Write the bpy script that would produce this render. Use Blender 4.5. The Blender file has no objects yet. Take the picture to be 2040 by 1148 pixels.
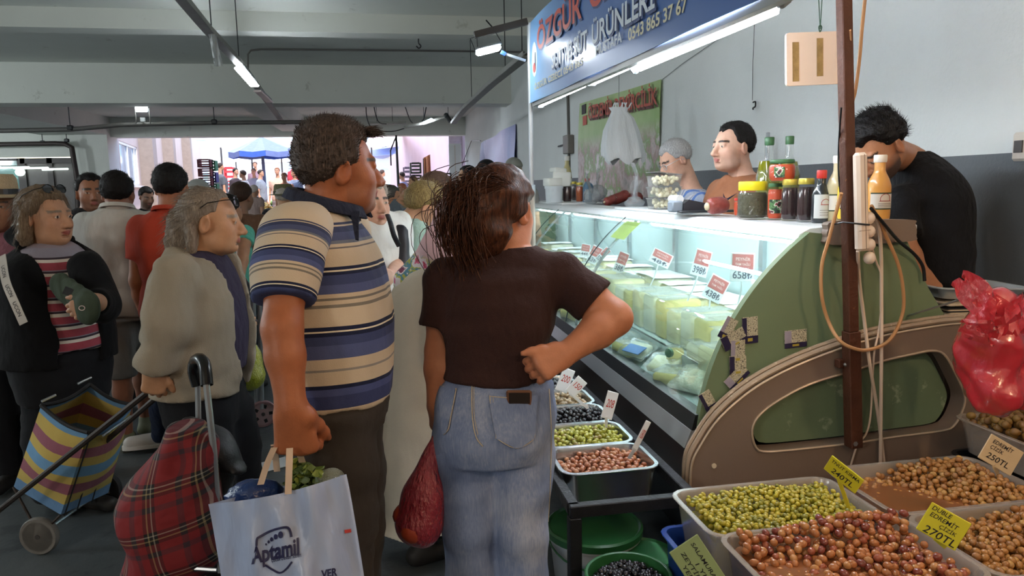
import bpy, math, random
import numpy as np
from mathutils import Matrix, Vector
random.seed(7); RNG = np.random.RandomState(7)
S = bpy.context.scene
COL = S.collection
PI = math.pi

# ---------------------------------------------------------------- camera
FPX, CX, CY, CAMH = 1450.0, 1020.0, 574.0, 1.45      # 2040 x 1148 frame
def nrm(v):
    v = np.asarray(v, float); return v / max(np.linalg.norm(v), 1e-12)
_v = nrm((755 - CX, 377 - CY, FPX))                   # hall axis (+Y) in camera axes
_u = np.array((-0.0435, -1, 0.)); _u = nrm(_u - _v * (_u @ _v))
_r = np.cross(_v, _u)
if _r[0] < 0: _r = -_r
CAM = np.stack([_r, _v, _u])
CPOS = np.array((0, 0, CAMH))
camd = bpy.data.cameras.new('camera'); cam = bpy.data.objects.new('camera', camd); COL.objects.link(cam)
mw = Matrix.Identity(4)
for i in range(3):
    mw[i][0] = CAM[i, 0]; mw[i][1] = -CAM[i, 1]; mw[i][2] = -CAM[i, 2]; mw[i][3] = CPOS[i]
cam.matrix_world = mw
camd.sensor_width = 36; camd.lens = FPX / 2040 * 36; camd.clip_start = .05; camd.clip_end = 300
S.camera = cam
def _ray(px, py): return CAM @ np.array((px - CX, py - CY, FPX))
def atY(px, py, Y): d = _ray(px, py); return CPOS + d * (Y / d[1])
def atZ(px, py, z): d = _ray(px, py); return CPOS + d * ((z - CAMH) / d[2])
def atX(px, py, X): d = _ray(px, py); return CPOS + d * (X / d[0])
def atD(px, py, D): return CPOS + _ray(px, py) * (D / FPX)

# ---------------------------------------------------------------- world, sun, lamps out of frame, exposure
S.view_settings.view_transform = 'Standard'; S.view_settings.look = 'None'
S.view_settings.gamma = 1; S.view_settings.use_curve_mapping = False
S.view_settings.exposure = 0.0
W = bpy.data.worlds.new('sky'); S.world = W; W.use_nodes = True
nt = W.node_tree; nt.nodes.clear()
wo = nt.nodes.new('ShaderNodeOutputWorld'); bg = nt.nodes.new('ShaderNodeBackground'); sk = nt.nodes.new('ShaderNodeTexSky')
sk.sky_type = 'NISHITA'; sk.sun_disc = False; sk.sun_elevation = math.radians(52); sk.sun_rotation = math.radians(-40)
sk.air_density = 1.0; sk.dust_density = 2.0
nt.links.new(sk.outputs[0], bg.inputs[0]); nt.links.new(bg.outputs[0], wo.inputs[0]); bg.inputs[1].default_value = 1.0
def lamp(name, kind, loc, energy, col, size=.2, rot=(0, 0, 0), size_y=None):
    l = bpy.data.lights.new(name, kind); l.energy = energy; l.color = col
    if kind == 'AREA':
        l.size = size
        if size_y: l.shape = 'RECTANGLE'; l.size_y = size_y
    elif kind == 'SUN': l.angle = math.radians(1)
    else: l.shadow_soft_size = size
    o = bpy.data.objects.new(name, l); COL.objects.link(o); o.location = loc; o.rotation_euler = rot
    return o
lamp('sun', 'SUN', (0, 40, 20), 6.0, (1, .95, .88), rot=(math.radians(36), math.radians(18), 0))
COOL = (.86, .95, 1.0); WARM = (1.0, .66, .38); NEUT = (1.0, .93, .85)
# fill lights added behind and beside the photographer to brighten hall and ceiling, and the olive stall's bulbs to the right
lamp('hall_fill', 'POINT', (-4.0, -2.5, 2.7), 210, NEUT, .35)
lamp('hall_fill', 'POINT', (-7.5, 3.5, 2.8), 300, COOL, .35)
lamp('hall_fill', 'POINT', (-11.5, 10.0, 2.8), 520, COOL, .35)
lamp('hall_fill', 'POINT', (-13.0, 17.0, 2.8), 420, COOL, .35)
lamp('stall_bulb', 'POINT', (2.15, .35, 2.15), 40, WARM, .05)
lamp('stall_bulb', 'POINT', (.55, -.75, 2.3), 40, WARM, .06)
# ---------------------------------------------------------------- materials
def lin(c):
    if isinstance(c, str):
        c = c.lstrip('#'); c = tuple(int(c[i:i + 2], 16) for i in (0, 2, 4))
    o = []
    for x in c:
        x = x / 255.; o.append(x / 12.92 if x <= .04045 else ((x + .055) / 1.055) ** 2.4)
    return tuple(o)
class NT:
    """small helper round a node tree"""
    def __init__(s, name):
        s.m = bpy.data.materials.new(name); s.m.use_nodes = True; s.t = s.m.node_tree; s.t.nodes.clear()
        s.out = s.n('OutputMaterial')
    def n(s, kind, **kw):
        x = s.t.nodes.new('ShaderNode' + kind)
        for k, v in kw.items(): setattr(x, k, v)
        return x
    def l(s, a, b): s.t.links.new(a, b)
    def set(s, node, **kw):
        for k, v in kw.items():
            k = k.replace('_', ' ')
            node.inputs[k].default_value = v
    def mix(s, fac, a, b, blend='MIX'):
        m = s.n('Mix', data_type='RGBA', blend_type=blend)
        for sock, v in ((m.inputs[0], fac), (m.inputs[6], a), (m.inputs[7], b)):
            if hasattr(v, 'links'): s.l(v, sock)
            elif isinstance(v, (int, float)): sock.default_value = v
            else: sock.default_value = (*v[:3], 1)
        return m.outputs[2]
    def ramp(s, fac, stops, interp='LINEAR'):
        r = s.n('ValToRGB'); r.color_ramp.interpolation = interp
        e = r.color_ramp.elements
        while len(e) > 1: e.remove(e[-1])
        for i, (p, c) in enumerate(stops):
            x = e[0] if i == 0 else e.new(p)
            x.position = p; x.color = (*c, 1) if len(c) == 3 else c
        s.l(fac, r.inputs[0]); return r.outputs[0]
    def noise(s, scale, detail=3, vec=None, rough=.55):
        x = s.n('TexNoise'); s.set(x, Scale=scale, Detail=detail, Roughness=rough)
        if vec is not None: s.l(vec, x.inputs['Vector'])
        return x
    def math(s, op, a, b=0.):
        m = s.n('Math', operation=op)
        for i, v in enumerate((a, b)):
            if hasattr(v, 'links'): s.l(v, m.inputs[i])
            else: m.inputs[i].default_value = v
        return m.outputs[0]
_MC = {}
def mat(name, col=None, rough=.6, metal=0., bump=None, vary=.12, vscale=6., alpha=1., trans=0., emit=None, attr=None, spec=.5,
        coat=0., sheen=0., ior=1.45, stretch=None, scratch=None, vcol=None):
    if name in _MC: return _MC[name]
    k = NT(name); b = k.n('BsdfPrincipled'); k.l(b.outputs[0], k.out.inputs[0])
    tc = k.n('TexCoord'); vec = tc.outputs['Object']
    if stretch:
        mp = k.n('Mapping'); mp.inputs['Scale'].default_value = stretch; k.l(vec, mp.inputs[0]); vec = mp.outputs[0]
    if attr:
        a = k.n('Attribute', attribute_name=attr); base = a.outputs['Color']
    else: base = lin(col)
    if vary:
        nz = k.noise(vscale, 5, vec, .6)
        f = k.math('MULTIPLY_ADD', nz.outputs[0], 1.); f.node.inputs[2].default_value = -.5
        f2 = k.math('MULTIPLY_ADD', f, vary * 4); f2.node.inputs[2].default_value = 1.
        cmb = k.n('CombineColor'); [k.l(f2, cmb.inputs[i]) for i in range(3)]
        base = k.mix(1., base, cmb.outputs[0], 'MULTIPLY')
    if scratch:
        sc, c2, th = scratch
        nz2 = k.noise(sc, 6, vec, .7)
        base = k.mix(k.ramp(nz2.outputs[0], [(th, (0, 0, 0)), (th + .06, (1, 1, 1))]), base, lin(c2))
    if hasattr(base, 'links'): k.l(base, b.inputs['Base Color'])
    else: b.inputs['Base Color'].default_value = (*base, 1)
    k.set(b, Roughness=rough, Metallic=metal, IOR=ior)
    b.inputs['Specular IOR Level'].default_value = spec
    b.inputs['Transmission Weight'].default_value = trans
    b.inputs['Coat Weight'].default_value = coat
    b.inputs['Sheen Weight'].default_value = sheen
    b.inputs['Alpha'].default_value = alpha
    if emit:
        b.inputs['Emission Color'].default_value = (*lin(emit[0]), 1); b.inputs['Emission Strength'].default_value = emit[1]
    if bump:
        nb = k.noise(bump[0], 4, vec, .6); bp = k.n('Bump'); k.set(bp, Strength=bump[1], Distance=bump[2] if len(bump) > 2 else .01)
        k.l(nb.outputs[0], bp.inputs['Height']); k.l(bp.outputs[0], b.inputs['Normal'])
    _MC[name] = k.m; return k.m
def film(name, col, opac=.3, rough=.15, edge=.5, bump=None, gloss=1.0):
    """thin see-through sheet: transparent + glossy by fresnel + tint"""
    if name in _MC: return _MC[name]
    k = NT(name); tr = k.n('BsdfTransparent'); gl = k.n('BsdfGlossy'); df = k.n('BsdfPrincipled')
    k.set(df, Roughness=.35); df.inputs['Base Color'].default_value = (*lin(col), 1)
    c = lin(col); tr.inputs[0].default_value = (*[min(1, .25 + .75 * x ** .4) if opac > .02 else 1 for x in c], 1)
    gl.inputs['Roughness'].default_value = rough
    lw = k.n('LayerWeight'); lw.inputs[0].default_value = .5
    fr = k.math('MULTIPLY_ADD', k.math('POWER', lw.outputs['Facing'], 4.0), .92); fr.node.inputs[2].default_value = .02 + edge * .1
    m1 = k.n('MixShader'); m1.inputs[0].default_value = opac; k.l(tr.outputs[0], m1.inputs[1]); k.l(df.outputs[0], m1.inputs[2])
    m2 = k.n('MixShader'); k.l(k.math('MULTIPLY', fr, gloss), m2.inputs[0]); k.l(m1.outputs[0], m2.inputs[1]); k.l(gl.outputs[0], m2.inputs[2])
    if bump:
        nb = k.noise(bump[0], 4); bp = k.n('Bump'); k.set(bp, Strength=bump[1], Distance=.01); k.l(nb.outputs[0], bp.inputs['Height'])
        for x in (gl, df): k.l(bp.outputs[0], x.inputs['Normal'])
        k.l(bp.outputs[0], lw.inputs['Normal'])
    k.l(m2.outputs[0], k.out.inputs[0]); _MC[name] = k.m; return k.m
def glow(name, col, st):
    if name in _MC: return _MC[name]
    k = NT(name); e = k.n('Emission'); e.inputs[0].default_value = (*lin(col), 1); e.inputs[1].default_value = st
    k.l(e.outputs[0], k.out.inputs[0]); _MC[name] = k.m; return k.m

# ---------------------------------------------------------------- mesh builder
def rotz(a): c, s = math.cos(a), math.sin(a); return np.array(((c, -s, 0), (s, c, 0), (0, 0, 1.)))
def rotx(a): c, s = math.cos(a), math.sin(a); return np.array(((1, 0, 0), (0, c, -s), (0, s, c)))
def roty(a): c, s = math.cos(a), math.sin(a); return np.array(((c, 0, s), (0, 1, 0), (-s, 0, c)))
def frame(d, up=(0, 0, 1)):
    """columns x, y, z with z along d"""
    z = nrm(d); up = np.asarray(up, float)
    if abs(z @ nrm(up)) > .98: up = np.array((1., 0, 0)) if abs(z[0]) < .9 else np.array((0, 1., 0))
    x = nrm(np.cross(up, z)); y = np.cross(z, x); return np.stack([x, y, z], 1)
def spline(pts, n=8, closed=False):
    P = np.asarray(pts, float); m = len(P); out = []
    idx = range(m if closed else m - 1)
    for i in idx:
        p0, p1, p2, p3 = (P[(i - 1) % m], P[i], P[(i + 1) % m], P[(i + 2) % m]) if closed else (P[max(i - 1, 0)], P[i], P[i + 1], P[min(i + 2, m - 1)])
        for t in np.arange(n) / n:
            out.append(.5 * (2 * p1 + (p2 - p0) * t + (2 * p0 - 5 * p1 + 4 * p2 - p3) * t * t + (3 * p1 - p0 - 3 * p2 + p3) * t ** 3))
    if not closed: out.append(P[-1])
    return np.array(out)
I3 = np.eye(3)
class MB:
    def __init__(s): s.v = []; s.f = []; s.c = 0; s.mi = []; s.cur = 0
    def add(s, V, Fs):
        V = np.asarray(V, float).reshape(-1, 3); s.v.append(V)
        for f in Fs: s.f.append(tuple(int(i) + s.c for i in f)); s.mi.append(s.cur)
        s.c += len(V); return s
    def box(s, c, size, R=I3, ch=0.):
        c = np.asarray(c, float); h = np.asarray(size, float) / 2
        if ch <= 0:
            V = np.array([(x, y, z) for x in (-1, 1) for y in (-1, 1) for z in (-1, 1)]) * h
            F = [(0, 1, 3, 2), (4, 6, 7, 5), (0, 4, 5, 1), (2, 3, 7, 6), (0, 2, 6, 4), (1, 5, 7, 3)]
            return s.add(V @ np.asarray(R).T + c, F)
        ch = min(ch, h.min() * .95); V = []; ix = {}
        for x in (-1, 1):
            for y in (-1, 1):
                for z in (-1, 1):
                    for a in range(3):
                        q = np.array((x, y, z)) * (h - ch); q[a] += (x, y, z)[a] * ch; ix[(x, y, z, a)] = len(V); V.append(q)
        F = []
        for a in range(3):
            b, d = [(1, 2), (2, 0), (0, 1)][a]
            for sg in (-1, 1):
                r = []
                for (p, q) in ((-1, -1), (1, -1), (1, 1), (-1, 1)):
                    k = [0, 0, 0]; k[a] = sg; k[b] = p; k[d] = q; r.append(ix[(*k, a)])
                F.append(r if sg > 0 else r[::-1])
            for p in (-1, 1):
                for q in (-1, 1):
                    k0 = [0, 0, 0]; k0[b] = p; k0[d] = q; k1 = list(k0); k0[a] = -1; k1[a] = 1
                    r = [ix[(*k0, b)], ix[(*k1, b)], ix[(*k1, d)], ix[(*k0, d)]]
                    F.append(r if p * q < 0 else r[::-1])
        for x in (-1, 1):
            for y in (-1, 1):
                for z in (-1, 1):
                    r = [ix[(x, y, z, 0)], ix[(x, y, z, 1)], ix[(x, y, z, 2)]]
                    F.append(r if x * y * z > 0 else r[::-1])
        return s.add(np.array(V) @ np.asarray(R).T + c, F)
    def tube(s, path, r, n=8, closed=False, caps=True, flat=1.):
        P = np.asarray(path, float); m = len(P)
        r = np.broadcast_to(np.asarray(r, float), (m,))
        T = np.gradient(P, axis=0) if not closed else np.roll(P, -1, 0) - np.roll(P, 1, 0)
        fr = frame(T[0]); x = fr[:, 0]; V = []
        a = np.arange(n) / n * 2 * PI
        for i in range(m):
            t = nrm(T[i]) if np.linalg.norm(T[i]) > 1e-12 else nrm(T[i - 1])
            x = x - t * (x @ t); x = nrm(x); y = np.cross(t, x)
            V.append(P[i] + r[i] * (np.outer(np.cos(a), x) + flat * np.outer(np.sin(a), y)))
        V = np.concatenate(V); F = []
        for i in range(m if closed else m - 1):
            j = (i + 1) % m
            for q in range(n):
                w = (q + 1) % n; F.append((i * n + q, i * n + w, j * n + w, j * n + q))
        if caps and not closed: F += [tuple(range(n))[::-1], tuple((m - 1) * n + q for q in range(n))]
        return s.add(V, F)
    def cyl(s, a, b, ra, rb=None, n=12, caps=True): return s.tube([a, b], [ra, ra if rb is None else rb], n, caps=caps)
    def lathe(s, prof, o=(0, 0, 0), R=I3, n=20, sx=1., sy=1., sq=2.):
        a = np.arange(n) / n * 2 * PI; V = []; F = []; m = len(prof)
        cs, sn = np.cos(a), np.sin(a)
        if sq != 2: cs = np.sign(cs) * abs(cs) ** (2 / sq); sn = np.sign(sn) * abs(sn) ** (2 / sq)
        for (r, z) in prof: V.append(np.stack([sx * r * cs, sy * r * sn, np.full(n, z)], 1))
        for i in range(m - 1):
            for q in range(n):
                w = (q + 1) % n; F.append((i * n + q, i * n + w, (i + 1) * n + w, (i + 1) * n + q))
        if prof[0][0] > 1e-6: F.append(tuple(range(n))[::-1])
        if prof[-1][0] > 1e-6: F.append(tuple((m - 1) * n + q for q in range(n)))
        return s.add(np.concatenate(V) @ np.asarray(R).T + np.asarray(o), F)
    def ball(s, c, r, R=I3, nu=12, nv=8):
        r = np.broadcast_to(np.asarray(r, float), (3,))
        a = np.arange(nu) / nu * 2 * PI; V = [(0, 0, -1)]; F = []
        for j in range(1, nv):
            t = -PI / 2 + PI * j / nv
            V += [(math.cos(t) * math.cos(q), math.cos(t) * math.sin(q), math.sin(t)) for q in a]
        V.append((0, 0, 1)); L = len(V) - 1
        for q in range(nu):
            w = (q + 1) % nu; F.append((0, 1 + w, 1 + q)); F.append((L, L - nu + q, L - nu + w))
            for j in range(nv - 2): F.append((1 + j * nu + q, 1 + j * nu + w, 1 + (j + 1) * nu + w, 1 + (j + 1) * nu + q))
        return s.add(np.array(V) * r @ np.asarray(R).T + np.asarray(c), F)
    def prism(s, poly, h, o=(0, 0, 0), R=I3, h0=0.):
        """2d polygon (x, y) from z=h0 to z=h in frame R, o"""
        P = np.asarray(poly, float); n = len(P)
        V = np.concatenate([np.c_[P, np.full(n, h0)], np.c_[P, np.full(n, h)]])
        F = [tuple(range(n))[::-1], tuple(range(n, 2 * n))] + [(i, (i + 1) % n, n + (i + 1) % n, n + i) for i in range(n)]
        return s.add(V @ np.asarray(R).T + np.asarray(o), F)
    def ring(s, outer, inner, h, o=(0, 0, 0), R=I3):
        """band between two outlines of equal point count, thickness h"""
        A = np.asarray(outer, float); B = np.asarray(inner, float); n = len(A)
        V = np.concatenate([np.c_[A, np.zeros(n)], np.c_[B, np.zeros(n)], np.c_[A, np.full(n, h)], np.c_[B, np.full(n, h)]]); F = []
        for i in range(n):
            j = (i + 1) % n
            F += [(2 * n + i, 2 * n + j, 3 * n + j, 3 * n + i), (i, n + i, n + j, j), (i, j, 2 * n + j, 2 * n + i), (n + i, 3 * n + i, 3 * n + j, n + j)]
        return s.add(V @ np.asarray(R).T + np.asarray(o), F)
    def grid(s, G, th=0., closed=False):
        """G[i][j] points; th gives thickness along the normal"""
        G = np.asarray(G, float); a, b = G.shape[:2]
        jj = b if closed else b - 1
        F = [(i * b + j, i * b + (j + 1) % b, (i + 1) * b + (j + 1) % b, (i + 1) * b + j) for i in range(a - 1) for j in range(jj)]
        if th == 0: return s.add(G.reshape(-1, 3), F)
        du = np.gradient(G, axis=0); dv = np.gradient(G, axis=1); N = np.cross(dv, du); N /= np.linalg.norm(N, axis=2, keepdims=True) + 1e-12
        V = np.concatenate([G.reshape(-1, 3), (G - N * th).reshape(-1, 3)]); m = a * b
        F = F + [tuple(m + q for q in f[::-1]) for f in F]
        e = [i * b for i in range(a)]; 
        if not closed:
            for i in range(a - 1):
                F.append((i * b, (i + 1) * b, m + (i + 1) * b, m + i * b)); F.append((i * b + b - 1, m + i * b + b - 1, m + (i + 1) * b + b - 1, (i + 1) * b + b - 1))
        for j in range(jj):
            k = (j + 1) % b
            F.append((j, m + j, m + k, k)); q = (a - 1) * b; F.append((q + j, q + k, m + q + k, m + q + j))
        return s.add(V, F)
    def verts(s): return np.concatenate(s.v) if s.v else np.zeros((0, 3))
    def build(s, name, m, parent=None, smooth=40, origin=None):
        V = s.verts(); me = bpy.data.meshes.new(name)
        if parent is None:
            o0 = np.array(((V[:, 0].min() + V[:, 0].max()) / 2, (V[:, 1].min() + V[:, 1].max()) / 2, V[:, 2].min())) if origin is None else np.asarray(origin, float)
        else: o0 = np.zeros(3)
        me.from_pydata((V - o0).tolist(), [], s.f)
        for x in (m if isinstance(m, (list, tuple)) else [m]): me.materials.append(x)
        if isinstance(m, (list, tuple)): me.polygons.foreach_set('material_index', s.mi)
        if smooth:
            me.shade_smooth()
            if smooth < 180: me.set_sharp_from_angle(angle=math.radians(smooth))
        return link(name, me, parent, o0)
def link(name, me, parent=None, loc=(0, 0, 0)):
    ob = bpy.data.objects.new(name, me); COL.objects.link(ob); ob.location = tuple(loc)
    if parent is not None: set_parent(ob, parent)
    return ob
def root_loc(p):
    t = np.zeros(3)
    while p is not None: t = t + np.array(p.location); p = p.parent
    return t
def set_parent(ob, p):
    # every object here is only translated, so a part keeps world-space vertices by undoing its ancestors' shift
    w = np.array(ob.location); ob.parent = p; ob.location = tuple(w - root_loc(p))
def empty(name, loc):
    o = bpy.data.objects.new(name, None); COL.objects.link(o); o.location = tuple(loc); o.empty_display_size = .1; return o
def tag(o, label, cat, group=None, kind=None):
    o['label'] = label; o['category'] = cat
    if group: o['group'] = group
    if kind: o['kind'] = kind
    return o
def thing(name, label, cat, loc, group=None): return tag(empty(name, loc), label, cat, group)
def struct(o): o['kind'] = 'structure'; return o
def stuff(o): o['kind'] = 'stuff'; return o
def copy_tree(o, parent=None):
    c = o.copy(); COL.objects.link(c)
    if parent is not None: c.parent = parent
    for ch in list(o.children): copy_tree(ch, c)
    return c
def text_mesh(txt, size=1., bold=.0, ext=.0, align='CENTER', res=3, shear=0., spacing=1.):
    cu = bpy.data.curves.new('txt', 'FONT'); cu.body = txt; cu.size = size; cu.offset = bold; cu.extrude = ext; cu.resolution_u = res
    cu.align_x = align; cu.align_y = 'CENTER'; cu.shear = shear; cu.space_character = spacing
    ob = bpy.data.objects.new('txt', cu); COL.objects.link(ob)
    bpy.context.view_layer.update()
    me = bpy.data.meshes.new_from_object(ob.evaluated_get(bpy.context.evaluated_depsgraph_get()))
    V = np.array([v.co[:] for v in me.vertices]).reshape(-1, 3); F = [tuple(p.vertices) for p in me.polygons]
    bpy.data.objects.remove(ob); bpy.data.curves.remove(cu); bpy.data.meshes.remove(me)
    return V, F
def put_text(mb, txt, o, ex, ey, size, bold=0., th=.0015, align='CENTER', fit=None, shear=0.):
    """lettering lying in the plane (ex, ey) at o; fit = width to stretch to"""
    V, F = text_mesh(txt, 1., bold, 0, align, shear=shear)
    if not len(V): return
    ex = nrm(ex); ey = nrm(ey); nz = np.cross(ex, ey)
    sx = size if fit is None else fit / (V[:, 0].max() - V[:, 0].min())
    mb.add(np.asarray(o) + np.outer(V[:, 0] * sx, ex) + np.outer(V[:, 1] * size, ey) + nz * th, F)
# ================================================================ THE HALL
OPY = 23.2; WX = 2.72; CEIL = 3.84
PLASTER = mat('painted_plaster', '#d3d5cf', .85, bump=(28, .35, .01), vary=.05, vscale=1.3)
STUCCO = mat('stucco', '#dee2e1', .85, bump=(55, .6, .008), vary=.05, vscale=1.1)
DADO = mat('grey_gloss_paint', '#62676b', .5, bump=(60, .5, .006), vary=.06, vscale=2, scratch=(9, '#8b8f90', .70))
CEILM = mat('ceiling_paint', '#cfd2cb', .9, bump=(8, .2, .01), vary=.06, vscale=.6, scratch=(2.3, '#b7b9b1', .62))
CONC = mat('worn_concrete', '#4b5052', .42, bump=(14, .25, .01), vary=.14, vscale=1.6, scratch=(3.1, '#3a3f41', .56))
OUTW = mat('sunlit_render', '#b8a8a0', .85, bump=(20, .3), vary=.06, vscale=.8)
PINKW = mat('pink_render', '#ad98a2', .85, bump=(20, .3), vary=.08, vscale=.8)
def sbox(name, lo, hi, m):
    lo = np.array(lo, float); hi = np.array(hi, float)
    return struct(MB().box((lo + hi) / 2, hi - lo).build(name, m, smooth=0))
sbox('floor', (-16, -6, -.1), (3.0, OPY + .3, 0), CONC)
sbox('ground', (-40, OPY + .3, -.12), (25, 110, .008), mat('pale_paving', '#c4b5ac', .8, vary=.1, vscale=1.2))
sbox('wall_right', (WX, -6, 0), (WX + .3, OPY, 4.2), STUCCO)
sbox('baseboard_right', (WX - .006, -6, 0), (WX, 13.5, 1.555), DADO)
sbox('wall_left', (-16.3, -6, 0), (-16, OPY, 4.2), PLASTER)
sbox('wall_back', (-16, -6.3, 0), (3, -6, 4.2), PLASTER)
sbox('ceiling', (-16, -6, CEIL), (3, 15.2, CEIL + .2), CEILM)
sbox('ceiling', (-16, 15.2, 3.62), (3, OPY + .2, 3.9), CEILM)
sbox('ceiling_beam', (-16, 10.6, 3.585), (WX, 10.95, CEIL), CEILM)
sbox('ceiling_beam', (-16, 14.9, 3.12), (WX, 15.55, CEIL), CEILM)
sbox('ceiling_beam', (-16, OPY - .25, 3.07), (WX, OPY + .3, 3.62), CEILM)
sbox('ceiling_beam', (-9.2, 15.55, 3.12), (-7.5, OPY - .25, 3.62), CEILM)
sbox('ceiling_beam', (-2.75, 15.55, 3.2), (-2.1, OPY - .25, 3.62), CEILM)
sbox('ceiling_beam', (-16, 5.2, 3.585), (WX, 5.55, CEIL), CEILM)
sbox('pillar', (-8.35, OPY - .55, 0), (-7.5, OPY + .3, 3.62), PLASTER)
# shop front on the left: lintel, glazing, dark door frame
SY = 22.75
sbox('wall_front', (-16, SY, 2.52), (-8.3, SY + .2, 3.7), PLASTER)
SHOPG = mat('teal_shop_glass', '#5f8380', .08, vary=.05, vscale=.5, spec=.8)
w1 = empty('window_1', (-12.5, SY + .05, 0)); w1['kind'] = 'structure'
DARKF = mat('dark_aluminium', '#4a4645', .5, .3)
for x0, x1 in ((-15.9, -13.1), (-13.05, -9.95)):
    MB().box(((x0 + x1) / 2, SY + .08, 1.45), (x1 - x0, .02, 2.1)).build('pane', SHOPG, w1, 0)
for x in (-15.95, -13.08, -9.9): MB().box((x, SY + .06, 1.25), (.06, .06, 2.5)).build('frame_post', DARKF, w1, 0)
for z in (.38, 2.46): MB().box((-12.95, SY + .06, z), (6.1, .06, .06)).build('frame_rail', DARKF, w1, 0)
MB().box((-12.95, SY + .08, .18), (6.1, .1, .36)).build('sill_panel', PLASTER, w1, 0)
d1 = empty('door_1', (-9.7, SY + .05, 0)); d1['kind'] = 'structure'
for x in (-9.8, -9.1, -8.42): MB().box((x, SY + .06, 1.25), (.14, .09, 2.5)).build('frame_post', DARKF, d1, 0)
MB().box((-9.1, SY + .06, 2.42), (1.5, .09, .15)).build('frame_rail', DARKF, d1, 0)
for x in (-9.45, -8.77): MB().box((x, SY + .1, 1.2), (.6, .03, 2.35)).build('door_leaf', mat('grey_door', '#57514f', .4), d1, 0)
LEDW = glow('led_white', '#eaf6ff', 26)
for i, (px, py, w) in enumerate(((24, 334, .9), (62, 335, .9), (14, 355, .35), (95, 338, .3), (40, 343, .22), (117, 337, .5))):
    p = atY(px, py, SY - .04); t = thing('shop_lamp', ('white tube lamp glowing behind the shop glass at left edge', 'long white tube lamp glowing behind the shop glass', 'short white tube lamp low behind the shop glass', 'small square lamp beside the dark door frame', 'bright round lamp hanging behind the shop glass', 'white tube lamp over the dark shop door')[i], 'lamp', p, 'lamps behind the shop glass')
    if i == 4: MB().ball(p, (.13, .05, .11)).build('bulb', glow('shop_glow', '#eafff8', 5), t)
    else: MB().box(p, (w, .04, .05), ch=.015).build('tube', glow('shop_glow', '#eafff8', 5), t)
    MB().box(p + (0, .02, .05), (w * .8, .03, .02)).build('bracket', DARKF, t)

# ---------------------------------------------------------------- outside
def owx(Y): return -7.5 - .16 * (Y - OPY)
def wallseg(name, Y0, Y1, z0, z1, off0=0., off1=.25, m=OUTW, parent=None):
    a = np.array((owx(Y0), Y0)); b = np.array((owx(Y1), Y1)); n = nrm(np.array((-1., -.16)))
    q = [a + n * off0, b + n * off0, b + n * off1, a + n * off1]
    mb = MB().prism([tuple(x) for x in q], z1, h0=z0)
    return mb.build(name, m, parent, 0)
w2y0, w2y1 = 24.0, 27.6
struct(wallseg('wall_outside_left', OPY + .3, w2y0, 0, 5.2)); struct(wallseg('wall_outside_left', w2y1, 62, 0, 5.2))
struct(wallseg('wall_outside_left', w2y0, w2y1, 0, 1.72)); struct(wallseg('wall_outside_left', w2y0, w2y1, 3.05, 5.2))
for Y in (28.0, 35.2, 45): struct(wallseg('pillar', Y, Y + 1.1, 0, 5.2, -.45, 0, mat('tan_render', '#8d7f76', .85)))
w2 = empty('window_2', (owx(25.5), 25.5, 1.72)); w2['kind'] = 'structure'
WHITEF = mat('white_upvc', '#dcd8d2', .4)
for Y0, Y1 in ((24.0, 24.12), (25.6, 25.72), (27.0, 27.12), (27.48, 27.6)): wallseg('frame_post', Y0, Y1, 1.72, 3.05, .02, .12, WHITEF, w2)
for z in (1.72, 2.97): wallseg('frame_rail', 24.0, 27.6, z, z + .08, .02, .12, WHITEF, w2)
wallseg('sill', 23.9, 27.7, 1.66, 1.72, -.12, .1, WHITEF, w2)
for Y0, Y1 in ((24.12, 25.6), (25.72, 27.0), (27.12, 27.48)): wallseg('pane', Y0, Y1, 1.8, 2.97, .06, .08, mat('sky_glass', '#8ea6ba', .08, spec=.8, vary=.1, vscale=2), w2)
# right hand outside wall, angled inwards
def rwx(Y): return WX - .02 - .072 * (Y - OPY)
struct(MB().prism([(rwx(OPY + .3), OPY + .3), (rwx(50), 50), (rwx(50) + .3, 50), (rwx(OPY + .3) + .3, OPY + .3)], 6.0).build('wall_outside_right', PINKW, None, 0))
struct(MB().box((WX - .22, OPY + .6, 1.6), (.5, .5, 3.2)).build('pillar', mat('mauve_render', '#a79aa6', .85), None, 0))
# bright housing behind the open market
FACADE = mat('white_facade', '#c4c6c8', .8, vary=.04)
bd = thing('apartment_building', 'white apartment building far behind the open market', 'building', (-3, 75, 0))
MB().box((-3, 80, 7), (36, 8, 14)).build('wall', FACADE, bd, 0)
for i in range(11):
    for k in range(3):
        f = MB().box((-17 + i * 2.9, 75.98, 2.6 + 3 * k), (1.3, .1, 1.6)).build('window', mat('facade_window', '#9fc0cf', .2), bd, 0)
        if i % 3 == 0: MB().box((-17 + i * 2.9, 75.5, 1.7 + 3 * k), (2.2, 1., .12)).build('balcony', FACADE, bd, 0)
# ================================================================ THE CHEESE COUNTER
PY = 2.35; LZ = 1.285                                   # near end panel plane, ledge height
def X2(px, py, Y=PY): p = atY(px, py, Y); return (p[0], p[2])
RXZ = np.array(((1, 0, 0), (0, 0, 1.), (0, 1, 0)))      # prism frame: x->X, y->Z, z->Y
GREENP = mat('sage_green_panel', '#6f8062', .55, bump=(40, .15, .004), vary=.07, vscale=3, scratch=(34, '#9aa28c', .80))
TAUPE = mat('taupe_panel', '#7d6c60', .5, bump=(60, .2, .004), vary=.04, vscale=3)
TRIM = mat('cream_edge_trim', '#b9a590', .35, .2)
ALU = mat('brushed_aluminium', '#b8bcc0', .32, .85, vary=.06, vscale=8, stretch=(1, .05, 1))
BLACKP = mat('black_plastic', '#15171a', .35, vary=.1)
BROWNB = mat('dark_brown_band', '#332724', .35, vary=.06)
STEEL = mat('stainless_steel', '#c4c8cc', .25, .95, vary=.05, vscale=4)
WHITEP = mat('white_enamel', '#e9edef', .3, vary=.03)
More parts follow.
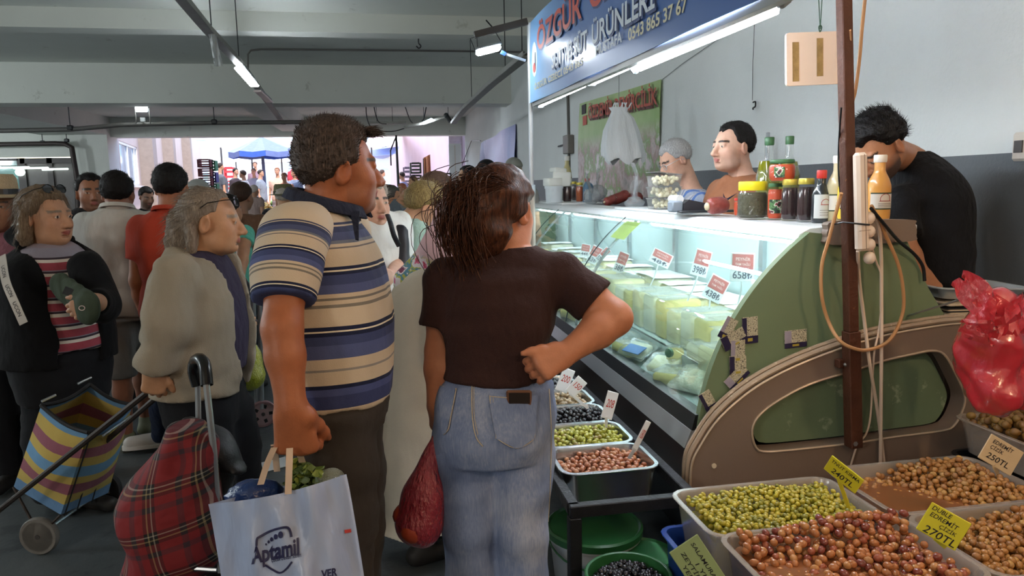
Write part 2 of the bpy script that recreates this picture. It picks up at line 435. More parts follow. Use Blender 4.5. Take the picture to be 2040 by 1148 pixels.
PLATE = mat('white_card', '#e6e9ec', .5, vary=.02)
CASEG = film('display_glass', '#e4fff6', opac=.03, rough=.02, edge=.36, gloss=.9)
INK = mat('black_ink', '#1c1a20', .6, vary=0)
BLUEINK = mat('blue_ink', '#24324e', .6, vary=0)
REDINK = mat('red_ink', '#b8403c', .6, vary=0)
LED = glow('cool_led', '#e8f5ff', 26)
case = thing('cheese_display_case', 'long refrigerated cheese counter with curved glass front and green end panel', 'display case', (1.4, PY, 0))
_t = np.linspace(0, 1, 31)[:, None]; gl = (1 - _t) ** 2 * np.array((1.493, 1.27)) + 2 * _t * (1 - _t) * np.array((1.135, 1.01)) + _t ** 2 * np.array((1.083, .584))   # glass profile (X, Z)
low = spline([X2(1923, 640), X2(1887, 639), X2(1827, 646), X2(1720, 667), X2(1593, 710), X2(1493, 760), X2(1420, 820), X2(1380, 877), X2(1363, 917), X2(1360, 983)], 4)
# end panel: green upper side
up = [tuple(p) for p in gl] + [X2(1400, 900), X2(1700, 720), X2(1887, 645), X2(1880, 625), X2(1850, 575), X2(1808, 482)]
MB().prism(up, .03, (0, PY - .0, 0), RXZ).build('end_panel', GREENP, case, 30)
sl = [X2(1640, 457), X2(1655, 440), X2(1800, 437), X2(1812, 447), X2(1814, 468), X2(1800, 480), X2(1650, 487), X2(1638, 472)]
MB().prism(spline(sl, 4, True), .035, (0, PY - .03, 0), RXZ).build('end_cap', TAUPE, case, 30)
win = spline([X2(*q) for q in ((1481, 847), (1493, 820), (1527, 792), (1593, 757), (1680, 730), (1743, 710), (1797, 698), (1833, 692), (1857, 700), (1880, 740), (1897, 780), (1893, 807), (1877, 837), (1853, 848), (1760, 860), (1680, 872), (1560, 885), (1503, 888), (1487, 877))], 4, True)
outl = np.concatenate([low, [(low[-1][0], .02), (2.45, .02), (2.45, low[0][1])]])
# the taupe frame with its window: bridge outline to window with equal counts
def resample(P, n, closed=True):
    P = np.asarray(P, float); Q = np.concatenate([P, P[:1]]) if closed else P
    s = np.r_[0, np.cumsum(np.linalg.norm(np.diff(Q, axis=0), axis=1))]; t = np.linspace(0, s[-1], n + (1 if closed else 0))[:n]
    return np.stack([np.interp(t, s, Q[:, i]) for i in range(Q.shape[1])], 1)
def by_angle(P, c, n):
    P = resample(P, 1500); a = np.arctan2(P[:, 1] - c[1], P[:, 0] - c[0]); out = []
    for t in np.linspace(-PI, PI, n, endpoint=False):
        d = np.abs((a - t + PI) % (2 * PI) - PI); out.append(P[d.argmin()])
    return np.array(out)
cw = win.mean(0)
oa, wa = by_angle(outl, cw, 160), by_angle(win, cw, 160)
MB().ring(oa, wa, .07, (0, PY - .06, 0), RXZ).build('end_frame', TAUPE, case, 30)
ins = cw + (wa - cw) * .93
MB().prism(ins, .01, (0, PY - .005, 0), RXZ).build('recess_panel', mat('mottled_green_panel', '#66795f', .6, vary=.1, vscale=7, scratch=(11, '#8b9a80', .6)), case, 30)
def xz3(P, Y): P = np.asarray(P); return np.stack([P[:, 0], np.full(len(P), Y), P[:, 1]], 1)
MB().tube(xz3(resample(win, 120), PY - .062), .0045, 6, True).build('window_trim', TRIM, case)
MB().tube(xz3(low, PY - .062), .0045, 6).build('edge_trim', TRIM, case)
lo2 = low + np.array([(-.012, .03)])
MB().tube(xz3(low[2:] + np.array((-.004, .012)), PY - .045), .010, 6).tube(xz3(low[2:] + np.array((-.010, .022)), PY - .03), .008, 6).build('edge_moulding', mat('worn_moulding', '#a08c78', .5, scratch=(30, '#c5b39d', .6)), case)
p = atY(1422, 928, PY - .06); MB().cyl(p, p + (0, -.004, 0), .009, n=14).build('screw_cap', mat('cream_plastic', '#d9cbb4', .5), case)
YF = 7.45
# curved glass panes, near joint to far joint
J = [PY + .035, 4.25, 5.95, YF]
for i in range(3):
    ys = np.linspace(J[i] + .006, J[i + 1] - .006, 3)
    G = [[(x, y, z) for y in ys] for (x, z) in gl]
    MB().grid(G, .004).build('glass_pane', CASEG, case, 60)
for y in J[1:3]:
    MB().tube(xz3(gl, y), .004, 5).build('glass_joint', mat('joint_seal', '#2c3a3c', .4), case)
    MB().tube(xz3(gl + np.array((.03, -.012)), y - .12), .009, 6).build('support_arm', ALU, case)
# ledge, its white front nosing and the lamp under it
x0, x1 = gl[0][0], 1.80
MB().box(((x0 + x1) / 2 + .03, (PY + YF) / 2 + .02, LZ - .012), (x1 - x0 - .05, YF - PY - .04, .024), ch=.004).build('ledge', WHITEP, case)
nose = [(x0 + .08, LZ), (x0 + .02, LZ - .004), (x0 - .02, LZ - .022), (x0 - .03, LZ - .045), (x0 - .005, LZ - .05), (x0 + .08, LZ - .03)]
MB().prism(nose, YF - PY - .03, (0, PY + .03, 0), RXZ, 0).build('ledge_nosing', WHITEP, case, 50)
for y0, y1 in ((2.5, 4.1), (4.4, 5.85), (6.1, 7.3)):
    MB().box((x0 + .10, (y0 + y1) / 2, LZ - .062), (.05, y1 - y0, .03), ch=.01).build('case_lamp', LED, case)
# base: black sill, rail, dark band, lower rail, plinth  (all along Y)
bx, bz = gl[-1]
L = YF - PY
def rail(name, xa, za, xb, zb, m, dx=.05):
    n = nrm(np.array((za - zb, xb - xa)))               # outward-ish
    return MB().prism([(xa, za), (xb, zb), (xb + dx, zb), (xa + dx, za)], L, (0, PY + .01, 0), RXZ).build(name, m, case, 30)
rail('glass_sill', bx - .004, bz + .045, bx - .018, bz - .012, BLACKP)
rail('bumper_rail', bx - .02, bz - .012, bx - .045, bz - .075, ALU, .07)
rail('band', bx - .04, bz - .075, bx - .045, bz - .20, BROWNB, .07)
rail('lower_rail', bx - .05, bz - .2, bx - .06, bz - .245, ALU, .07)
rail('plinth', bx + .05, bz - .245, bx + .08, .03, BLACKP, .3)
MB().box((1.865, 2.5, LZ - .012), (.15, .26, .024), ch=.004).build('ledge_end', WHITEP, case)
for ya, yb, xb in ((6.2, 7.42, 1.93), (3.7, 4.75, 1.80)): MB().box(((1.56 + xb) / 2, (ya + yb) / 2, LZ + .008), (xb - 1.56, yb - ya, .016), ch=.004).build('ledge_mat', WHITEP, case)
# inside: decks, back
BZ = .60
IN = mat('case_interior', '#aab8b8', .4, vary=.04)
def deck(name, xa, xb, z, th=.02): return MB().box(((xa + xb) / 2, PY + .03 + (L - .03) / 2, z - th / 2), (xb - xa, L - .05, th)).build(name, IN, case, 0)
deck('deck', bx + .0, 1.30, BZ); deck('deck', 1.28, 1.56, .70); deck('deck', 1.52, 1.80, .79)
for xa, za, zb in ((1.29, .58, .70), (1.53, .68, .79)): MB().box((xa, PY + L / 2, (za + zb) / 2), (.015, L - .06, zb - za)).build('step_front', IN, case, 0)
MB().box((1.82, PY + L / 2 + .03, .62), (.04, L - .05, 1.2)).build('back_wall', IN, case, 0)
MB().box((1.79, PY + L / 2 + .03, 1.235), (.06, L - .05, .05)).build('back_rail', ALU, case, 0)
for y in (3.2, 4.25, 5.1, 5.95, 6.8): MB().box((1.795, y, 1.02), (.03, .04, .44)).build('back_post', ALU, case, 0)
MB().prism([(gl[0][0] + .02, 1.25)] + [tuple(q) for q in gl[4:]] + [(1.80, bz), (1.80, 1.25)], .02, (0, YF - .02, 0), RXZ).build('far_panel', GREENP, case, 30)

# ---------------------------------------------------------------- cheeses
CH1 = mat('white_cheese', '#f1ecd2', .45, bump=(60, .1, .003), vary=.05, vscale=20)
CH2 = mat('yellow_cheese', '#e9d98f', .45, bump=(60, .1, .003), vary=.08, vscale=14)
CH3 = mat('ivory_cheese', '#ece2b6', .45, bump=(60, .1, .003), vary=.05, vscale=20)
WRAP = film('cling_film', '#eef4f4', .16, .12, .45, bump=(30, .8))
FOILP = mat('wrapping_paper', '#eef1f2', .5, bump=(24, .6, .01), vary=.05)
ORD = 'first second third fourth fifth sixth seventh eighth ninth tenth eleventh twelfth thirteenth fourteenth fifteenth sixteenth seventeenth eighteenth nineteenth twentieth'.split(); ORD += ['twenty ' + o for o in ORD[:9]] + ['thirtieth'] + ['thirty ' + o for o in ORD[:9]]
def cheese(x, y, z, sx, sy, sz, m, label, group=None, rz=0., wrap=True, rim=.012, tilt=0.):
    t = thing('cheese_block', label, 'cheese', (x, y, z), group); R = rotz(rz) @ roty(tilt)
    dz = sx / 2 * abs(math.sin(tilt))
    MB().box((x, y, z + dz + sz / 2), (sx, sy, sz), R, rim).build('cheese', m, t, 50)
    if wrap:
        n = 5; top = []
        for i in range(n):
            top.append([np.array((x, y, z + dz + sz + .004)) + R @ np.array(((i / (n - 1) - .5) * sx * 1.04, (j / (n - 1) - .5) * sy * 1.04, RNG.rand() * .006)) for j in range(n)])
        MB().grid(top, .0015).build('wrapping', FOILP if wrap == 2 else WRAP, t, 60)
    return t
rr = random.Random(3)
y = 2.52; k = 0
while y < 6.9:                                          # front row of tall blocks on the middle step
    w = .12 + .03 * rr.random(); h = .15 + .045 * rr.random()
    lab = '%s tall cheese block from the near end on the middle step' % ORD[k]
    cheese(1.42 + .01 * rr.random(), y + w / 2, .70, .20, w - .012, h, (CH1, CH3, CH2)[k % 3] if k > 1 else CH1, lab, 'tall cheese blocks on the middle step', rr.uniform(-.06, .06), 1)
    y += w + .008 + .02 * rr.random(); k += 1
y = 2.55; k = 0
while y < 7.0:                                          # white brined cheese at the back under paper
    w = .17 + .05 * rr.random(); h = .07 + .05 * rr.random()
    cheese(1.665, y + w / 2, .79, .22, w - .015, h, CH1 if k % 3 else CH3, '%s paper topped white cheese from the end panel on the back step' % ORD[k], 'paper topped cheeses on the back step', rr.uniform(-.05, .05), 2)
    y += w + .01; k += 1
for i, (px, py, X, sx, sy, sz, m, rz, lab) in enumerate(((1345, 690, 1.26, .07, .06, .12, CH2, .3, 'upright yellow cheese bar with a round green label'), (1150, 655, 1.2, .16, .16, .07, CH2, .6, 'yellow cheese wedge beside the brown shirt woman elbow'), (1125, 610, 1.22, .14, .16, .09, CH2, -.2, 'far yellow cheese wheel piece low by the glass'),
        (1255, 735, 1.2, .13, .16, .06, CH2, .2, 'flat yellow cheese slab lying behind the clear tray'), (1345, 770, 1.21, .16, .14, .05, CH2, .7, 'yellow cheese piece under the nearest clear tray'), (1405, 655, 1.33, .13, .1, .07, CH1, .1, 'white cheese cube with a price tag stuck in it'), (1440, 670, 1.31, .16, .12, .1, CH3, .1, 'ivory cheese block nearest the green end panel'))):
    p = atX(px, py, X); z = .61 if i not in (5, 6) else .71
    t = cheese(p[0], max(p[1], 2.5), z, sx, sy, sz, m, lab, 'loose cheeses low by the glass', rz, 1)
    if i == 0: MB().cyl(p + (-sx * .5, -.03, -.02), p + (-sx * .5 - .012, -.036, -.02), .02, n=14).build('round_label', mat('dark_green_label', '#3d6a4c', .5), t)
# vacuum packs and clear trays leaning on the glass
BAGP = film('vacuum_bag', '#f3f3e2', .34, .12, .5, bump=(22, 1.0))
TRAYP = film('clear_tray', '#eef6f6', .12, .06, .55, bump=(10, .5))
def pillow(mb, c, sx, sy, sz, R, seed):
    r = np.random.RandomState(seed); n = 9; G = []; H = []
    for i in range(n):
        a = []; b = []
        for j in range(n):
            u, v = i / (n - 1) * 2 - 1, j / (n - 1) * 2 - 1
            f = max(0, (1 - u ** 4) * (1 - v ** 4)) ** .6 * (.75 + .5 * r.rand())
            a.append(np.array(c) + R @ np.array((u * sx / 2, v * sy / 2, f * sz / 2))); b.append(np.array(c) + R @ np.array((u * sx / 2, v * sy / 2, -f * sz / 2)))
        G.append(a); H.append(b[::-1])
    mb.grid(G); mb.grid(H)
for i, (px, py, sx, sy, rz, inner, lab) in enumerate(((1235, 690, .16, .22, .5, None, 'clear plastic pack leaning on the glass by the elbow'), (1270, 740, .14, .2, .35, CH1, 'clear vacuum pack with a blue label among the cheeses'), (1322, 765, .15, .19, .6, CH3, 'clear domed tray of cheese balls nearest the sill'), (1150, 625, .16, .2, .4, CH2, 'far vacuum pack of yellow cheese by the glass'), (1180, 650, .15, .2, .7, CH2, 'vacuum pack of yellow cheese under the bent elbow'), (1385, 800, .16, .2, .5, CH3, 'bulging clear cheese bag in the near corner of the case'), (1215, 715, .14, .18, .2, CH2, 'milky vacuum pack behind the wrist of the brown shirt woman'))):
    p = atX(px, py, 1.19 + .01 * i); c = np.array((p[0], max(p[1], 2.52), .655))
    t = thing('cheese_pack', lab, 'cheese pack', (c[0], c[1], .6), 'clear packs leaning along the glass')
    R = rotz(rz) @ roty(-.45); mb = MB(); pillow(mb, c, sx, sy, .06, R, i); mb.build('film', BAGP if i in (3, 4, 5, 6) else TRAYP, t, 180)
    if inner: MB().box(c, (sx * .7, sy * .7, .035), R, .012).build('cheese', inner, t, 50)
    if i == 1: MB().box(c + R @ np.array((-.035, -.03, .034)), (.06, .12, .004), R).build('blue_label', mat('blue_label', '#3f6fae', .4), t)
def depth(p): return float(((np.array(p) - CPOS) @ CAM)[2])
# ---------------------------------------------------------------- price tags on stems
def plate_axes(tl, tr, bl): ex = nrm(tr - tl); ey = tl - bl; ey = nrm(ey - ex * (ex @ ey)); return ex, ey
TAGRED = mat('tag_red', '#b4544f', .5, vary=.02)
def case_tag(TL, TR, BL, foot, d, price, lab, X=1.5):
    d = depth(atX((TL[0] + TR[0]) / 2, (TL[1] + BL[1]) / 2, X))
    tl, tr, bl = atD(*TL, d), atD(*TR, d), atD(*BL, d); ex, ey = plate_axes(tl, tr, bl); w = np.linalg.norm(tr - tl); h = (tl - bl) @ ey
    n = np.cross(ex, ey); c = (tr + bl) / 2; R = np.stack([ex, ey, n], 1)
    f = atD(*foot, d + .02)
    t = thing('price_tag', lab, 'price tag', f, 'price tags in the cheese case')
    MB().box(c, (w, h, .004), R, .0015).build('plate', PLATE, t, 0)
    MB().box(c + ey * h * .19 + n * .0024, (w * .88, h * .52, .0012), R).build('red_field', TAGRED, t, 0)
    mb = MB(); put_text(mb, price, c - ey * h * .29 + n * .003, ex, ey, h * .36, .012, .0006, fit=w * .8); mb.build('price', BLUEINK, t, 0)
    mb = MB(); put_text(mb, 'PEYNİR', c + ey * h * .27 + n * .003, ex, ey, h * .15, .008, .0006, fit=w * .6); put_text(mb, 'TAM YAĞLI', c + ey * h * .09 + n * .003, ex, ey, h * .12, .008, .0006, fit=w * .62); mb.build('lettering', mat('pale_ink', '#e9cfcb', .6, vary=0), t, 0)
    b = c - ey * h / 2
    MB().tube(spline([b, (b + f) / 2 + ex * .004, f], 4), .004, 6).build('stem', WHITEP, t)
case_tag((1391, 495), (1423, 504), (1371, 545), (1369, 600), 3.0, '398₺', 'price tag reading 398 on a slanted stem')
case_tag((1415, 541), (1450, 560), (1402, 591), (1407, 655), 2.72, '438₺', 'price tag reading 438 standing nearest the glass')
case_tag((1461, 503), (1509, 505), (1449, 560), (1470, 605), 2.85, '658₺', 'price tag nearest the end panel with a faded 8 price')
case_tag((1302, 492), (1340, 510), (1294, 520), (1295, 570), 3.35, '48₺', 'price tag reading 8 with a lamp glint left of the 398')
case_tag((1233, 498), (1253, 506), (1222, 540), (1225, 560), 3.9, '38₺', 'price tag seen through the first glass joint')
case_tag((1178, 485), (1197, 494), (1171, 522), (1179, 545), 4.3, '43₺', 'second price tag from the far end of the case')
case_tag((1159, 485), (1177, 488), (1155, 510), (1160, 530), 4.6, '44₺', 'farthest price tag with a bright red top')
case_tag((1199, 481), (1208, 490), (1194, 526), (1199, 555), 4.2, '52₺', 'price tag turned edge on beside the far tags')
# yellow note stuck inside the glass
p = atX(1325, 445, 1.5); t = thing('yellow_note', 'yellow paper note with scribbled lines stuck behind the curved glass', 'paper note', p)
gi = [q for q in gl if 1.12 < q[1] < 1.24]
G = [[(x + .012, yy, z) for yy in (3.95, 4.08, 4.2)] for (x, z) in gi]; MB().grid(G, .001).build('paper', mat('yellow_paper', '#d9e07a', .6), t)
# ================================================================ GOODS ON THE LEDGE
GLASSJ = film('jar_glass', '#f2fafa', .02, .05, .2, gloss=.55)
def led(px, py, z=LZ): return atZ(px, py, z + (.018 if px < 1195 or 1305 < px < 1425 else .002))
def hpx(p, px0, px1, py0, py1):
    """width and height in metres of a pixel box standing at point p"""
    d = (np.array(p) - CPOS) @ CAM[:, :] @ np.array((0, 0, 1.)) ; return (px1 - px0) * d / FPX, (py1 - py0) * d / FPX
def depth(p): return float(((np.array(p) - CPOS) @ CAM)[2])
def jar(px0, px1, py0, py1, content, lid, label, name='jar', group=None, z=LZ, ribs=False, sticker=None, p=None, lidh=.14, opaque=False):
    p = led((px0 + px1) / 2, py1, z) if p is None else np.array(p); s = depth(p) / FPX; r = (px1 - px0) * s / 2; h = (py1 - py0) * s
    p = p + (0, r * .6, 0)
    t = thing(name, label, 'jar', p, group); lh = h * lidh; b = h - lh
    prof = [(r * .8, .0), (r * .97, .012), (r, .03), (r, b * .82), (r * .93, b * .92), (r * .86, b)]
    if ribs: prof = [(r * .8, 0), (r * .96, .01), (r, .02), (r * .96, b * .1), (r, b * .15), (r, b * .2), (r * .96, b * .22), (r * .96, b * .75), (r, b * .78), (r, b * .86), (r * .96, b * .9), (r * .86, b)]
    MB().lathe(prof, p, n=24).build('glass', GLASSJ, t, 50)
    MB().lathe([(r * .76, .006), (r * .93, .018), (r * .95, .03), (r * .95, b * .8), (r * .85, b * .93), (0, b * .93)], p, n=20).build('contents', content, t, 50)
    MB().lathe([(r * .9, b), (r * .92, b + .002), (r * .92, h - .004), (r * .87, h), (0, h)], p, n=24).build('lid', lid, t, 40)
    if sticker:
        a0, a1, z0, z1, m = sticker; aa = np.linspace(a0, a1, 8)
        G = [[p + (r * 1.015 * math.cos(a), r * 1.015 * math.sin(a), b * zz) for a in aa] for zz in (z0, z1)]
        MB().grid(G).build('label', m, t, 60)
    return t, p, r, h
REDJ = mat('red_paste', '#b8431c', .35, bump=(40, .4), vary=.15, vscale=20)
DARKJ = mat('dark_syrup', '#2a1013', .12, coat=.6, vary=.03)
PICK = mat('olive_relish', '#46432a', .5, bump=(70, .9), vary=.35, vscale=40)
HONEY = mat('amber_honey', '#a34a14', .15, coat=.6, vary=.05)
LIDY = mat('yellow_lid', '#f3e22a', .4, vary=.03); LIDG = mat('green_lid', '#3f6b45', .35, vary=.03); LIDGOLD = mat('gold_lid', '#cdbb55', .3, .5, vary=.03); LIDR = mat('red_lid', '#c3342f', .35, vary=.02); LIDW = mat('white_lid', '#e6ded2', .4, vary=.02)
NK = NT('jar_sticker'); _b = NK.n('BsdfPrincipled'); NK.l(_b.outputs[0], NK.out.inputs[0]); _t = NK.n('TexCoord')
NK.l(NK.ramp(NK.noise(38, 2, _t.outputs['Object']).outputs[0], [(0, lin('#26352c')), (.42, lin('#4f7a4a')), (.5, lin('#d8d4c8')), (.56, lin('#7a2e35')), (.62, lin('#23302a'))], 'CONSTANT'), _b.inputs['Base Color']); STICK = NK.m
jar(1477, 1537, 362, 437, PICK, LIDY, 'big jar of chopped olive relish with yellow lid', 'relish_jar', ribs=True, lidh=.24)
FR = (-2.6, -1.0)
jar(1533, 1562, 366, 438, REDJ, LIDG, 'jar of red paste with green lid under another jar', 'paste_jar', 'red paste jars', sticker=(-2.9, -.7, .2, .62, STICK), lidh=.1)
_t2, pd, rd, hd = jar(1561, 1593, 358, 440, DARKJ, LIDGOLD, 'tall dark syrup jar with gold lid beside the red paste jar', 'syrup_jar', 'dark syrup jars')
jar(1593, 1626, 356, 442, DARKJ, LIDGOLD, 'tall dark syrup jar with gold lid beside the black bottle', 'syrup_jar', 'dark syrup jars')
jar(1537, 1589, 321, 366, REDJ, LIDG, 'wide jar of red paste stacked on top of other jars', 'paste_jar', 'red paste jars', sticker=(-2.7, -1.9, .25, .8, STICK), p=atD(1563, 365, depth(pd)) + (0, -.01, .004), lidh=.16)
jar(1464, 1481, 395, 432, REDJ, LIDR, 'small red jar with red lid behind the relish jar', 'small_jar')
jar(1122, 1141, 364, 403, DARKJ, LIDGOLD, 'dark red jam jar beside the white tub', 'jam_jar', 'jam jars by the tub')
jar(1139, 1150, 364, 402, DARKJ, LIDGOLD, 'dark red jam jar half hidden between two jars', 'jam_jar', 'jam jars by the tub', p=led(1145, 400))
jar(1148, 1163, 364, 403, HONEY, LIDGOLD, 'amber honey jar beside the blue grey jug', 'honey_jar')
def bottle(px0, px1, py0, py1, m, cap, label, name, bands=(), sh=.72, neck=.35, p=None, fill=None, fillh=.7, caph=.09, shape=2., labelm=None, lz=(.18, .5), dy=0.):
    p = led((px0 + px1) / 2, py1) if p is None else np.array(p); s = depth(p) / FPX; r = (px1 - px0) * s / 2; h = (py1 - py0) * s
    p = p + (0, r * .6 + dy, 0); t = thing(name, label, 'bottle', p); b = h * (1 - caph)
    prof = [(r * .85, 0), (r * .98, .01), (r, .025), (r, b * sh * .93), (r * .97, b * sh), (r * .8, b * (sh + .1)), (r * (neck + .1), b * (sh + .19)), (r * neck, b * (sh + .24)), (r * neck, b)]
    MB().lathe(prof, p, n=24, sq=shape).build('body', m, t, 60)
    if fill: MB().lathe([(r * .8, .005), (r * .94, .02), (r * .94, b * min(sh, fillh) * .98), (r * (.94 if fillh < sh else .72), b * fillh), (0, b * fillh)], p, n=20, sq=shape).build('contents', fill, t, 60)
    MB().lathe([(r * neck * 1.12, b - .006), (r * neck * 1.2, b), (r * neck * 1.2, h - .003), (r * neck * 1.1, h), (0, h)], p, n=20).build('cap', cap, t, 40)
    if labelm:
        aa = np.linspace(-2.9, -.3, 14); q = 1.012
        def sup(a): c, s_ = math.cos(a), math.sin(a); return np.array((np.sign(c) * abs(c) ** (2 / shape), np.sign(s_) * abs(s_) ** (2 / shape), 0)) * r * q
        G = [[p + sup(a) + (0, 0, b * zz) for a in aa] for zz in lz]; MB().grid(G).build('label', labelm, t, 60)
        for zz in bands:
            G = [[p + sup(a) * 1.006 + (0, 0, b * (zz + d)) for a in aa] for d in (0, .022)]; MB().grid(G).build('label_band', mat('label_green', '#2c3c26', .5, vary=0), t, 60)
        # round emblem with lines of print
        def onl(u, zz, off=1.02): return p + sup(-1.62 + u) * off + (0, 0, b * zz)
        zc = lz[0] + (lz[1] - lz[0]) * .64; mb = MB()
        arc = [onl(.45 * math.cos(a), zc + .085 * math.sin(a)) for a in np.linspace(-.35, PI + .35, 14)]
        mb.tube(arc, .0012, 4); mb.tube([onl(u, zc - .035) for u in np.linspace(-.52, .52, 8)], .0014, 4); mb.build('emblem', mat('emblem_red', '#a34a3e', .5, vary=0), t)
        mb = MB()
        for q2 in range(3): mb.tube([onl(u, lz[0] + (lz[1] - lz[0]) * (.14 + .1 * q2)) for u in np.linspace(-.6, .6, 8)], .0008, 4)
        mb.build('print', mat('grey_print', '#6f6a66', .6, vary=0), t)
    return t
PET = film('clear_bottle', '#f4fafa', .05, .05, .45)
OIL = mat('olive_oil', '#8a8a08', .1, coat=.8, vary=.06, vscale=12, trans=.25)
LAB = mat('pale_label', '#d9d2c8', .5, vary=.03); LABG = mat('grey_label', '#c9cccb', .5, vary=.03)
OJ = mat('orange_drink', '#d79a4a', .35, coat=.5, vary=.05); OJT = mat('yellow_drink', '#e9c53c', .35, coat=.5); CREAM = mat('cream_drink', '#b9ab86', .35, coat=.5)
bottle(1538, 1584, 272, 428, PET, LIDG, 'left olive oil bottle with green cap behind the jars', 'oil_bottle', fill=OIL, fillh=.76, sh=.56, shape=3., p=led(1561, 428), dy=.12)
bottle(1581, 1622, 270, 428, PET, LIDG, 'right olive oil bottle with green cap behind the syrup jars', 'oil_bottle', fill=OIL, fillh=.74, sh=.58, shape=3., p=led(1602, 428), dy=.12)
bottle(1622, 1658, 340, 444, mat('black_bottle', '#20262c', .25, coat=.4), LIDR, 'black plastic bottle with pale label and red cap', 'syrup_bottle', sh=.62, neck=.45, labelm=LABG, lz=(.1, .62), caph=.13)
bottle(1652, 1690, 312, 444, CREAM, LIDW, 'cream coloured drink bottle half hidden by the rusty pole', 'drink_bottle', bands=(.19, .45), sh=.62, neck=.4, labelm=LAB, lz=(.2, .46))
bottle(1734, 1779, 310, 440, OJ, LIDW, 'orange drink bottle with white cap beside the power strip', 'drink_bottle', bands=(.19, .45), sh=.6, neck=.46, labelm=LAB, lz=(.2, .46), p=atY(1757, 440, 2.42))
bottle(1706, 1742, 312, 430, OJT, LIDW, 'yellow drink bottle behind the power strip', 'drink_bottle', bands=(.19, .45), sh=.6, neck=.46, labelm=LAB, lz=(.2, .46), p=atY(1722, 438, 2.42), dy=.09)
bottle(1123, 1142, 305, 392, mat('pale_lemon_drink', '#cfc48d', .35, coat=.4), mat('white_cap', '#f4f4f2', .4), 'tall yellow drink bottle standing behind the jam jars', 'drink_bottle', bands=(.3, .55), sh=.66, neck=.45, labelm=mat('white_label', '#e6ebe6', .5), lz=(.32, .54), p=led(1133, 399), dy=.03)
# white tub with foam boxes, blue jug
p = led(1109, 404); s = depth(p) / FPX
t = thing('yoghurt_tub', 'white plastic tub standing at the far end of the ledge', 'tub', p + (0, .1, 0)); q = p + (0, .1, 0); r = 18 * s
MB().lathe([(r * .88, 0), (r * .9, .005), (r * .98, 28 * s), (r * 1.06, 28 * s), (r * 1.06, 33 * s), (0, 33 * s)], q, n=24).build('tub', mat('bluish_white_plastic', '#dfe8f0', .35), t, 40)
q = q + (.02, .0, 33 * s); fb = empty('foam_box', q); tag(fb, 'stacked white foam boxes lying on the white tub', 'foam box')
for i, (dx, dz, rz, sx, sz) in enumerate(((-.03, 0, .2, 30, 16), (.06, .0, -.3, 36, 28), (.03, 27 * s, .15, 26, 9))): MB().box(q + (dx, .02 * i, dz + sz * s / 2), (sx * s, .14, sz * s), rotz(rz) @ roty(.05 * i), .008).build('box', mat('white_foam', '#f2f5f1', .7, vary=.02), fb, 50)
p = led(1174, 403); s = depth(p) / FPX; q = p + (0, .06, 0)
t = thing('detergent_jug', 'blue grey plastic jug with red cap and handle', 'jug', q); JUG = mat('blue_grey_plastic', '#5d7f9c', .35)
MB().lathe([(9 * s, 0), (9.5 * s, .01), (9.5 * s, 24 * s), (8 * s, 33 * s), (4 * s, 40 * s), (3.6 * s, 42 * s)], q, n=20, sy=.8).build('body', JUG, t, 60)
MB().tube(spline([q + (5 * s, 0, 37 * s), q + (9.5 * s, 0, 34 * s), q + (11 * s, 0, 24 * s), q + (8.5 * s, 0, 13 * s)], 5), 1.6 * s, 8).build('handle', JUG, t)
MB().lathe([(5 * s, 41 * s), (5 * s, 47 * s), (0, 47 * s)], q, n=18).build('cap', LIDR, t, 40)
MB().box(q + (-3 * s, -7.7 * s, 15 * s), (7 * s, .004, 20 * s), rotz(-.15)).build('label', mat('white_label2', '#cfdde6', .5), t, 0)
# sausages in a heap, each one its own thing
SAUS = mat('cured_sausage', '#8a3f38', .4, bump=(50, .5), vary=.3, vscale=18, coat=.2)
WHT = mat('string', '#d9c9a8', .7)
sg = [((1218, 406), (1252, 392), 13), ((1248, 403), (1278, 398), 13), ((1224, 394), (1258, 378), 12), ((1262, 388), (1284, 372), 12), ((1252, 384), (1272, 368), 12), ((1282, 376), (1300, 368), 12), ((1205, 408), (1225, 400), 11), ((1270, 394), (1290, 384), 11)]
for i, (a, b, w) in enumerate(sg):
    A = led(*a) + (0, .03 * (i % 3), 0); d = depth(A); B = atD(b[0], b[1], d + .05); A = atD(a[0], a[1], d); s = d / FPX; r = w * s * .85
    lift = max(0, LZ + r - min(A[2], B[2])); A[2] += lift * .6; B[2] += lift * .6; A[2] = min(A[2], LZ + 2.0 * r); B[2] = min(B[2], LZ + 2.6 * r)
    t = thing('sausage', ['sausage lying lowest at the front of the heap', 'sausage second along the front of the heap', 'sausage lying above the lowest one', 'sausage sticking up at the top of the heap', 'sausage crossing the middle of the heap', 'sausage at the right end near the clear boxes', 'short sausage end at the left of the heap', 'sausage tucked low at the right of the heap'][i], 'sausage', A, 'cured sausages on the ledge')
    c = (A + B) / 2 + (0, 0, -.006); path = spline([A, c, B], 6); n = len(path); rad = r * np.sqrt(np.clip(1 - np.abs(np.linspace(-1, 1, n)) ** 5, .05, 1))
    MB().tube(path, rad, 12).build('casing', SAUS, t, 180)
    MB().tube([A, A + nrm(A - B) * .015], [r * .25, r * .15], 6).tube([B, B + nrm(B - A) * .015], [r * .25, r * .15], 6).build('string_end', WHT, t)
p = led(1452, 432); A = p + (-.04, .05, .05); t = thing('sausage', 'single dark sausage lying beside the relish jar', 'sausage', A, 'cured sausages on the ledge')
path = spline([A + (-.05, 0, .0), A + (0, 0, .004), A + (.06, .02, .004)], 6); MB().tube(path, .042 * np.sqrt(np.clip(1 - np.abs(np.linspace(-1, 1, len(path))) ** 4, .05, 1)), 12).build('casing', SAUS, t, 180)
MB().ball(A + (-.055, -.012, 0), (.012, .02, .02)).build('string_end', WHT, t)
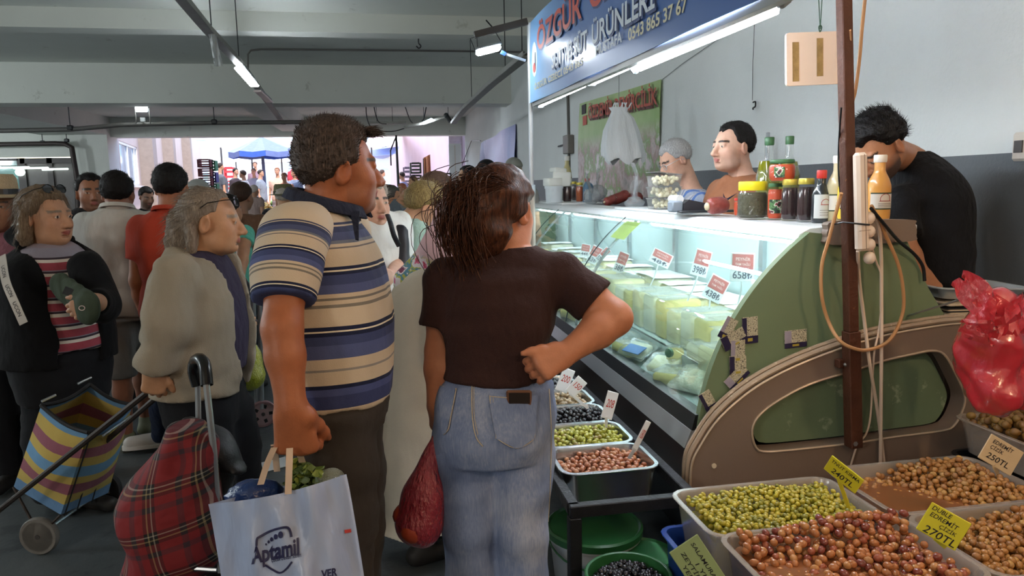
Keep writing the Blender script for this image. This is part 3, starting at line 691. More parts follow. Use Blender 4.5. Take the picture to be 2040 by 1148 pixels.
# crumpled clear bags
CRUMP = film('crumpled_bag', '#eef4f8', .2, .12, .5, bump=(26, 1.2))
def crumple(name, cat, label, c, r, m, seed, group=None, flat=.7, part='film', n=22, amp=.28, point=None):
    rn = np.random.RandomState(seed); a = np.linspace(0, 2 * PI, n, endpoint=False); ph = rn.rand(8) * 6.28; fr = rn.randint(2, 7, 8); G = []
    for j in range(n // 2 + 1):
        tt = -PI / 2 + PI * j / (n // 2); row = []
        for q in a:
            f = 1 + amp * sum(math.sin(fr[i] * q + ph[i] + tt * fr[-1 - i]) for i in range(5)) / 3.
            row.append(np.array((r[0] * f * math.cos(tt) * math.cos(q), r[1] * f * math.cos(tt) * math.sin(q), r[2] * (math.sin(tt) * flat + .25 * amp * math.sin(3 * q + ph[0]) * math.cos(tt)))))
        G.append(row)
    G = np.array(G); G[:, :, 2] -= G[:, :, 2].min(); t = thing(name, label, cat, c, group)
    mb = MB().grid(G + np.array(c), 0, True)
    if point is not None:
        top = np.array(c) + (0, 0, G[:, :, 2].max() * .9)
        for k in range(3):
            e = top + np.array(point) * (.7 + .3 * k) + (rn.rand(3) - .5) * .05; mid = (top + e) / 2 + (rn.rand(3) - .5) * .04
            path = spline([top - (0, 0, .03), mid, e], 4); fr_ = frame(e - top)
            G2 = [[q + fr_[:, 0] * w * (.02 + .02 * i / len(path)) + fr_[:, 1] * .008 * math.sin(3 * w + i) for w in (-1, -.3, .4, 1)] for i, q in enumerate(path)]; mb.grid(G2)
    mb.build(part, m, t, 180); return t
p = led(1197, 408); crumple('plastic_bag', 'bag', 'crumpled clear bag lying left of the sausages', p + (-.03, .16, 0), (.07, .10, .10), CRUMP, 1, 'clear bags on the ledge', point=(-.05, 0, .12))
p = led(1240, 403); crumple('plastic_bag', 'bag', 'crumpled clear bag standing behind the sausage heap', p + (-.02, .75, 0), (.09, .12, .12), CRUMP, 2, 'clear bags on the ledge', point=(.03, 0, .14))
p = led(1285, 418); crumple('plastic_bag', 'bag', 'crumpled clear bag lying between sausages and stacked boxes', p + (.0, .2, 0), (.06, .08, .06), CRUMP, 3, 'clear bags on the ledge', point=(0, 0, .16))
# three clear boxes of small cheese balls
BALL = mat('cheese_ball', '#efe6c4', .5, vary=.05)
p = led(1338, 418); s = depth(p) / FPX; q0 = p + (0, .12, 0); hb = 23 * s
BX = film('clear_box', '#f2f6f4', .14, .08, .5)
for k in range(3):
    q = q0 + (0, 0, k * hb); t = thing('clear_box', ['bottom clear box of white cheese balls', 'middle clear box of white cheese balls', 'top clear box of white cheese balls with its lid ajar'][k], 'plastic box', q, 'stacked clear boxes of cheese balls')
    w, d_ = 50 * s, .18
    mb = MB(); mb.box(q + (0, 0, .002), (w * .9, d_ * .9, .003))
    G = [[q + (sx * w / 2 * f, sy * d_ / 2 * f, z) for (sx, sy) in ((-1, -1), (1, -1), (1, 1), (-1, 1))] for (f, z) in ((.9, .003), (1., hb * .9), (1.06, hb * .93))]; mb.grid(G, 0, True); mb.build('box', BX, t, 30)
    MB().box(q + (0, 0, hb * .95 + (.012 if k == 2 else 0)), (w * 1.06, d_ * 1.06, .005), roty(.12 if k == 2 else 0), .002).build('lid', BX, t, 30)
    mb = MB(); r_ = random.Random(k)
    for i in range(46): mb.ball(q + ((r_.random() - .5) * w * .78, (r_.random() - .5) * d_ * .78, .014 + r_.random() * hb * .62), .0125, nu=8, nv=6)
    stuff(mb.build('cheese_balls', BALL, t, 180))
# dark card terminal with a paper roll
p = led(1402, 424); q = p + (0, .14, 0); s = depth(q) / FPX
t = thing('card_terminal', 'dark grey till printer with a white paper roll', 'till printer', q); DK = mat('charcoal_plastic', '#3a3a40', .45)
MB().prism([(-30 * s, 0), (34 * s, 0), (38 * s, 10 * s), (18 * s, 17 * s), (-20 * s, 25 * s), (-30 * s, 18 * s)], .16, q + (0, -.08, 0), RXZ).build('body', DK, t, 30)
MB().tube([q + (-34 * s, -.05, 26 * s), q + (-34 * s, .06, 26 * s)], 8 * s, 16).build('paper_roll', mat('till_paper', '#eef0f2', .6), t, 40)
MB().box(q + (-42 * s, -.04, 12 * s), (.06, .07, 22 * s), ch=.008).build('keypad', mat('grey_plastic', '#8c97a5', .4), t, 40)
MB().box(q + (.03, -.12, .006), (.3, .06, .012), ch=.004).build('tray', mat('dark_tray', '#2e3034', .3), t, 40)
# ================================================================ OLIVE STALL
def rrect(w, d, r, n=5):
    out = []
    for (sx, sy, a0) in ((1, 1, 0), (-1, 1, PI / 2), (-1, -1, PI), (1, -1, 1.5 * PI)):
        for i in range(n):
            a = a0 + PI / 2 * i / (n - 1); out.append((sx * (w / 2 - r) + r * math.cos(a), sy * (d / 2 - r) + r * math.sin(a)))
    return np.array(out)
def tub(mb, c, w, d, z0, z1, taper=.02, lip=.012, r=.03, th=.003):
    c = np.array(c); rows = []
    for (gw, z) in ((-taper * 2 - .02, z0), (-taper * 2, z0 + .008), (-.004, z1 - .012), (0, z1 - .006), (lip * 2, z1 - .006), (lip * 2 + .004, z1 - .002), (lip * 2, z1), (-.002, z1), (-.01, z1 - .012), (-taper * 2 - 2 * th, z0 + .008 + th), (-taper * 2 - .02, z0 + th)):
        P = rrect(w + gw, d + gw, max(.006, r + gw / 2 if gw > 0 else r)); rows.append(np.c_[P + c[:2], np.full(len(P), z)])
    mb.grid(np.array(rows), 0, True)
    for z, gw in ((z0, -taper * 2 - .02), (z0 + th, -taper * 2 - .02)): mb.add(np.c_[rrect(w + gw, d + gw, r) + c[:2], np.full(20, z)], [tuple(range(20))])
OL = {}
def olive_mats(key, cols): OL[key] = [mat('%s_olive_%d' % (key, i), c, .22, coat=.5, vary=.12, vscale=60) for i, c in enumerate(cols)]
olive_mats('green', ('#a79a2c', '#8f8a2a', '#b3a338', '#7d7a2b')); olive_mats('pink', ('#a96a3e', '#99523a', '#b27b48', '#7c3c30')); olive_mats('tan', ('#a5733c', '#94612f', '#b0854a', '#9a6b40'))
olive_mats('brown', ('#7d5a2c', '#6d4a22', '#8a6a34', '#75532a')); olive_mats('black', ('#17141c', '#1f1a20', '#120f16')); olive_mats('rose', ('#a5694a', '#95573c', '#ad7a58')); olive_mats('beige', ('#9b8262', '#87704e', '#ab9576')); olive_mats('lime', ('#9a9a35', '#87862c', '#a8a548', '#8d7d3e'))
def olive_shape(L=.0125, r=.0098, nu=10, nv=7):
    m = MB(); m.ball((0, 0, 0), (L, r, r), nu=nu, nv=nv); return m.verts(), list(m.f)
OV, OF = olive_shape(); OVL, OFL = olive_shape(nu=8, nv=5)
def pack(w, d, heap, r, seed, layers=2):
    rn = np.random.RandomState(seed); P = []
    for ly in range(layers):
        nx, ny = int(w / (r * 2.05)), int(d / (r * 1.8))
        for j in range(ny):
            for i in range(nx):
                u = (i + .5 + (.5 if j % 2 else 0) * 1.) / (nx + .5) - .5; v = (j + .5) / ny - .5
                x, y = u * w + rn.normal(0, r * .42), v * d + rn.normal(0, r * .42)
                x = np.clip(x, -w / 2 + r * .5, w / 2 - r * .5); y = np.clip(y, -d / 2 + r * .5, d / 2 - r * .5)
                P.append((x, y, heap(x / w, y / d) - ly * r * 1.5 + rn.normal(0, r * .38)))
    return np.array(P)
ALLOL = []           # (depth, pos, key, bin name, label, parent stuff bucket)
def fill(c, w, d, zs, heap, key, seed, label, group, r=.0108, layers=2, indiv=True, scale=1.):
    for p in pack(w, d, heap, r * scale, seed, layers):
        q = np.array((c[0] + p[0], c[1] + p[1], zs + p[2])); ALLOL.append((q, key, label, group, scale, indiv))
BINP = film('frosted_bin', '#d8cdc2', .34, .2, .5)
BRINE = film('cloudy_brine', '#a5653a', .62, .08, .4)
def olive_bin(cx, cy, w, d, z1, key, label, seed, heap, brine=None, h=.15, ol=None, grp=None, scale=1.):
    t = thing('olive_bin', label, 'bin', (cx, cy, z1 - h)); mb = MB(); tub(mb, (cx, cy), w, d, z1 - h, z1, .02, .012, .045); mb.build('tub', BINP, t, 40)
    if brine is not None: MB().prism(rrect(w - .035, d - .035, .04), brine, (cx, cy, z1), h0=brine - .03).build('brine', BRINE, t, 0)
    MB().prism(rrect(w - .06, d - .06, .04), -.055, (cx, cy, z1), h0=-h + .01).build('olive_mass', OL[key][1], t, 0)
    fill((cx, cy), w - .05, d - .05, z1, heap, key, seed, ol, grp, scale=scale); return t
n1 = lambda a, s: a * math.sin(s)
olive_bin(1.118, 1.888, .52, .30, .50, 'green', 'clear bin of small green olives at the left of the stall', 11, lambda u, v: -.012 + .018 * math.exp(-((u - .0) ** 2 * 4 + (v - .2) ** 2 * 8)) + .005 * math.sin(9 * u + 4 * v), ol='small green olive in the left olive bin', grp='green olives in the left bin', scale=.76)
olive_bin(1.138, 1.565, .54, .33, .505, 'pink', 'clear bin of large reddish olives at the front of the stall', 12, lambda u, v: -.026 + .05 * math.exp(-((v - .42) ** 2 * 18)) + .02 * math.exp(-((u - .45) ** 2 * 18)) + .012 * math.sin(7 * u + 1) * (v > -.1), brine=-.027, ol='reddish brown olive in the front olive bin', grp='reddish olives in the front bin', scale=1.06)
olive_bin(1.69, 1.925, .53, .34, .50, 'tan', 'clear bin of tan olives half under cloudy brine by the panel', 13, lambda u, v: -.05 + .055 / (1 + math.exp(-9 * (u + .55 * v - .05))) + .006 * math.sin(8 * u), brine=-.036, ol='tan olive in the brine bin by the panel', grp='tan olives in the brine bin', scale=.96)
olive_bin(1.70, 1.565, .53, .33, .50, 'tan', 'clear bin of tan olives behind the 270 sign at the lower right', 14, lambda u, v: -.02 + .02 * math.sin(3 * v + 1) + .012 * math.sin(6 * u), ol='tan olive in the bin behind the 270 sign', grp='tan olives in the right bin', scale=1.0)
olive_bin(2.215, 2.03, .42, .36, .605, 'brown', 'clear bin of large brown olives under the red bag', 15, lambda u, v: -.012 + .05 * math.exp(-(u * u * 3 + v * v * 3)), h=.13, ol='large brown olive in the raised bin', grp='brown olives in the raised bin', scale=1.38)
# crates and the table that carry the bins
BLUEC = mat('blue_crate', '#173a86', .4, vary=.06)
def crate(name, lab, cx, cy, w, d, z0, z1, m, slots=True):
    t = thing(name, lab, 'crate', (cx, cy, z0)); mb = MB(); tub(mb, (cx, cy), w, d, z0, z1, .012, .014, .035, .005); mb.build('body', m, t, 40)
    if slots:
        for k in range(4): MB().box((cx - w / 2 + w * (k + .5) / 4, cy - d / 2 - .002, (z0 + z1) / 2), (.02, .014, (z1 - z0) * .6), ch=.003).build('rib', m, t, 30)
    return t
crate('blue_crate', 'blue plastic crate under the green olive bin', 1.125, 1.83, .60, .40, .14, .385, BLUEC)
MB_ = thing('stall_table', 'low dark table carrying the crates and bins of olives', 'table', (1.6, 1.75, 0))
WOODD = mat('dark_stained_board', '#2b241f', .7, bump=(30, .4), stretch=(1, 8, 1))
MB().box((1.62, 1.74, .125), (1.72, .78, .03), ch=.005).build('tabletop', WOODD, MB_, 30)
for x in (.84, 2.4):
    for y in (1.4, 2.08): MB().box((x, y, .055), (.05, .05, .11), ch=.004).build('leg', WOODD, MB_, 30)
crate('black_crate', 'black crate under the front bin of reddish olives', 1.14, 1.49, .56, .22, .142, .345, BLACKP)
crate('black_crate', 'black crate under the two right hand olive bins', 1.72, 1.74, .56, .66, .142, .345, BLACKP)
crate('black_crate', 'black crate under the raised bin of brown olives', 2.22, 2.03, .44, .36, .142, .47, BLACKP)
# ---------------------------------------------------------------- steel pans on the low angle iron table
RUST = mat('worn_black_steel', '#25262a', .5, .4, bump=(40, .4), vary=.2, vscale=10, scratch=(26, '#6d7478', .66))
tb = thing('pan_table', 'low black angle iron table along the cheese counter', 'table', (.76, 3.0, 0))
tx0, tx1, ty0, ty1, tz = .565, .965, 2.12, 3.95, .45
for (c, sz) in (((tx0, (ty0 + ty1) / 2, tz - .02), (.035, ty1 - ty0, .04)), ((tx1, (ty0 + ty1) / 2, tz - .02), (.035, ty1 - ty0, .04)), (((tx0 + tx1) / 2, ty0, tz - .02), (tx1 - tx0 + .035, .035, .04)), (((tx0 + tx1) / 2, ty1, tz - .02), (tx1 - tx0 + .035, .035, .04))): MB().box(c, sz, ch=.003).build('frame_rail', RUST, tb, 30)
for x in (tx0, tx1):
    for y in (ty0, ty1): MB().box((x, y, tz / 2 - .02), (.04, .04, tz - .04), ch=.003).build('leg', RUST, tb, 30)
MB().box((tx0 + .2, (ty0 + ty1) / 2, .14), (.4, ty1 - ty0, .02)).build('lower_shelf', RUST, tb, 0) if False else None
PANS = [(2.43, 'rose', 'steel pan of reddish olives nearest the camera', 'reddish olive in the nearest steel pan'), (2.695, 'lime', 'steel pan of lime green olives second from the front', 'lime green olive in the second steel pan'), (2.955, 'black', 'steel pan of shiny black olives third from the front', 'shiny black olive in the third steel pan'), (3.21, 'beige', 'steel pan of beige olives beside the hand of the woman', 'beige olive in the fourth steel pan'), (3.465, 'black', 'farthest steel pan of black olives', 'black olive in the farthest steel pan')]
for i, (y, key, lab, ol) in enumerate(PANS):
    cx = .755; t = thing('steel_pan', lab, 'pan', (cx, y, .33)); mb = MB(); tub(mb, (cx, y), .335, .238, tz - .10, tz + .022, .010, .012, .045, .002); mb.build('pan', STEEL, t, 40)
    MB().prism(rrect(.29, .2, .04), -.03, (cx, y, tz), h0=-.08).build('olive_mass', OL[key][1], t, 0)
    fill((cx, y), .30, .205, tz + .010, [lambda u, v: -.012 + .012 * math.sin(5 * u + 1), lambda u, v: -.004 + .022 * math.exp(-(u * u + v * v) * 6), lambda u, v: -.004 + .02 * math.exp(-((u - .2) ** 2 + v * v) * 6), lambda u, v: -.01 + .012 * math.sin(6 * u), lambda u, v: 0.][i], key, 30 + i, ol, 'olives in the steel pans', scale=(.98, 1.0, .98, 1.25, 1.1)[i], indiv=i < 2)
# ---------------------------------------------------------------- individual olives: the 300 that show largest; the rest joined bin by bin
def inframe(q):
    c = (q - CPOS) @ CAM; x, y = CX + FPX * c[0] / c[2], CY + FPX * c[1] / c[2]; return -5 < x < 2045 and -5 < y < 1152
meshes = {}
def olive_mesh(key, k, scale):
    kk = (key, k, scale)
    if kk not in meshes:
        me = bpy.data.meshes.new('olive'); me.from_pydata((OV * scale).tolist(), [], OF); me.materials.append(OL[key][k]); me.shade_smooth(); meshes[kk] = me
    return meshes[kk]
cand = sorted([o for o in ALLOL if inframe(o[0]) and o[5]], key=lambda o: depth(o[0]) / (o[4]) - 4 * (o[0][2] - .5))
top = set(id(o) for o in cand[:290]); rn = np.random.RandomState(5); rest = {}
SINGLE_OLIVES = []
for o in ALLOL:
    q, key, lab, grp, sc, _ = o; k = rn.randint(len(OL[key])) if rn.rand() > .4 else 0; e = rn.rand(3) * 6.28; R = rotz(e[0]) @ roty((e[1] / 6.28 - .5) * 1.2)
    if id(o) in top:
        SINGLE_OLIVES.append((q, key, k, sc, R, lab, grp))
    else: rest.setdefault(lab, []).append((q, key, k, sc, R))
for (q, key, k, sc, R, lab, grp) in SINGLE_OLIVES:
    ob = bpy.data.objects.new('olive', olive_mesh(key, k, sc)); COL.objects.link(ob); ob.location = tuple(q); ob.rotation_euler = Matrix(R.tolist()).to_euler(); tag(ob, lab, 'olive', grp)
for lab, L_ in rest.items():
    mb = MB()
    key = L_[0][1]
    for (q, key, k, sc, R) in L_: mb.cur = k; s_ = 1 + .14 * (rn.rand() - .5); mb.add(OVL * sc * s_ @ R.T + q, OFL)
    ob = mb.build('olives', OL[key], None, 180); tag(ob, 'heap of ' + lab.replace(' olive ', ' olives ', 1).replace('large brown olive', 'large brown olives'), 'olives'); stuff(ob)
# ---------------------------------------------------------------- hand lettered signs
def sign(name, TL, TR, BL, d, m, lines, foot=None, lab='', ink=INK, dz=0.):
    tl, tr, bl = atD(*TL, d), atD(*TR, d + dz), atD(*BL, d); ex, ey = plate_axes(tl, tr, bl); w = np.linalg.norm(tr - tl); h = (tl - bl) @ ey; n = np.cross(ex, ey); c = tl + ex * w / 2 - ey * h / 2; R = np.stack([ex, ey, n], 1)
    t = thing(name, lab, 'price sign', c - ey * h / 2)
    MB().box(c, (w, h, .004), R, .0015).build('plate', m, t, 0)
    mb = MB()
    for (txt, u, v, sz, wd) in lines: put_text(mb, txt, c + ex * w * u + ey * h * v + n * .0026, ex, ey, h * sz, .008, .0004, fit=w * wd, shear=.12)
    mb.build('lettering', ink, t, 0)
    if foot is not None:
        f = atD(*foot, d + .015); b = c - ey * h * .48; MB().box((b + f) / 2, (.012, np.linalg.norm(b - f) + .01, .003), np.stack([np.cross(nrm(b - f), n), nrm(b - f), n], 1)).build('stem', m, t, 0)
    return t
YEL = mat('yellow_plastic', '#d3c92c', .4, vary=.04); GRS = mat('sage_plastic', '#8fa070', .4, vary=.04); CRM = mat('cream_plastic_card', '#c9b18f', .45, vary=.04)
sign('price_sign', (1658, 907), (1722, 957), (1667, 955), 1.98, YEL, [('TNUT KIRMA', 0, .25, .26, .86), ('240TL', .02, -.2, .42, .66)], (1690, 1010), 'small yellow sign reading 240TL between the green and tan olives', dz=-.06)
sign('price_sign', (1857, 1000), (1936, 1044), (1846, 1066), 1.72, YEL, [('DUBLE', -.2, .36, .2, .48), ('EDREMİT', -.06, .15, .2, .7), ('ÇİZİK', .12, -.06, .17, .42), ('270TL', .03, -.34, .34, .8)], (1882, 1090), 'yellow sign reading DUBLE EDREMIT and 270TL', dz=-.03)
sign('price_sign', (1975, 864), (2040, 902), (1957, 917), 2.02, CRM, [('EDREMİT', -.08, .3, .2, .6), ('ÇİZİK', -.18, .08, .18, .38), ('250TL', -.02, -.24, .3, .66)], (1987, 942), 'cream sign reading 250TL in front of the brown olives')
sign('price_sign', (1389, 1064), (1446, 1150), (1357, 1138), 1.62, GRS, [('SALAMURA', -.02, .22, .17, .8), ('1 YIL', .14, 0., .17, .4), ('ZEYTİN', -.05, -.18, .17, .66), ('YERLİ', 0.1, -.36, .17, .5)], None, 'sage green handwritten sign leaning on the blue crate')
for i, (TL, TR, BL, ft, d, txt, lab) in enumerate((((1211, 778), (1233, 784), (1199, 832), (1208, 850), 2.85, '208', 'white card reading 208 standing in the lime green olives'), ((1287, 837), (1297, 842), (1262, 897), (1254, 912), 2.5, '180', 'white card seen almost edge on in the reddish pan'), ((1152, 748), (1170, 764), (1152, 800), (1170, 812), 3.1, '150', 'white card reading 150 between black and beige olives'), ((1123, 731), (1146, 740), (1112, 778), (1117, 785), 3.35, '200', 'white card reading 200 below the hand of the woman'), ((1092, 690), (1103, 694), (1090, 712), (1093, 725), 3.7, '180', 'small white card half hidden behind the hand'))):
    sign('price_card', TL, TR, BL, d, PLATE, [(txt, 0, .05, .42, .66)], ft, lab, REDINK)
# ---------------------------------------------------------------- buckets on the floor
def bucket(c, r, h, m, label, lid=None, fillm=None, wall=None):
    t = thing('bucket', label, 'bucket', c); c = np.array(c)
    MB().lathe([(r * .86, 0), (r * .88, .004), (r * .99, h - .03), (r * 1.04, h - .03), (r * 1.05, h - .002), (r * 1.02, h), (r * .97, h - .002), (r * .96, h - .05), (r * .9, h * .3)], c, n=32).build('body', wall or m, t, 40)
    MB().tube([c + (r * 1.05 * math.cos(a), r * 1.05 * math.sin(a), h - .03 - .06 * abs(math.sin(a))) for a in np.linspace(PI, 2 * PI, 16)], .004, 6).build('handle', m, t)
    if lid: MB().lathe([(r * 1.07, h - .02), (r * 1.08, h + .004), (r * 1.03, h + .01), (r * .98, h + .002), (r * .5, h + .004), (0, h + .005)], c, n=32).build('lid', lid, t, 30)
    if fillm: MB().lathe([(r * .95, h * .72), (0, h * .78)], c, n=24).build('olive_mass', fillm, t, 0)
    return t
BG = mat('green_bucket', '#2f6b3e', .35, vary=.06); BWH = mat('milky_bucket', '#c6cbd0', .4)
bucket((.725, 2.44, 0), .165, .21, BG, 'white bucket with a green lid under the pan table', BG, None, BWH)
bucket((.85, 2.27, 0), .105, .17, BG, 'green bucket with a lid behind the bucket of black olives', BG)
bucket((.69, 1.965, 0), .125, .29, BG, 'open green bucket of black olives beside the blue crate', None, OL['black'][0])
mb = MB(); rn2 = np.random.RandomState(9)
for i in range(420):
    a, q = rn2.rand() * 6.28, math.sqrt(rn2.rand()) * .108; e = rn2.rand(2) * 6; mb.cur = i % 3; mb.add(OVL @ (rotz(e[0]) @ roty(e[1])).T + (.69 + q * math.cos(a), 1.965 + q * math.sin(a), .245 + .02 * rn2.rand() + .02 * (1 - q / .12)), OFL)
stuff(tag(mb.build('olives', OL['black'], None, 180), 'black olives heaped inside the open green bucket', 'olives'))
# ---------------------------------------------------------------- rusty pole, power strip, cables
RUSTP = mat('rusty_brown_pole', '#4f2c1c', .6, .2, bump=(50, .5), vary=.25, vscale=9, scratch=(14, '#8a5a3a', .66))
PX0, PX1 = 1680, 1693
pt, pb, pm = atY(1679.5, -120, 2.245), atY(1701, 890, 2.245), atY(1695, 660, 2.245)
ax = nrm(pt - pb); Rp = np.stack([nrm(np.cross((0, 1, 0), ax)), nrm(np.cross(ax, nrm(np.cross((0, 1, 0), ax)))), ax], 1)
t = thing('awning_pole', 'rusty brown square pole bolted to the end of the counter', 'pole', pb)
MB().box((pt + pm) / 2, (.038, .038, np.linalg.norm(pt - pm)), Rp, .003).build('upper_tube', RUSTP, t, 30)
MB().box((pm + pb) / 2, (.046, .046, np.linalg.norm(pm - pb)), Rp, .003).build('sleeve', RUSTP, t, 30)
q = atY(1683, 725, 2.26); MB().box(q + (0, .01, 0), (.05, .03, .03), ch=.003).build('bracket', RUSTP, t, 30); MB().ball(q + (-.006, -.012, 0), .007, nu=8, nv=6).build('bolt', ALU, t)
q = atY(1705, 885, 2.22); MB().cyl(q, q + (0, .02, 0), .009, n=6).build('bolt', ALU, t)
PEACH = mat('warm_white_plastic', '#e0cdbc', .45, vary=.03)
a, b = atY(1713, 304, 2.2), atY(1717, 500, 2.2); axs = nrm(a - b); Rs = np.stack([nrm(np.cross((0, 1, 0), axs)), np.cross(axs, nrm(np.cross((0, 1, 0), axs))), axs], 1)
t = thing('power_strip', 'white power strip tied upright to the rusty pole', 'power strip', b)
MB().box((a + b) / 2, (.041, .035, np.linalg.norm(a - b)), Rs, .009).build('body', PEACH, t, 30)
MB().box((a + b) / 2 + Rs[:, 0] * .004 - Rs[:, 1] * .018, (.0015, .002, np.linalg.norm(a - b) * .96), Rs).build('seam', mat('seam_brown', '#8f7a6a', .6), t, 0)
MB().box(b + axs * .07 - Rs[:, 1] * .018, (.041, .002, .0015), Rs).build('seam', mat('seam_brown'), t, 0)
for k in range(4): MB().ball(a - axs * (.22 + .045 * k) + Rs[:, 0] * .028, (.02, .02, .022), nu=10, nv=7).build('plug', PEACH, t)
MB().tube([atY(px, py, yy) for px, py, yy in ((1662, 447, 2.25), (1680, 443, 2.2), (1700, 445, 2.175), (1732, 448, 2.18))], .003, 6).build('tie', BLACKP, t)
CABT = mat('tan_cable', '#b98a5e', .5, vary=.05); CABW = mat('white_cable', '#d8c4b2', .5, vary=.05)
def cable(pts, r, m, label, Y=2.27, name='cable', jit=0.):
    P = spline([atY(q[0], q[1], q[2] if len(q) > 2 else Y) for q in pts], 6); return tag(MB().tube(P, r, 7).build(name, m), label, 'cable')
cable([(1736, 410, 2.2), (1765, 470, 2.26), (1790, 530), (1800, 590), (1795, 635), (1770, 680, 2.24), (1730, 697, 2.2), (1700, 694, 2.2), (1672, 678, 2.22), (1650, 640, 2.27), (1637, 590), (1637, 530), (1650, 480, 2.26), (1672, 400, 2.24), (1676, 385, 2.23)], .0062, CABT, 'thick tan cable hanging in a wide loop round the pole')
cable([(1735, 430, 2.21), (1749, 450, 2.24), (1755, 500), (1756, 600, 2.27), (1756, 700, 2.25), (1755, 800, 2.24), (1754, 925, 2.26)], .0062, CABW, 'white cable hanging straight down right of the pole')
cable([(1709, 500, 2.2), (1712, 560, 2.26), (1722, 640), (1732, 720, 2.24), (1745, 800), (1755, 870, 2.27), (1761, 925)], .0062, CABW, 'white cable hanging from the bottom of the power strip')
cable([(1733, 480, 2.21), (1745, 520), (1757, 560), (1752, 650), (1742, 700, 2.25), (1738, 760), (1734, 830, 2.27), (1725, 865), (1709, 885), (1700, 910), (1693, 935)], .0035, CABW, 'thin white flex curling under the foot of the pole')
cable([(1735, 415, 2.19), (1760, 445, 2.22), (1790, 480, 2.3), (1820, 505, 2.32), (1838, 530, 2.33), (1842, 560, 2.33)], .006, BLACKP, 'black cable running down from the power strip')
cable([(1726, -30, 2.2), (1722, 10), (1717, 60), (1712, 120), (1704, 180), (1699, 200), (1698, 215)], .006, CABT, 'tan cable hanging beside the top of the pole')
cable([(1694, 60, 2.2), (1697, 120), (1696, 200), (1697, 300)], .003, CABT, 'thin tan flex running down the right side of the pole')
cable([(1676, 215, 2.2), (1671, 290), (1671, 350), (1676, 400)], .003, BLACKP, 'thin dark flex bowing out left of the pole')
# cutting board on a string
BOARD = mat('pink_white_board', '#e8cdb8', .5, vary=.03); OCH = mat('brown_tape', '#9a7a48', .5, vary=.35, vscale=30)
tl, tr, bl = atY(1565, 66, 2.6), atY(1692, 62, 2.6), atY(1567, 172, 2.6); ex, ey = plate_axes(tl, tr, bl); w, h = np.linalg.norm(tr - tl), (tl - bl) @ ey; c = tl + ex * w / 2 - ey * h / 2; n = np.cross(ex, ey); R = np.stack([ex, ey, n], 1)
t = thing('hanging_board', 'pale pink plastic board hanging from a string behind the pole', 'board', c - ey * h / 2)
MB().prism(rrect(w, h, .012), .006, c, R, -.006).build('board', BOARD, t, 30)
for u, v, hh in ((-.36, -.05, .74), (.02, .02, .72)): MB().box(c + ex * w * u + ey * h * v + n * .0066, (w * .1, h * hh, .0012), R).build('tape_strip', OCH, t, 0)
k = atY(1634, 58, 2.59); MB().tube([k, atY(1629, -40, 2.59)], .0018, 5).tube([k, atY(1640, -40, 2.59)], .0018, 5).build('string', mat('green_string', '#32503a', .7), t)
MB().tube(spline([k + (0, 0, .014), k + (.006, 0, .006), k + (0, 0, -.01), k + (-.006, 0, .006)], 4, True), .0022, 5, True).build('knot', mat('green_string'), t)
# stickers on the green panel
SK = NT('torn_sticker'); _b = SK.n('BsdfPrincipled'); SK.l(_b.outputs[0], SK.out.inputs[0]); _t = SK.n('TexCoord'); SK.set(_b, Roughness=.4)
_w = SK.n('TexNoise'); SK.set(_w, Scale=160, Detail=1); SK.l(_t.outputs['Object'], _w.inputs['Vector'])
SK.l(SK.ramp(_w.outputs[0], [(0, lin('#b9b29a')), (.5, lin('#3c3a34')), (.56, lin('#c9c2a8'))], 'CONSTANT'), _b.inputs['Base Color']); STTXT = SK.m
NAVY = mat('sticker_navy', '#2a2542', .35, vary=.2, vscale=30); LILAC = mat('sticker_lilac', '#9a93a4', .4, vary=.15, vscale=30); YLW = mat('sticker_yellow', '#a8983c', .5)
for i, (px, py, w, h, rt, lab) in enumerate(((1585, 675, 48, 36, .05, 'complete sticker on the green panel beside the tan cable'), (1494, 658, 34, 54, .05, 'upper sticker of the torn cluster on the green panel'), (1450, 655, 26, 46, -.5, 'torn sticker at the curved edge of the green panel'), (1462, 676, 52, 30, .45, 'crossed sticker in the middle of the torn cluster'), (1470, 700, 30, 46, .0, 'torn sticker just below the crossed stickers'), (1470, 728, 36, 40, .05, 'torn sticker above the slanted lowest pair'), (1468, 752, 52, 28, .75, 'slanted torn sticker near the taupe frame'), (1411, 800, 26, 44, .5, 'lowest torn sticker at the edge of the glass'))):
    c = atY(px, py, PY - .0035 - .0008 * i); s = depth(c) / FPX; R = roty(-rt) @ np.stack([(1, 0, 0), (0, 0, 1.), (0, -1, 0)], 1)
    t = thing('sticker', lab, 'sticker', c); w *= s; h *= s
    MB().box(c, (w, h, .0006), R).build('paper', STTXT, t, 0)
    MB().box(c + R @ np.array((0, -h * .36, .0006)), (w, h * .28, .0004), R).build('navy_band', NAVY, t, 0)
    MB().box(c + R @ np.array((-w * .34, h * .12, .0006)), (w * .3, h * .7, .0004), R).build('lilac_field', LILAC if i % 2 == 0 else NAVY, t, 0)
    MB().box(c + R @ np.array((0, -h * .36, .001)), (w * .3, h * .12, .0004), R).build('yellow_mark', YLW, t, 0)
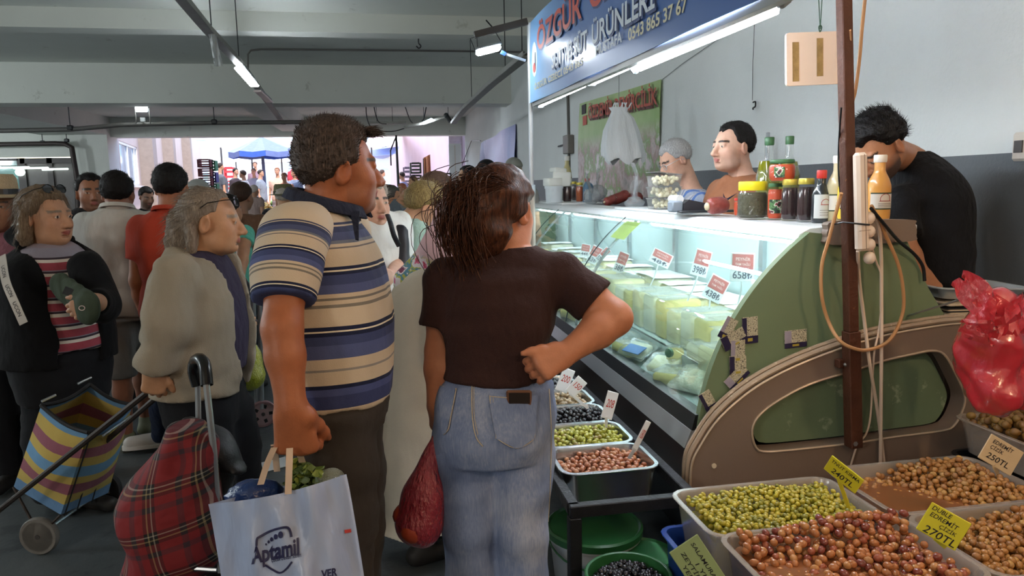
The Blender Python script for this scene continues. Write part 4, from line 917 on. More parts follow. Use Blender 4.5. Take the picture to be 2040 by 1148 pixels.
# scale with steel tray behind the panel
p = atY(1915, 645, 2.55); s = depth(p) / FPX; SCB = mat('cream_scale', '#cdbda6', .45)
t = thing('weighing_scale', 'cream weighing scale with a steel tray behind the counter', 'scale', p)
bs = p + (.0, .0, .0)
MB().box(bs + (0, 0, .045), (.30, .26, .09), rotz(-.12), .015).build('body', SCB, t, 40); MB().box(bs + (0, 0, .10), (.29, .25, .012), rotz(-.12), .004).build('platform', SCB, t, 40)
for z in (.088, .075): MB().box(bs + (0, -.0, z), (.305, .265, .004), rotz(-.12)).build('seam', BLACKP, t, 0)
mb = MB(); tub(mb, (0, 0), .36, .26, 0, .05, .03, .018, .03, .002); V = mb.verts() @ (rotz(-.12) @ roty(.03)).T + bs + (0, 0, .115)
MB().add(V, mb.f).build('tray', mat('dull_steel', '#cfd6dc', .35, .35), t, 40)
rc = thing('side_cabinet', 'low taupe cabinet carrying the weighing scale behind the counter', 'cabinet', (bs[0], 2.56, 0)); MB().box((bs[0], 2.56, bs[2] - .016), (.44, .34, .03), ch=.004).build('top', WOODD, rc, 30); MB().box((bs[0], 2.56, bs[2] / 2 - .017), (.38, .30, bs[2] - .034), ch=.004).build('body', TAUPE, rc, 30)
# roll of red carrier bags hung on the corner
REDB = film('red_film', '#e0293a', .72, .16, .5, bump=(14, 1.3))
# ================================================================ BANNERS, LAMPS, PIPES
# blue stall banner
BX = 1.0; FRM = mat('banner_frame', '#8f8f8a', .4, .6)
a = np.array((BX, 4.78, 2.49)); b = np.array((BX, 4.70, 1.985)); y1 = 1.45
NB = NT('blue_banner'); _b = NB.n('BsdfPrincipled'); NB.l(_b.outputs[0], NB.out.inputs[0]); _t = NB.n('TexCoord'); NB.set(_b, Roughness=.28)
_sp = NB.n('SeparateXYZ'); NB.l(_t.outputs['Generated'], _sp.inputs[0]); _nz = NB.noise(3, 3, _t.outputs['Object'])
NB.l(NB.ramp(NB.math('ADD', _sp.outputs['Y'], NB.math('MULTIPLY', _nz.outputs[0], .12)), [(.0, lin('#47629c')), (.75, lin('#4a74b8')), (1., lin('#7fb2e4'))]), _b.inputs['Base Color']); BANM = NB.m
ban = thing('shop_banner', 'long blue stall banner with red and white lettering hung over the counter', 'banner', (BX, 3.1, 1.97))
def bz0(y): return 1.985 - .022 * (4.7 - y)
def bz1(y): return 2.49 - .05 * (4.78 - y) * .5
ys = np.linspace(4.75, y1, 24)
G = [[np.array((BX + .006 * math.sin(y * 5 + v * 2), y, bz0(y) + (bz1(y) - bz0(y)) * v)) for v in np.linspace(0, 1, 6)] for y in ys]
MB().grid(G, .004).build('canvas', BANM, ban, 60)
MB().tube([(BX, 4.76, bz0(4.76)), (BX, 4.76, bz1(4.76))], .012, 8).build('end_bar', mat('white_bar', '#d8e2ea', .4), ban)
MB().box((BX + .02, (4.75 + y1) / 2, bz1(3.1) + .0), (.02, 4.75 - y1, .02), rotx(.025)).build('top_bar', FRM, ban, 0); MB().box((BX + .02, (4.75 + y1) / 2, bz0(3.1) - .008), (.03, 4.75 - y1, .03), rotx(.022)).build('bottom_bar', FRM, ban, 0)
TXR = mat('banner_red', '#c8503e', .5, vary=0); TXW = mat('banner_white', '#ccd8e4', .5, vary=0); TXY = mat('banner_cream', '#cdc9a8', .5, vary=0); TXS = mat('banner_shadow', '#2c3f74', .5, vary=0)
EXB, EYB = np.array((0, -1., -.022)), np.array((0, 0, 1.))
struct_no = lambda o: o
def btext(txt, y, z, size, fit, m, name, sh=True):
    if sh:
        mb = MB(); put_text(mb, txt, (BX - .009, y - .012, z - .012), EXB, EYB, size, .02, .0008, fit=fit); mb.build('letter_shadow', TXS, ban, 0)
    mb = MB(); put_text(mb, txt, (BX - .009, y, z), EXB, EYB, size, .02, .002, fit=fit); (stuff if 'cream' in name else struct_no)(mb.build(name, m, ban, 0))
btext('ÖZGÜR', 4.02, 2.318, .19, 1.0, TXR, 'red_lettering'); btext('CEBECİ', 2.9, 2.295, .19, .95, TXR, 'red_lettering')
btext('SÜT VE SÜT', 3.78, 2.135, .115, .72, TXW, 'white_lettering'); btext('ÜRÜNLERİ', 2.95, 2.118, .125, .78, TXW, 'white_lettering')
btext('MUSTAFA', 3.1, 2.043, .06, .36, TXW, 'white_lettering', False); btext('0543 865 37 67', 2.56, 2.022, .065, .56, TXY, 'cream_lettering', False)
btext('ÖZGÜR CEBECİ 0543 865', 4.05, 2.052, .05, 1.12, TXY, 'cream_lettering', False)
MB().prism([(.075 * math.cos(q), .105 * math.sin(q)) for q in np.linspace(0, 2 * PI, 28)[:-1]], .002, (BX - .008, 4.60, 2.235), np.stack([(0, -1., 0), (0, 0, 1.), (-1., 0, 0)], 1)).build('emblem', mat('emblem_white', '#cfdbe6', .5, vary=0), ban, 0)
for (dy, dz, rx, rz, m) in ((.0, -.05, .04, .03, mat('emblem_rose', '#c9605a', .5, vary=0)), (-.03, -.01, .012, .05, mat('emblem_dark', '#3a4654', .5, vary=0))):
    MB().prism([(rx * math.cos(q), rz * math.sin(q)) for q in np.linspace(0, 2 * PI, 18)[:-1]], .003, (BX - .009, 4.60 + dy, 2.235 + dz), np.stack([(0, -1., 0), (0, 0, 1.), (-1., 0, 0)], 1)).build('emblem_detail', m, ban, 0)
# LED battens below it
GREYC = mat('grey_end_cap', '#8b9399', .4); BAT = glow('batten_led', '#eef7ff', 95)
def batten(ya, yb, z, w, label, tilt=0., x=1.05):
    t = thing('led_batten', label, 'lamp', (x, (ya + yb) / 2, z), 'white LED battens under the banner'); L_ = abs(ya - yb); c = np.array((x, (ya + yb) / 2, z)); R = rotx(.012) @ roty(tilt)
    MB().box(c + (0, 0, .012), (w * .8, L_, .02), R, .006).build('housing', GREYC, t, 30); MB().box(c - (0, 0, .008), (w, L_ * .95, .024), R, .01).build('diffuser', BAT, t, 30)
    for s_ in (-1, 1): MB().box(c + (0, s_ * L_ / 2, 0), (w * 1.05, .03, .045), R, .01).build('end_cap', GREYC, t, 30)
    for f in (-.3, .3): MB().tube(spline([c + (-.02, f * L_, .02), c + (-.035, f * L_ + .01, .05), c + (-.045, f * L_ + .02, .03)], 4), .0025, 5).build('cable_tie', BLACKP, t)
batten(4.72, 3.68, 1.975, .05, 'farthest white LED batten under the blue banner'); batten(3.6, 3.06, 1.962, .08, 'short white LED batten in the middle under the banner'); batten(2.98, 1.85, 1.955, .105, 'wide white LED batten under the near end of the banner', .9)
# leaning aluminium upright at the far banner corner
p0, p1 = np.array((BX + .0, 4.79, 2.0)), np.array((1.02, 4.86, 0))
t = thing('banner_post', 'slim aluminium post carrying the far corner of the blue banner', 'post', p1); MB().tube([p1, p1 + (p0 - p1) * .72], .020, 10).build('lower_tube', mat('tarnished_tube', '#a79c92', .4, .5), t, 30); MB().tube([p1 + (p0 - p1) * .7, p0 + (0, 0, .48)], .015, 10).build('upper_tube', ALU, t, 30); MB().tube([p1 + (p0 - p1) * .70, p1 + (p0 - p1) * .73], .024, 10).build('collar', GREYC, t, 30)
# lamp hung from a bar left of the banner
bar0, bar1 = atY(945, 70, 4.77), atY(1050, 43, 4.77)
t = thing('lamp_bar', 'dark steel bar sticking out left of the blue banner', 'bar', bar0); MB().box((bar0 + bar1) / 2, (np.linalg.norm(bar1 - bar0), .04, .04), frame(np.array((0, 1., 0)), (0, 0, 1)) @ I3 if False else np.stack([nrm(bar1 - bar0), (0, 1., 0), nrm(np.cross(bar1 - bar0, (0, 1., 0)))], 1)).build('bar', mat('dark_steel', '#4b4a48', .5, .5), t, 0)
MB().tube([atY(984, 58, 4.77), atY(968, 40, 4.77)], .005, 5).build('rod', BLACKP, t)
la, lb = atY(948, 104, 4.72), atY(998, 92, 4.72); t = thing('work_lamp', 'short white LED lamp hanging from the dark bar', 'lamp', (la + lb) / 2); R = np.stack([nrm(lb - la), (0, 1., 0), nrm(np.cross(lb - la, (0, 1., 0)))], 1)
MB().box((la + lb) / 2 + (0, 0, .014), (np.linalg.norm(lb - la), .07, .025), R, .01).build('housing', GREYC, t, 30); MB().box((la + lb) / 2 - (0, 0, .008), (np.linalg.norm(lb - la) * .96, .075, .03), R, .012).build('diffuser', BAT, t, 30)
MB().tube([la, atY(937, 77, 4.75), atY(950, 72, 4.76), la + (.012, 0, .01)], .003, 5).build('wire_hanger', BLACKP, t); MB().tube([lb + (0, 0, .03), atY(986, 62, 4.76)], .003, 5).build('wire_hanger', BLACKP, t)
t = thing('thin_lamp_arm', 'thin white arm with a blue clip beside the banner edge', 'lamp arm', atY(1020, 112, 4.74)); MB().tube([atY(1005, 107, 4.74), atY(1047, 121, 4.74)], .009, 8).build('arm', mat('white_bar'), t); MB().tube([atY(998, 104, 4.74), atY(1007, 108, 4.74)], .014, 6).build('clip', mat('blue_clip', '#3f63b0', .4), t)
# ceiling cable trays
TRAYM = mat('galvanised_tray', '#8a8b86', .5, .5, vary=.15, vscale=6)
def tray(P, w, label, rods=(), name='cable_tray', hgt=.05, cat='cable tray', topz=CEIL):
    P = [np.array(p) for p in P]; t = thing(name, label, cat, P[0])
    for i in range(len(P) - 1):
        d = P[i + 1] - P[i]; R = np.stack([nrm(np.cross(d, (0, 0, 1.))), nrm(d), nrm(np.cross(nrm(np.cross(d, (0, 0, 1.))), d))], 1); c = (P[i] + P[i + 1]) / 2; L_ = np.linalg.norm(d)
        MB().box(c, (w, L_, .006), R).build('base', TRAYM, t, 0)
        for s_ in (-1, 1): MB().box(c + R[:, 0] * s_ * w / 2 + R[:, 2] * hgt / 2, (.006, L_, hgt), R).build('side', TRAYM, t, 0)
        MB().tube(spline([c - R[:, 1] * L_ / 2 + (0, 0, .03), c + R[:, 0] * w * .2 + (0, 0, .035), c + R[:, 1] * L_ / 2 + (0, 0, .03)], 5), .012, 6).build('cables', mat('grey_cables', '#5a5a58', .6), t)
    for r in rods: MB().cyl(r, (r[0], r[1], topz), .006, n=6).build('hanger_rod', BLACKP, t)
    return t
trL = [atZ(350, -12, 2.95), atZ(413, 63, 2.95), atZ(477, 130, 2.95), atZ(510, 173, 2.95), atZ(565, 249, 2.95)]
tray(trL, .085, 'long cable tray running away under the ceiling left of centre', [trL[1] + (0, .2, 0), trL[2]], topz=CEIL)
def tubelamp(P, w, label, st=None, group=None):
    a, b = [np.array(p) for p in P]; t = thing('tube_lamp', label, 'lamp', (a + b) / 2, group); d = b - a; R = np.stack([nrm(np.cross(d, (0, 0, 1.))), nrm(d), nrm(np.cross(nrm(np.cross(d, (0, 0, 1.))), d))], 1)
    MB().box((a + b) / 2, (w, np.linalg.norm(d), .03), R, .012).build('diffuser', BAT, t, 30); MB().box((a + b) / 2 + (0, 0, .03), (w * .8, np.linalg.norm(d) * .9, .03), R, .006).build('housing', GREYC, t, 30); return t
tubelamp((atZ(477, 136, 2.90), atZ(507, 171, 2.90)), .12, 'bright white tube lamp under the left cable tray')
tubelamp((atZ(513, 181, 2.92), atZ(537, 203, 2.92)), .12, 'unlit pale lamp further along the left cable tray').children[0].data.materials[0] = mat('unlit_diffuser', '#c9b9b4', .4)
q = atZ(423, 68, 2.93); t = thing('plastic_strip', 'folded clear plastic sheet dangling from the left cable tray', 'plastic sheet', q); s = depth(q) / FPX
MB().grid([[q + np.array(((u - .5) * 15 * s + v * 8 * s, .02 * math.sin(9 * u + 5 * v), -v * 62 * s)) for u in np.linspace(0, 1, 6)] for v in np.linspace(0, 1, 9)], .002).build('sheet', film('grey_film', '#d5dadc', .55, .2, .5), t, 60)
trR = [atZ(1052, 112, 2.72), atZ(980, 170, 2.72), atZ(925, 220, 2.72), atZ(903, 247, 2.72)]
tray(trR, .10, 'cable tray hanging on thin rods behind the blue banner', [trR[0] + (.0, .3, 0), trR[1] + (0, -1, .03), trR[2] + (0, -1, .02)])
a_, b_ = atY(805, 256, 16.5), atY(893, 233, 16.5)
tray([a_, (a_ + b_) / 2 + (0, 0, -.03), b_], .12, 'short slanted cable tray with a lamp near the far beam', [b_, a_ + (b_ - a_) * .45], topz=3.62); tubelamp((atY(842, 247, 16.4), atY(861, 238, 16.4)), .2, 'small oval white lamp on the short slanted tray')
a_, b_ = atY(733, 247, 17), atY(809, 247, 17); tray([a_, b_], .12, 'straight grey tray left of the slanted one', [a_ + (.2, 0, 0), b_ - (.3, 0, 0)], topz=3.62)
q = atY(896, 236, 16.4); t = thing('spot_fitting', 'small black spot fitting at the end of the slanted tray', 'fitting', q); MB().tube([atY(890, 231, 16.4), atY(898, 243, 16.4)], .05, 8).build('body', BLACKP, t); MB().ball(atY(889, 230, 16.4), .06, nu=8, nv=6).build('joint', BLACKP, t)
def pipe(P, r, m, label, name='pipe', rods=(), topz=3.62):
    t = thing(name, label, 'pipe', P[0]); MB().tube(np.array(P), r, 10).build('tube', m, t, 60)
    for q in rods: MB().cyl(q, (q[0], q[1], topz), .01, n=6).build('hanger', BLACKP, t); MB().box(np.array(q), (.12, .1, .1), ch=.02).build('clamp', BLACKP, t, 30)
    return t
PIPE = mat('grey_pipe', '#6b6966', .5, .3)
pipe([atY(-60, 262, 15.7), atY(140, 258, 15.7), atY(240, 249, 15.9), atY(420, 245, 16.2), atY(625, 243, 16.4)], .045, PIPE, 'long grey pipe crossing under the beams at left', rods=[atY(140, 255, 15.7), atY(427, 243, 16.2)])
PIPED = mat('black_pipe', '#3a3230', .5, .3)
pipe([atY(-60, 289, 22.3), atY(110, 286, 22.3), atY(130, 287, 22.3), atY(143, 294, 22.3), atY(147, 320, 22.3), atY(154, 360, 22.3), atY(156, 420, 22.3)], .07, PIPED, 'dark pipe turning down beside the shop front', rods=[atY(85, 284, 22.3), atY(133, 280, 22.3)])
q = atY(283, 216, 15.9); t = thing('floodlight', 'bright white floodlight standing on the grey pipe', 'lamp', q - (0, 0, .2)); MB().box(q, (.24, .08, .16), ch=.02).build('housing', GREYC, t, 30); MB().box(q - (0, .05, 0), (.22, .03, .14), ch=.01).build('lens', glow('flood_led', '#f2fbff', 60), t, 30)
[MB().tube([q + (s_ * .13, 0, 0), q + (s_ * .13, 0, -.3)], .012, 6).build('bracket', PIPE, t) for s_ in (-1, 1)]; MB().box(q - (0, .02, .22), (.08, .05, .08)).build('sensor', WHITEP, t, 0)
_y = atZ(500, 100, 3.80)[1]; pipe([atY(494, 148, _y), atY(494, 108, _y), atY(500, 100.5, _y), atZ(520, 98.5, 3.81), atZ(830, 101, 3.81), atZ(1045, 104, 3.81)], .016, PIPE, 'thin conduit running under the ceiling beyond the nearer beam', rods=())
q = atY(834, 86, 10.7); t = tag(MB().tube(spline([q + (0, 0, .06), q + (0, 0, 0), q + (.03, 0, -.04), q + (0, 0, -.07), q + (-.035, 0, -.04)], 5), .01, 6).build('ceiling_hook', BLACKP), 'small black hook screwed under the nearer ceiling beam', 'hook')
# green poster on the right wall
def wallq(px, py, off=.02): return atX(px, py, WX - off)
TL, TR, BL, BR = wallq(1155, 207), wallq(1318, 158), wallq(1150, 402), wallq(1309, 392)
GP = NT('green_poster'); _b = GP.n('BsdfPrincipled'); GP.l(_b.outputs[0], GP.out.inputs[0]); _t = GP.n('TexCoord'); GP.set(_b, Roughness=.4); _sp = GP.n('SeparateXYZ'); GP.l(_t.outputs['Generated'], _sp.inputs[0])
_n1 = GP.noise(2.6, 5, _t.outputs['Object'], .65); field = GP.ramp(_n1.outputs[0], [(.3, lin('#8a8f84')), (.42, lin('#c9bcb8')), (.5, lin('#a98f86')), (.56, lin('#7fa35c')), (.63, lin('#d9cfd0'))])
sky = GP.ramp(GP.noise(1.5, 3, _t.outputs['Object']).outputs[0], [(.3, lin('#8fb465')), (.7, lin('#b9cf95'))])
GP.l(GP.mix(GP.ramp(_sp.outputs['Z'], [(.50, (0, 0, 0)), (.66, (1, 1, 1))]), field, sky), _b.inputs['Base Color'])
t = thing('wall_banner', 'green wall banner with red lettering behind the hanging white bag', 'banner', (BL + BR) / 2)
G = [[(TL * (1 - u) + TR * u) * (1 - v) + (BL * (1 - u) + BR * u) * v + (-.01 * math.sin(7 * u + 5 * v), 0, 0) for v in np.linspace(0, 1, 9)] for u in np.linspace(0, 1, 13)]
MB().grid(G, .004).build('canvas', GP.m, t, 60)
exw = nrm(TR - TL); eyw = np.array((0, 0, 1.)); nrml = np.cross(exw, eyw)
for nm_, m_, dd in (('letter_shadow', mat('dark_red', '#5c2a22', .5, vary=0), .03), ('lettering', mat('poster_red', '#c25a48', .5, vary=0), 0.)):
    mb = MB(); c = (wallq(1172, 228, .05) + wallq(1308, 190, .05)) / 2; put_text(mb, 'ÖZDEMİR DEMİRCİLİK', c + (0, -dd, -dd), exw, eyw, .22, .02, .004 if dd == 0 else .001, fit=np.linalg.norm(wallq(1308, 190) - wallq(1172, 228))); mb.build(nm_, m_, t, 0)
for i, q in enumerate((wallq(1163, 218, .035), wallq(1165, 240, .035))): MB().box(q, (.006, .18, .12)).build('logo_mark', mat('logo_black', '#2b2526', .5) if i == 0 else mat('poster_red'), t, 0)
# white carrier bags hanging from a hook in front of the poster
def pxp(L, d): return [atD(x, y, d) for x, y in L]
d_ = 6.4; t = thing('white_bag', 'bunch of white carrier bags hanging in front of the green banner', 'bag', atD(1235, 320, d_)); WB = mat('white_film', '#e8edf1', .4, bump=(5, .8, .02), vary=.03, vscale=3, stretch=(3, 3, .4))
rows = [(1232, 214, 18), (1234, 222, 15), (1238, 235, 24), (1238, 260, 34), (1240, 290, 40), (1243, 315, 42), (1246, 322, 38)]
G = []
for (x, y, w) in rows:
    c = atD(x, y, d_); s = d_ / FPX; ring_ = []
    for a in np.linspace(0, 2 * PI, 40, endpoint=False):
        f = 1 + .10 * math.sin(7 * a + 1) + .07 * math.sin(12 * a); ring_.append(c + np.array((w * s * f * math.cos(a), w * s * .45 * f * math.sin(a), .03 * math.sin(5 * a) if y > 310 else 0)))
    G.append(ring_)
MB().grid(np.array(G), 0, True).build('bags', WB, t, 180)
for k in range(9): 
    a = atD(1220 + 4 * k, 216, d_); MB().tube([a, a + (RNG.normal(0, .02), 0, .05)], .006, 4).build('handle_loop', WB, t)
c = atD(1233, 210, d_); MB().tube([c, (c[0], c[1], CEIL)], .003, 4).build('string', mat('thin_wire', '#8a8f90', .5), t)
# conduit, box, wires and fixings on the right wall
a_ = wallq(1131, 190); t = thing('conduit', 'grey conduit with junction box on the wall behind the drinks', 'conduit', wallq(1133, 370)); MB().tube([wallq(1131, 188), wallq(1133, 280)], .02, 8).build('upper_pipe', PIPE, t); MB().tube([wallq(1133, 300), wallq(1134, 372)], .02, 8).build('lower_pipe', PIPE, t); MB().box(wallq(1132, 288, .05), (.09, .28, .26), ch=.01).build('junction_box', mat('taupe_box', '#7f7a74', .5), t, 30); MB().tube([wallq(1126, 288), wallq(1112, 292)], .012, 5).build('cable_tail', BLACKP, t)
def wire(L, label, r=.004, off=.012, m=BLACKP, name='wire'): return tag(MB().tube(np.array([wallq(x, y, off) for x, y in L]), r, 5).build(name, m), label, 'wire')
wire([(1504, 28), (1500, 120), (1499, 200)], 'thin black wire dropping down the grey wall', .002); wire([(1512, 27), (1440, 72), (1362, 125), (1320, 158)], 'thin line stretched from the wall to the green banner', .003, m=mat('thin_wire'))
q = wallq(1503, 209, .03); tag(MB().tube(spline([q + (0, .02, .02), q + (0, -.012, .02), q + (0, -.012, -.012), q + (0, .02, -.02), q + (-.01, .0, -.03)], 5), .006, 6).build('wire_loop', BLACKP), 'black wire loop tied on the grey wall behind the vendors', 'wire')
q = wallq(1508, 29, .02); tag(MB().box(q, (.03, .05, .012), ch=.004).build('wall_hook', mat('taupe_box')), 'small metal hook fixed high on the grey wall', 'hook')
q = wallq(1531, 310, .1); t = thing('metal_rod', 'thin metal rod standing behind the brown shirted vendor', 'rod', wallq(1531, 335)); q = wallq(1530, 264, .08); MB().box((q[0], q[1], q[2] / 2), (.02, .02, q[2])).build('rod', ALU, t, 0)
for k in range(3): MB().ball(wallq(1530, 275 + 14 * k, .095), .006, nu=6, nv=5).build('bolt', BLACKP, t)
q = wallq(2040, 292, .05); t = thing('wall_socket', 'small pale wall socket at the right edge of the picture', 'socket', q); MB().box(q, (.05, .08, .12), ch=.01).build('cover', LAB, t, 30); MB().box(q - (.028, 0, 0), (.006, .04, .05)).build('inset', DARKF, t, 0)
# blue sheet on the far wall
TL, TR, BL, BR = wallq(958, 286, .06), wallq(1024, 247, .06), wallq(958, 345, .06), wallq(1026, 350, .06); BT = NT('blue_sheet'); _b = BT.n('BsdfPrincipled'); BT.l(_b.outputs[0], BT.out.inputs[0]); _t = BT.n('TexCoord'); _sp = BT.n('SeparateXYZ'); BT.l(_t.outputs['Generated'], _sp.inputs[0]); BT.set(_b, Roughness=.4)
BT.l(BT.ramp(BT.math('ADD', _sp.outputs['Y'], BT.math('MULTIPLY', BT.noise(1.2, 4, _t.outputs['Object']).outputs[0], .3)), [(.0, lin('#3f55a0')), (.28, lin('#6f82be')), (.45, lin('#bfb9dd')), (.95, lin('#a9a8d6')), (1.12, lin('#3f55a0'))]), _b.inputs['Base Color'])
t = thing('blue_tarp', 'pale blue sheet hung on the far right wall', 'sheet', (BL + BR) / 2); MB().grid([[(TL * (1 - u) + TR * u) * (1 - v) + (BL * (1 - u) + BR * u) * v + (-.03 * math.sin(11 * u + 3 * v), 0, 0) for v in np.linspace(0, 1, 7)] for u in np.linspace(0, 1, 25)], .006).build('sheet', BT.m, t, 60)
for P in ([(939, 280), (957, 281)], [(939, 281), (920, 330)]): MB().tube([wallq(*P[0], .05), wallq(*P[1], .05)], .012, 5).build('rope', BLACKP, t)
# loose wires under the far ceiling
for i, L_ in enumerate(([(729, 190), (731, 235), (745, 258), (780, 262), (805, 256)], [(741, 190), (752, 240), (770, 247)], [(800, 190), (815, 235), (822, 245)], [(853, 190), (845, 235), (840, 240)])):
    tag(MB().tube(spline([atY(x, y, 16.8) for x, y in L_], 4), .012, 5).build('wire', BLACKP), ('long loose wire sagging below the straight grey tray', 'short loose wire above the straight grey tray', 'loose wire hanging between the two far trays', 'loose wire holding the slanted tray')[i], 'wire')
# ================================================================ PEOPLE: signed-distance bodies meshed into one skin
def smin(a, b, k):
    h = np.clip(.5 + .5 * (b - a) / k, 0, 1); return b * (1 - h) + a * h - k * h * (1 - h)
class Body:
    """list of primitives (fn, centre, radius, k, sign) melted together"""
    def __init__(s): s.p = []
    def cap(s, a, b, ra, rb, k=.02, sub=False, flat=None):
        a = np.asarray(a, float); b = np.asarray(b, float); d = b - a; L2 = d @ d + 1e-12
        if flat is None:
            def f(P):
                t = np.clip((P - a) @ d / L2, 0, 1); return np.linalg.norm(P - a - t[:, None] * d, axis=1) - (ra + (rb - ra) * t)
        else:                                           # flat = (unit vector, squash)
            u, q = nrm(flat[0]), flat[1]
            def f(P):
                t = np.clip((P - a) @ d / L2, 0, 1); e = P - a - t[:, None] * d; w = e @ u; e = e + np.outer(w * (1 / q - 1), u)
                return (np.linalg.norm(e, axis=1) - (ra + (rb - ra) * t)) * min(1, q ** .5)
        s.p.append((f, np.minimum(a - ra, b - rb), np.maximum(a + ra, b + rb), k, sub)); return s
    def chain(s, pts, rs, k=.02, **kw):
        for i in range(len(pts) - 1): s.cap(pts[i], pts[i + 1], rs[i], rs[i + 1], k, **kw)
        return s
    def ell(s, c, r, R=None, k=.02, sub=False):
        c = np.asarray(c, float); r = np.broadcast_to(np.asarray(r, float), (3,)); R = I3 if R is None else np.asarray(R)
        def f(P):
            q = (P - c) @ R; k0 = np.linalg.norm(q / r, axis=1); k1 = np.linalg.norm(q / r ** 2, axis=1) + 1e-9; return k0 * (k0 - 1) / k1
        m = r.max(); s.p.append((f, c - m, c + m, k, sub)); return s
    def loft(s, secs, yaw=0., k=.03, pw=2.3, grow=0., sub=False, zmin=None, zmax=None, fold=None):
        """secs: (z, cx, cy, a, b) bottom to top; a across, b front-back, turned by yaw"""
        S_ = np.asarray(sorted(secs), float); D = spline(S_, 10); z = D[:, 0]; c_, s_ = math.cos(yaw), math.sin(yaw)
        z0 = S_[0, 0] if zmin is None else zmin; z1 = S_[-1, 0] if zmax is None else zmax
        def f(P):
            cx, cy, a, b = (np.interp(P[:, 2], z, D[:, i]) for i in range(1, 5)); a = a + grow; b = b + grow
            x, y = P[:, 0] - cx, P[:, 1] - cy; u, v = x * c_ + y * s_, -x * s_ + y * c_
            q = (np.abs(u / a) ** pw + np.abs(v / b) ** pw) ** (1 / pw); rr_ = np.sqrt(u * u + v * v) + 1e-9
            d = (q - 1) * np.where(q > 1e-6, rr_ / np.maximum(q, 1e-6), np.minimum(a, b))
            if fold is not None: d = d + fold(P, u, v)
            dz = np.maximum(z0 - P[:, 2], P[:, 2] - z1); return np.where(dz > 0, np.sqrt(np.maximum(d, 0) ** 2 + dz ** 2) + np.minimum(np.maximum(d, -.01), 0) * 0, np.maximum(d, dz))
        m = S_[:, 3:5].max() + grow; lo = np.array((S_[:, 1].min() - m, S_[:, 2].min() - m, z0)); hi = np.array((S_[:, 1].max() + m, S_[:, 2].max() + m, z1))
        s.p.append((f, lo, hi, k, sub)); return s
    def join(s, o): s.p += o.p; return s
    def ev(s, P, pad=.05):
        d = np.full(len(P), .5)
        for f, lo, hi, k, sub in s.p:
            m = np.all((P > lo - pad - k) & (P < hi + pad + k), axis=1)
            if not m.any(): continue
            v = f(P[m])
            d[m] = -smin(-d[m], v, k) if sub else smin(d[m], v, k)
        return d
    def box(s):
        lo = np.min([p[1] for p in s.p if not p[4]], axis=0); hi = np.max([p[2] for p in s.p if not p[4]], axis=0); return lo, hi
def axis_pts(lo, hi, h, fine):
    out = [lo]; x = lo
    while x < hi:
        st = h
        for (a, b, f) in fine:
            if a - h < x < b: st = min(st, f)
        x += st; out.append(x)
    return np.array(out)
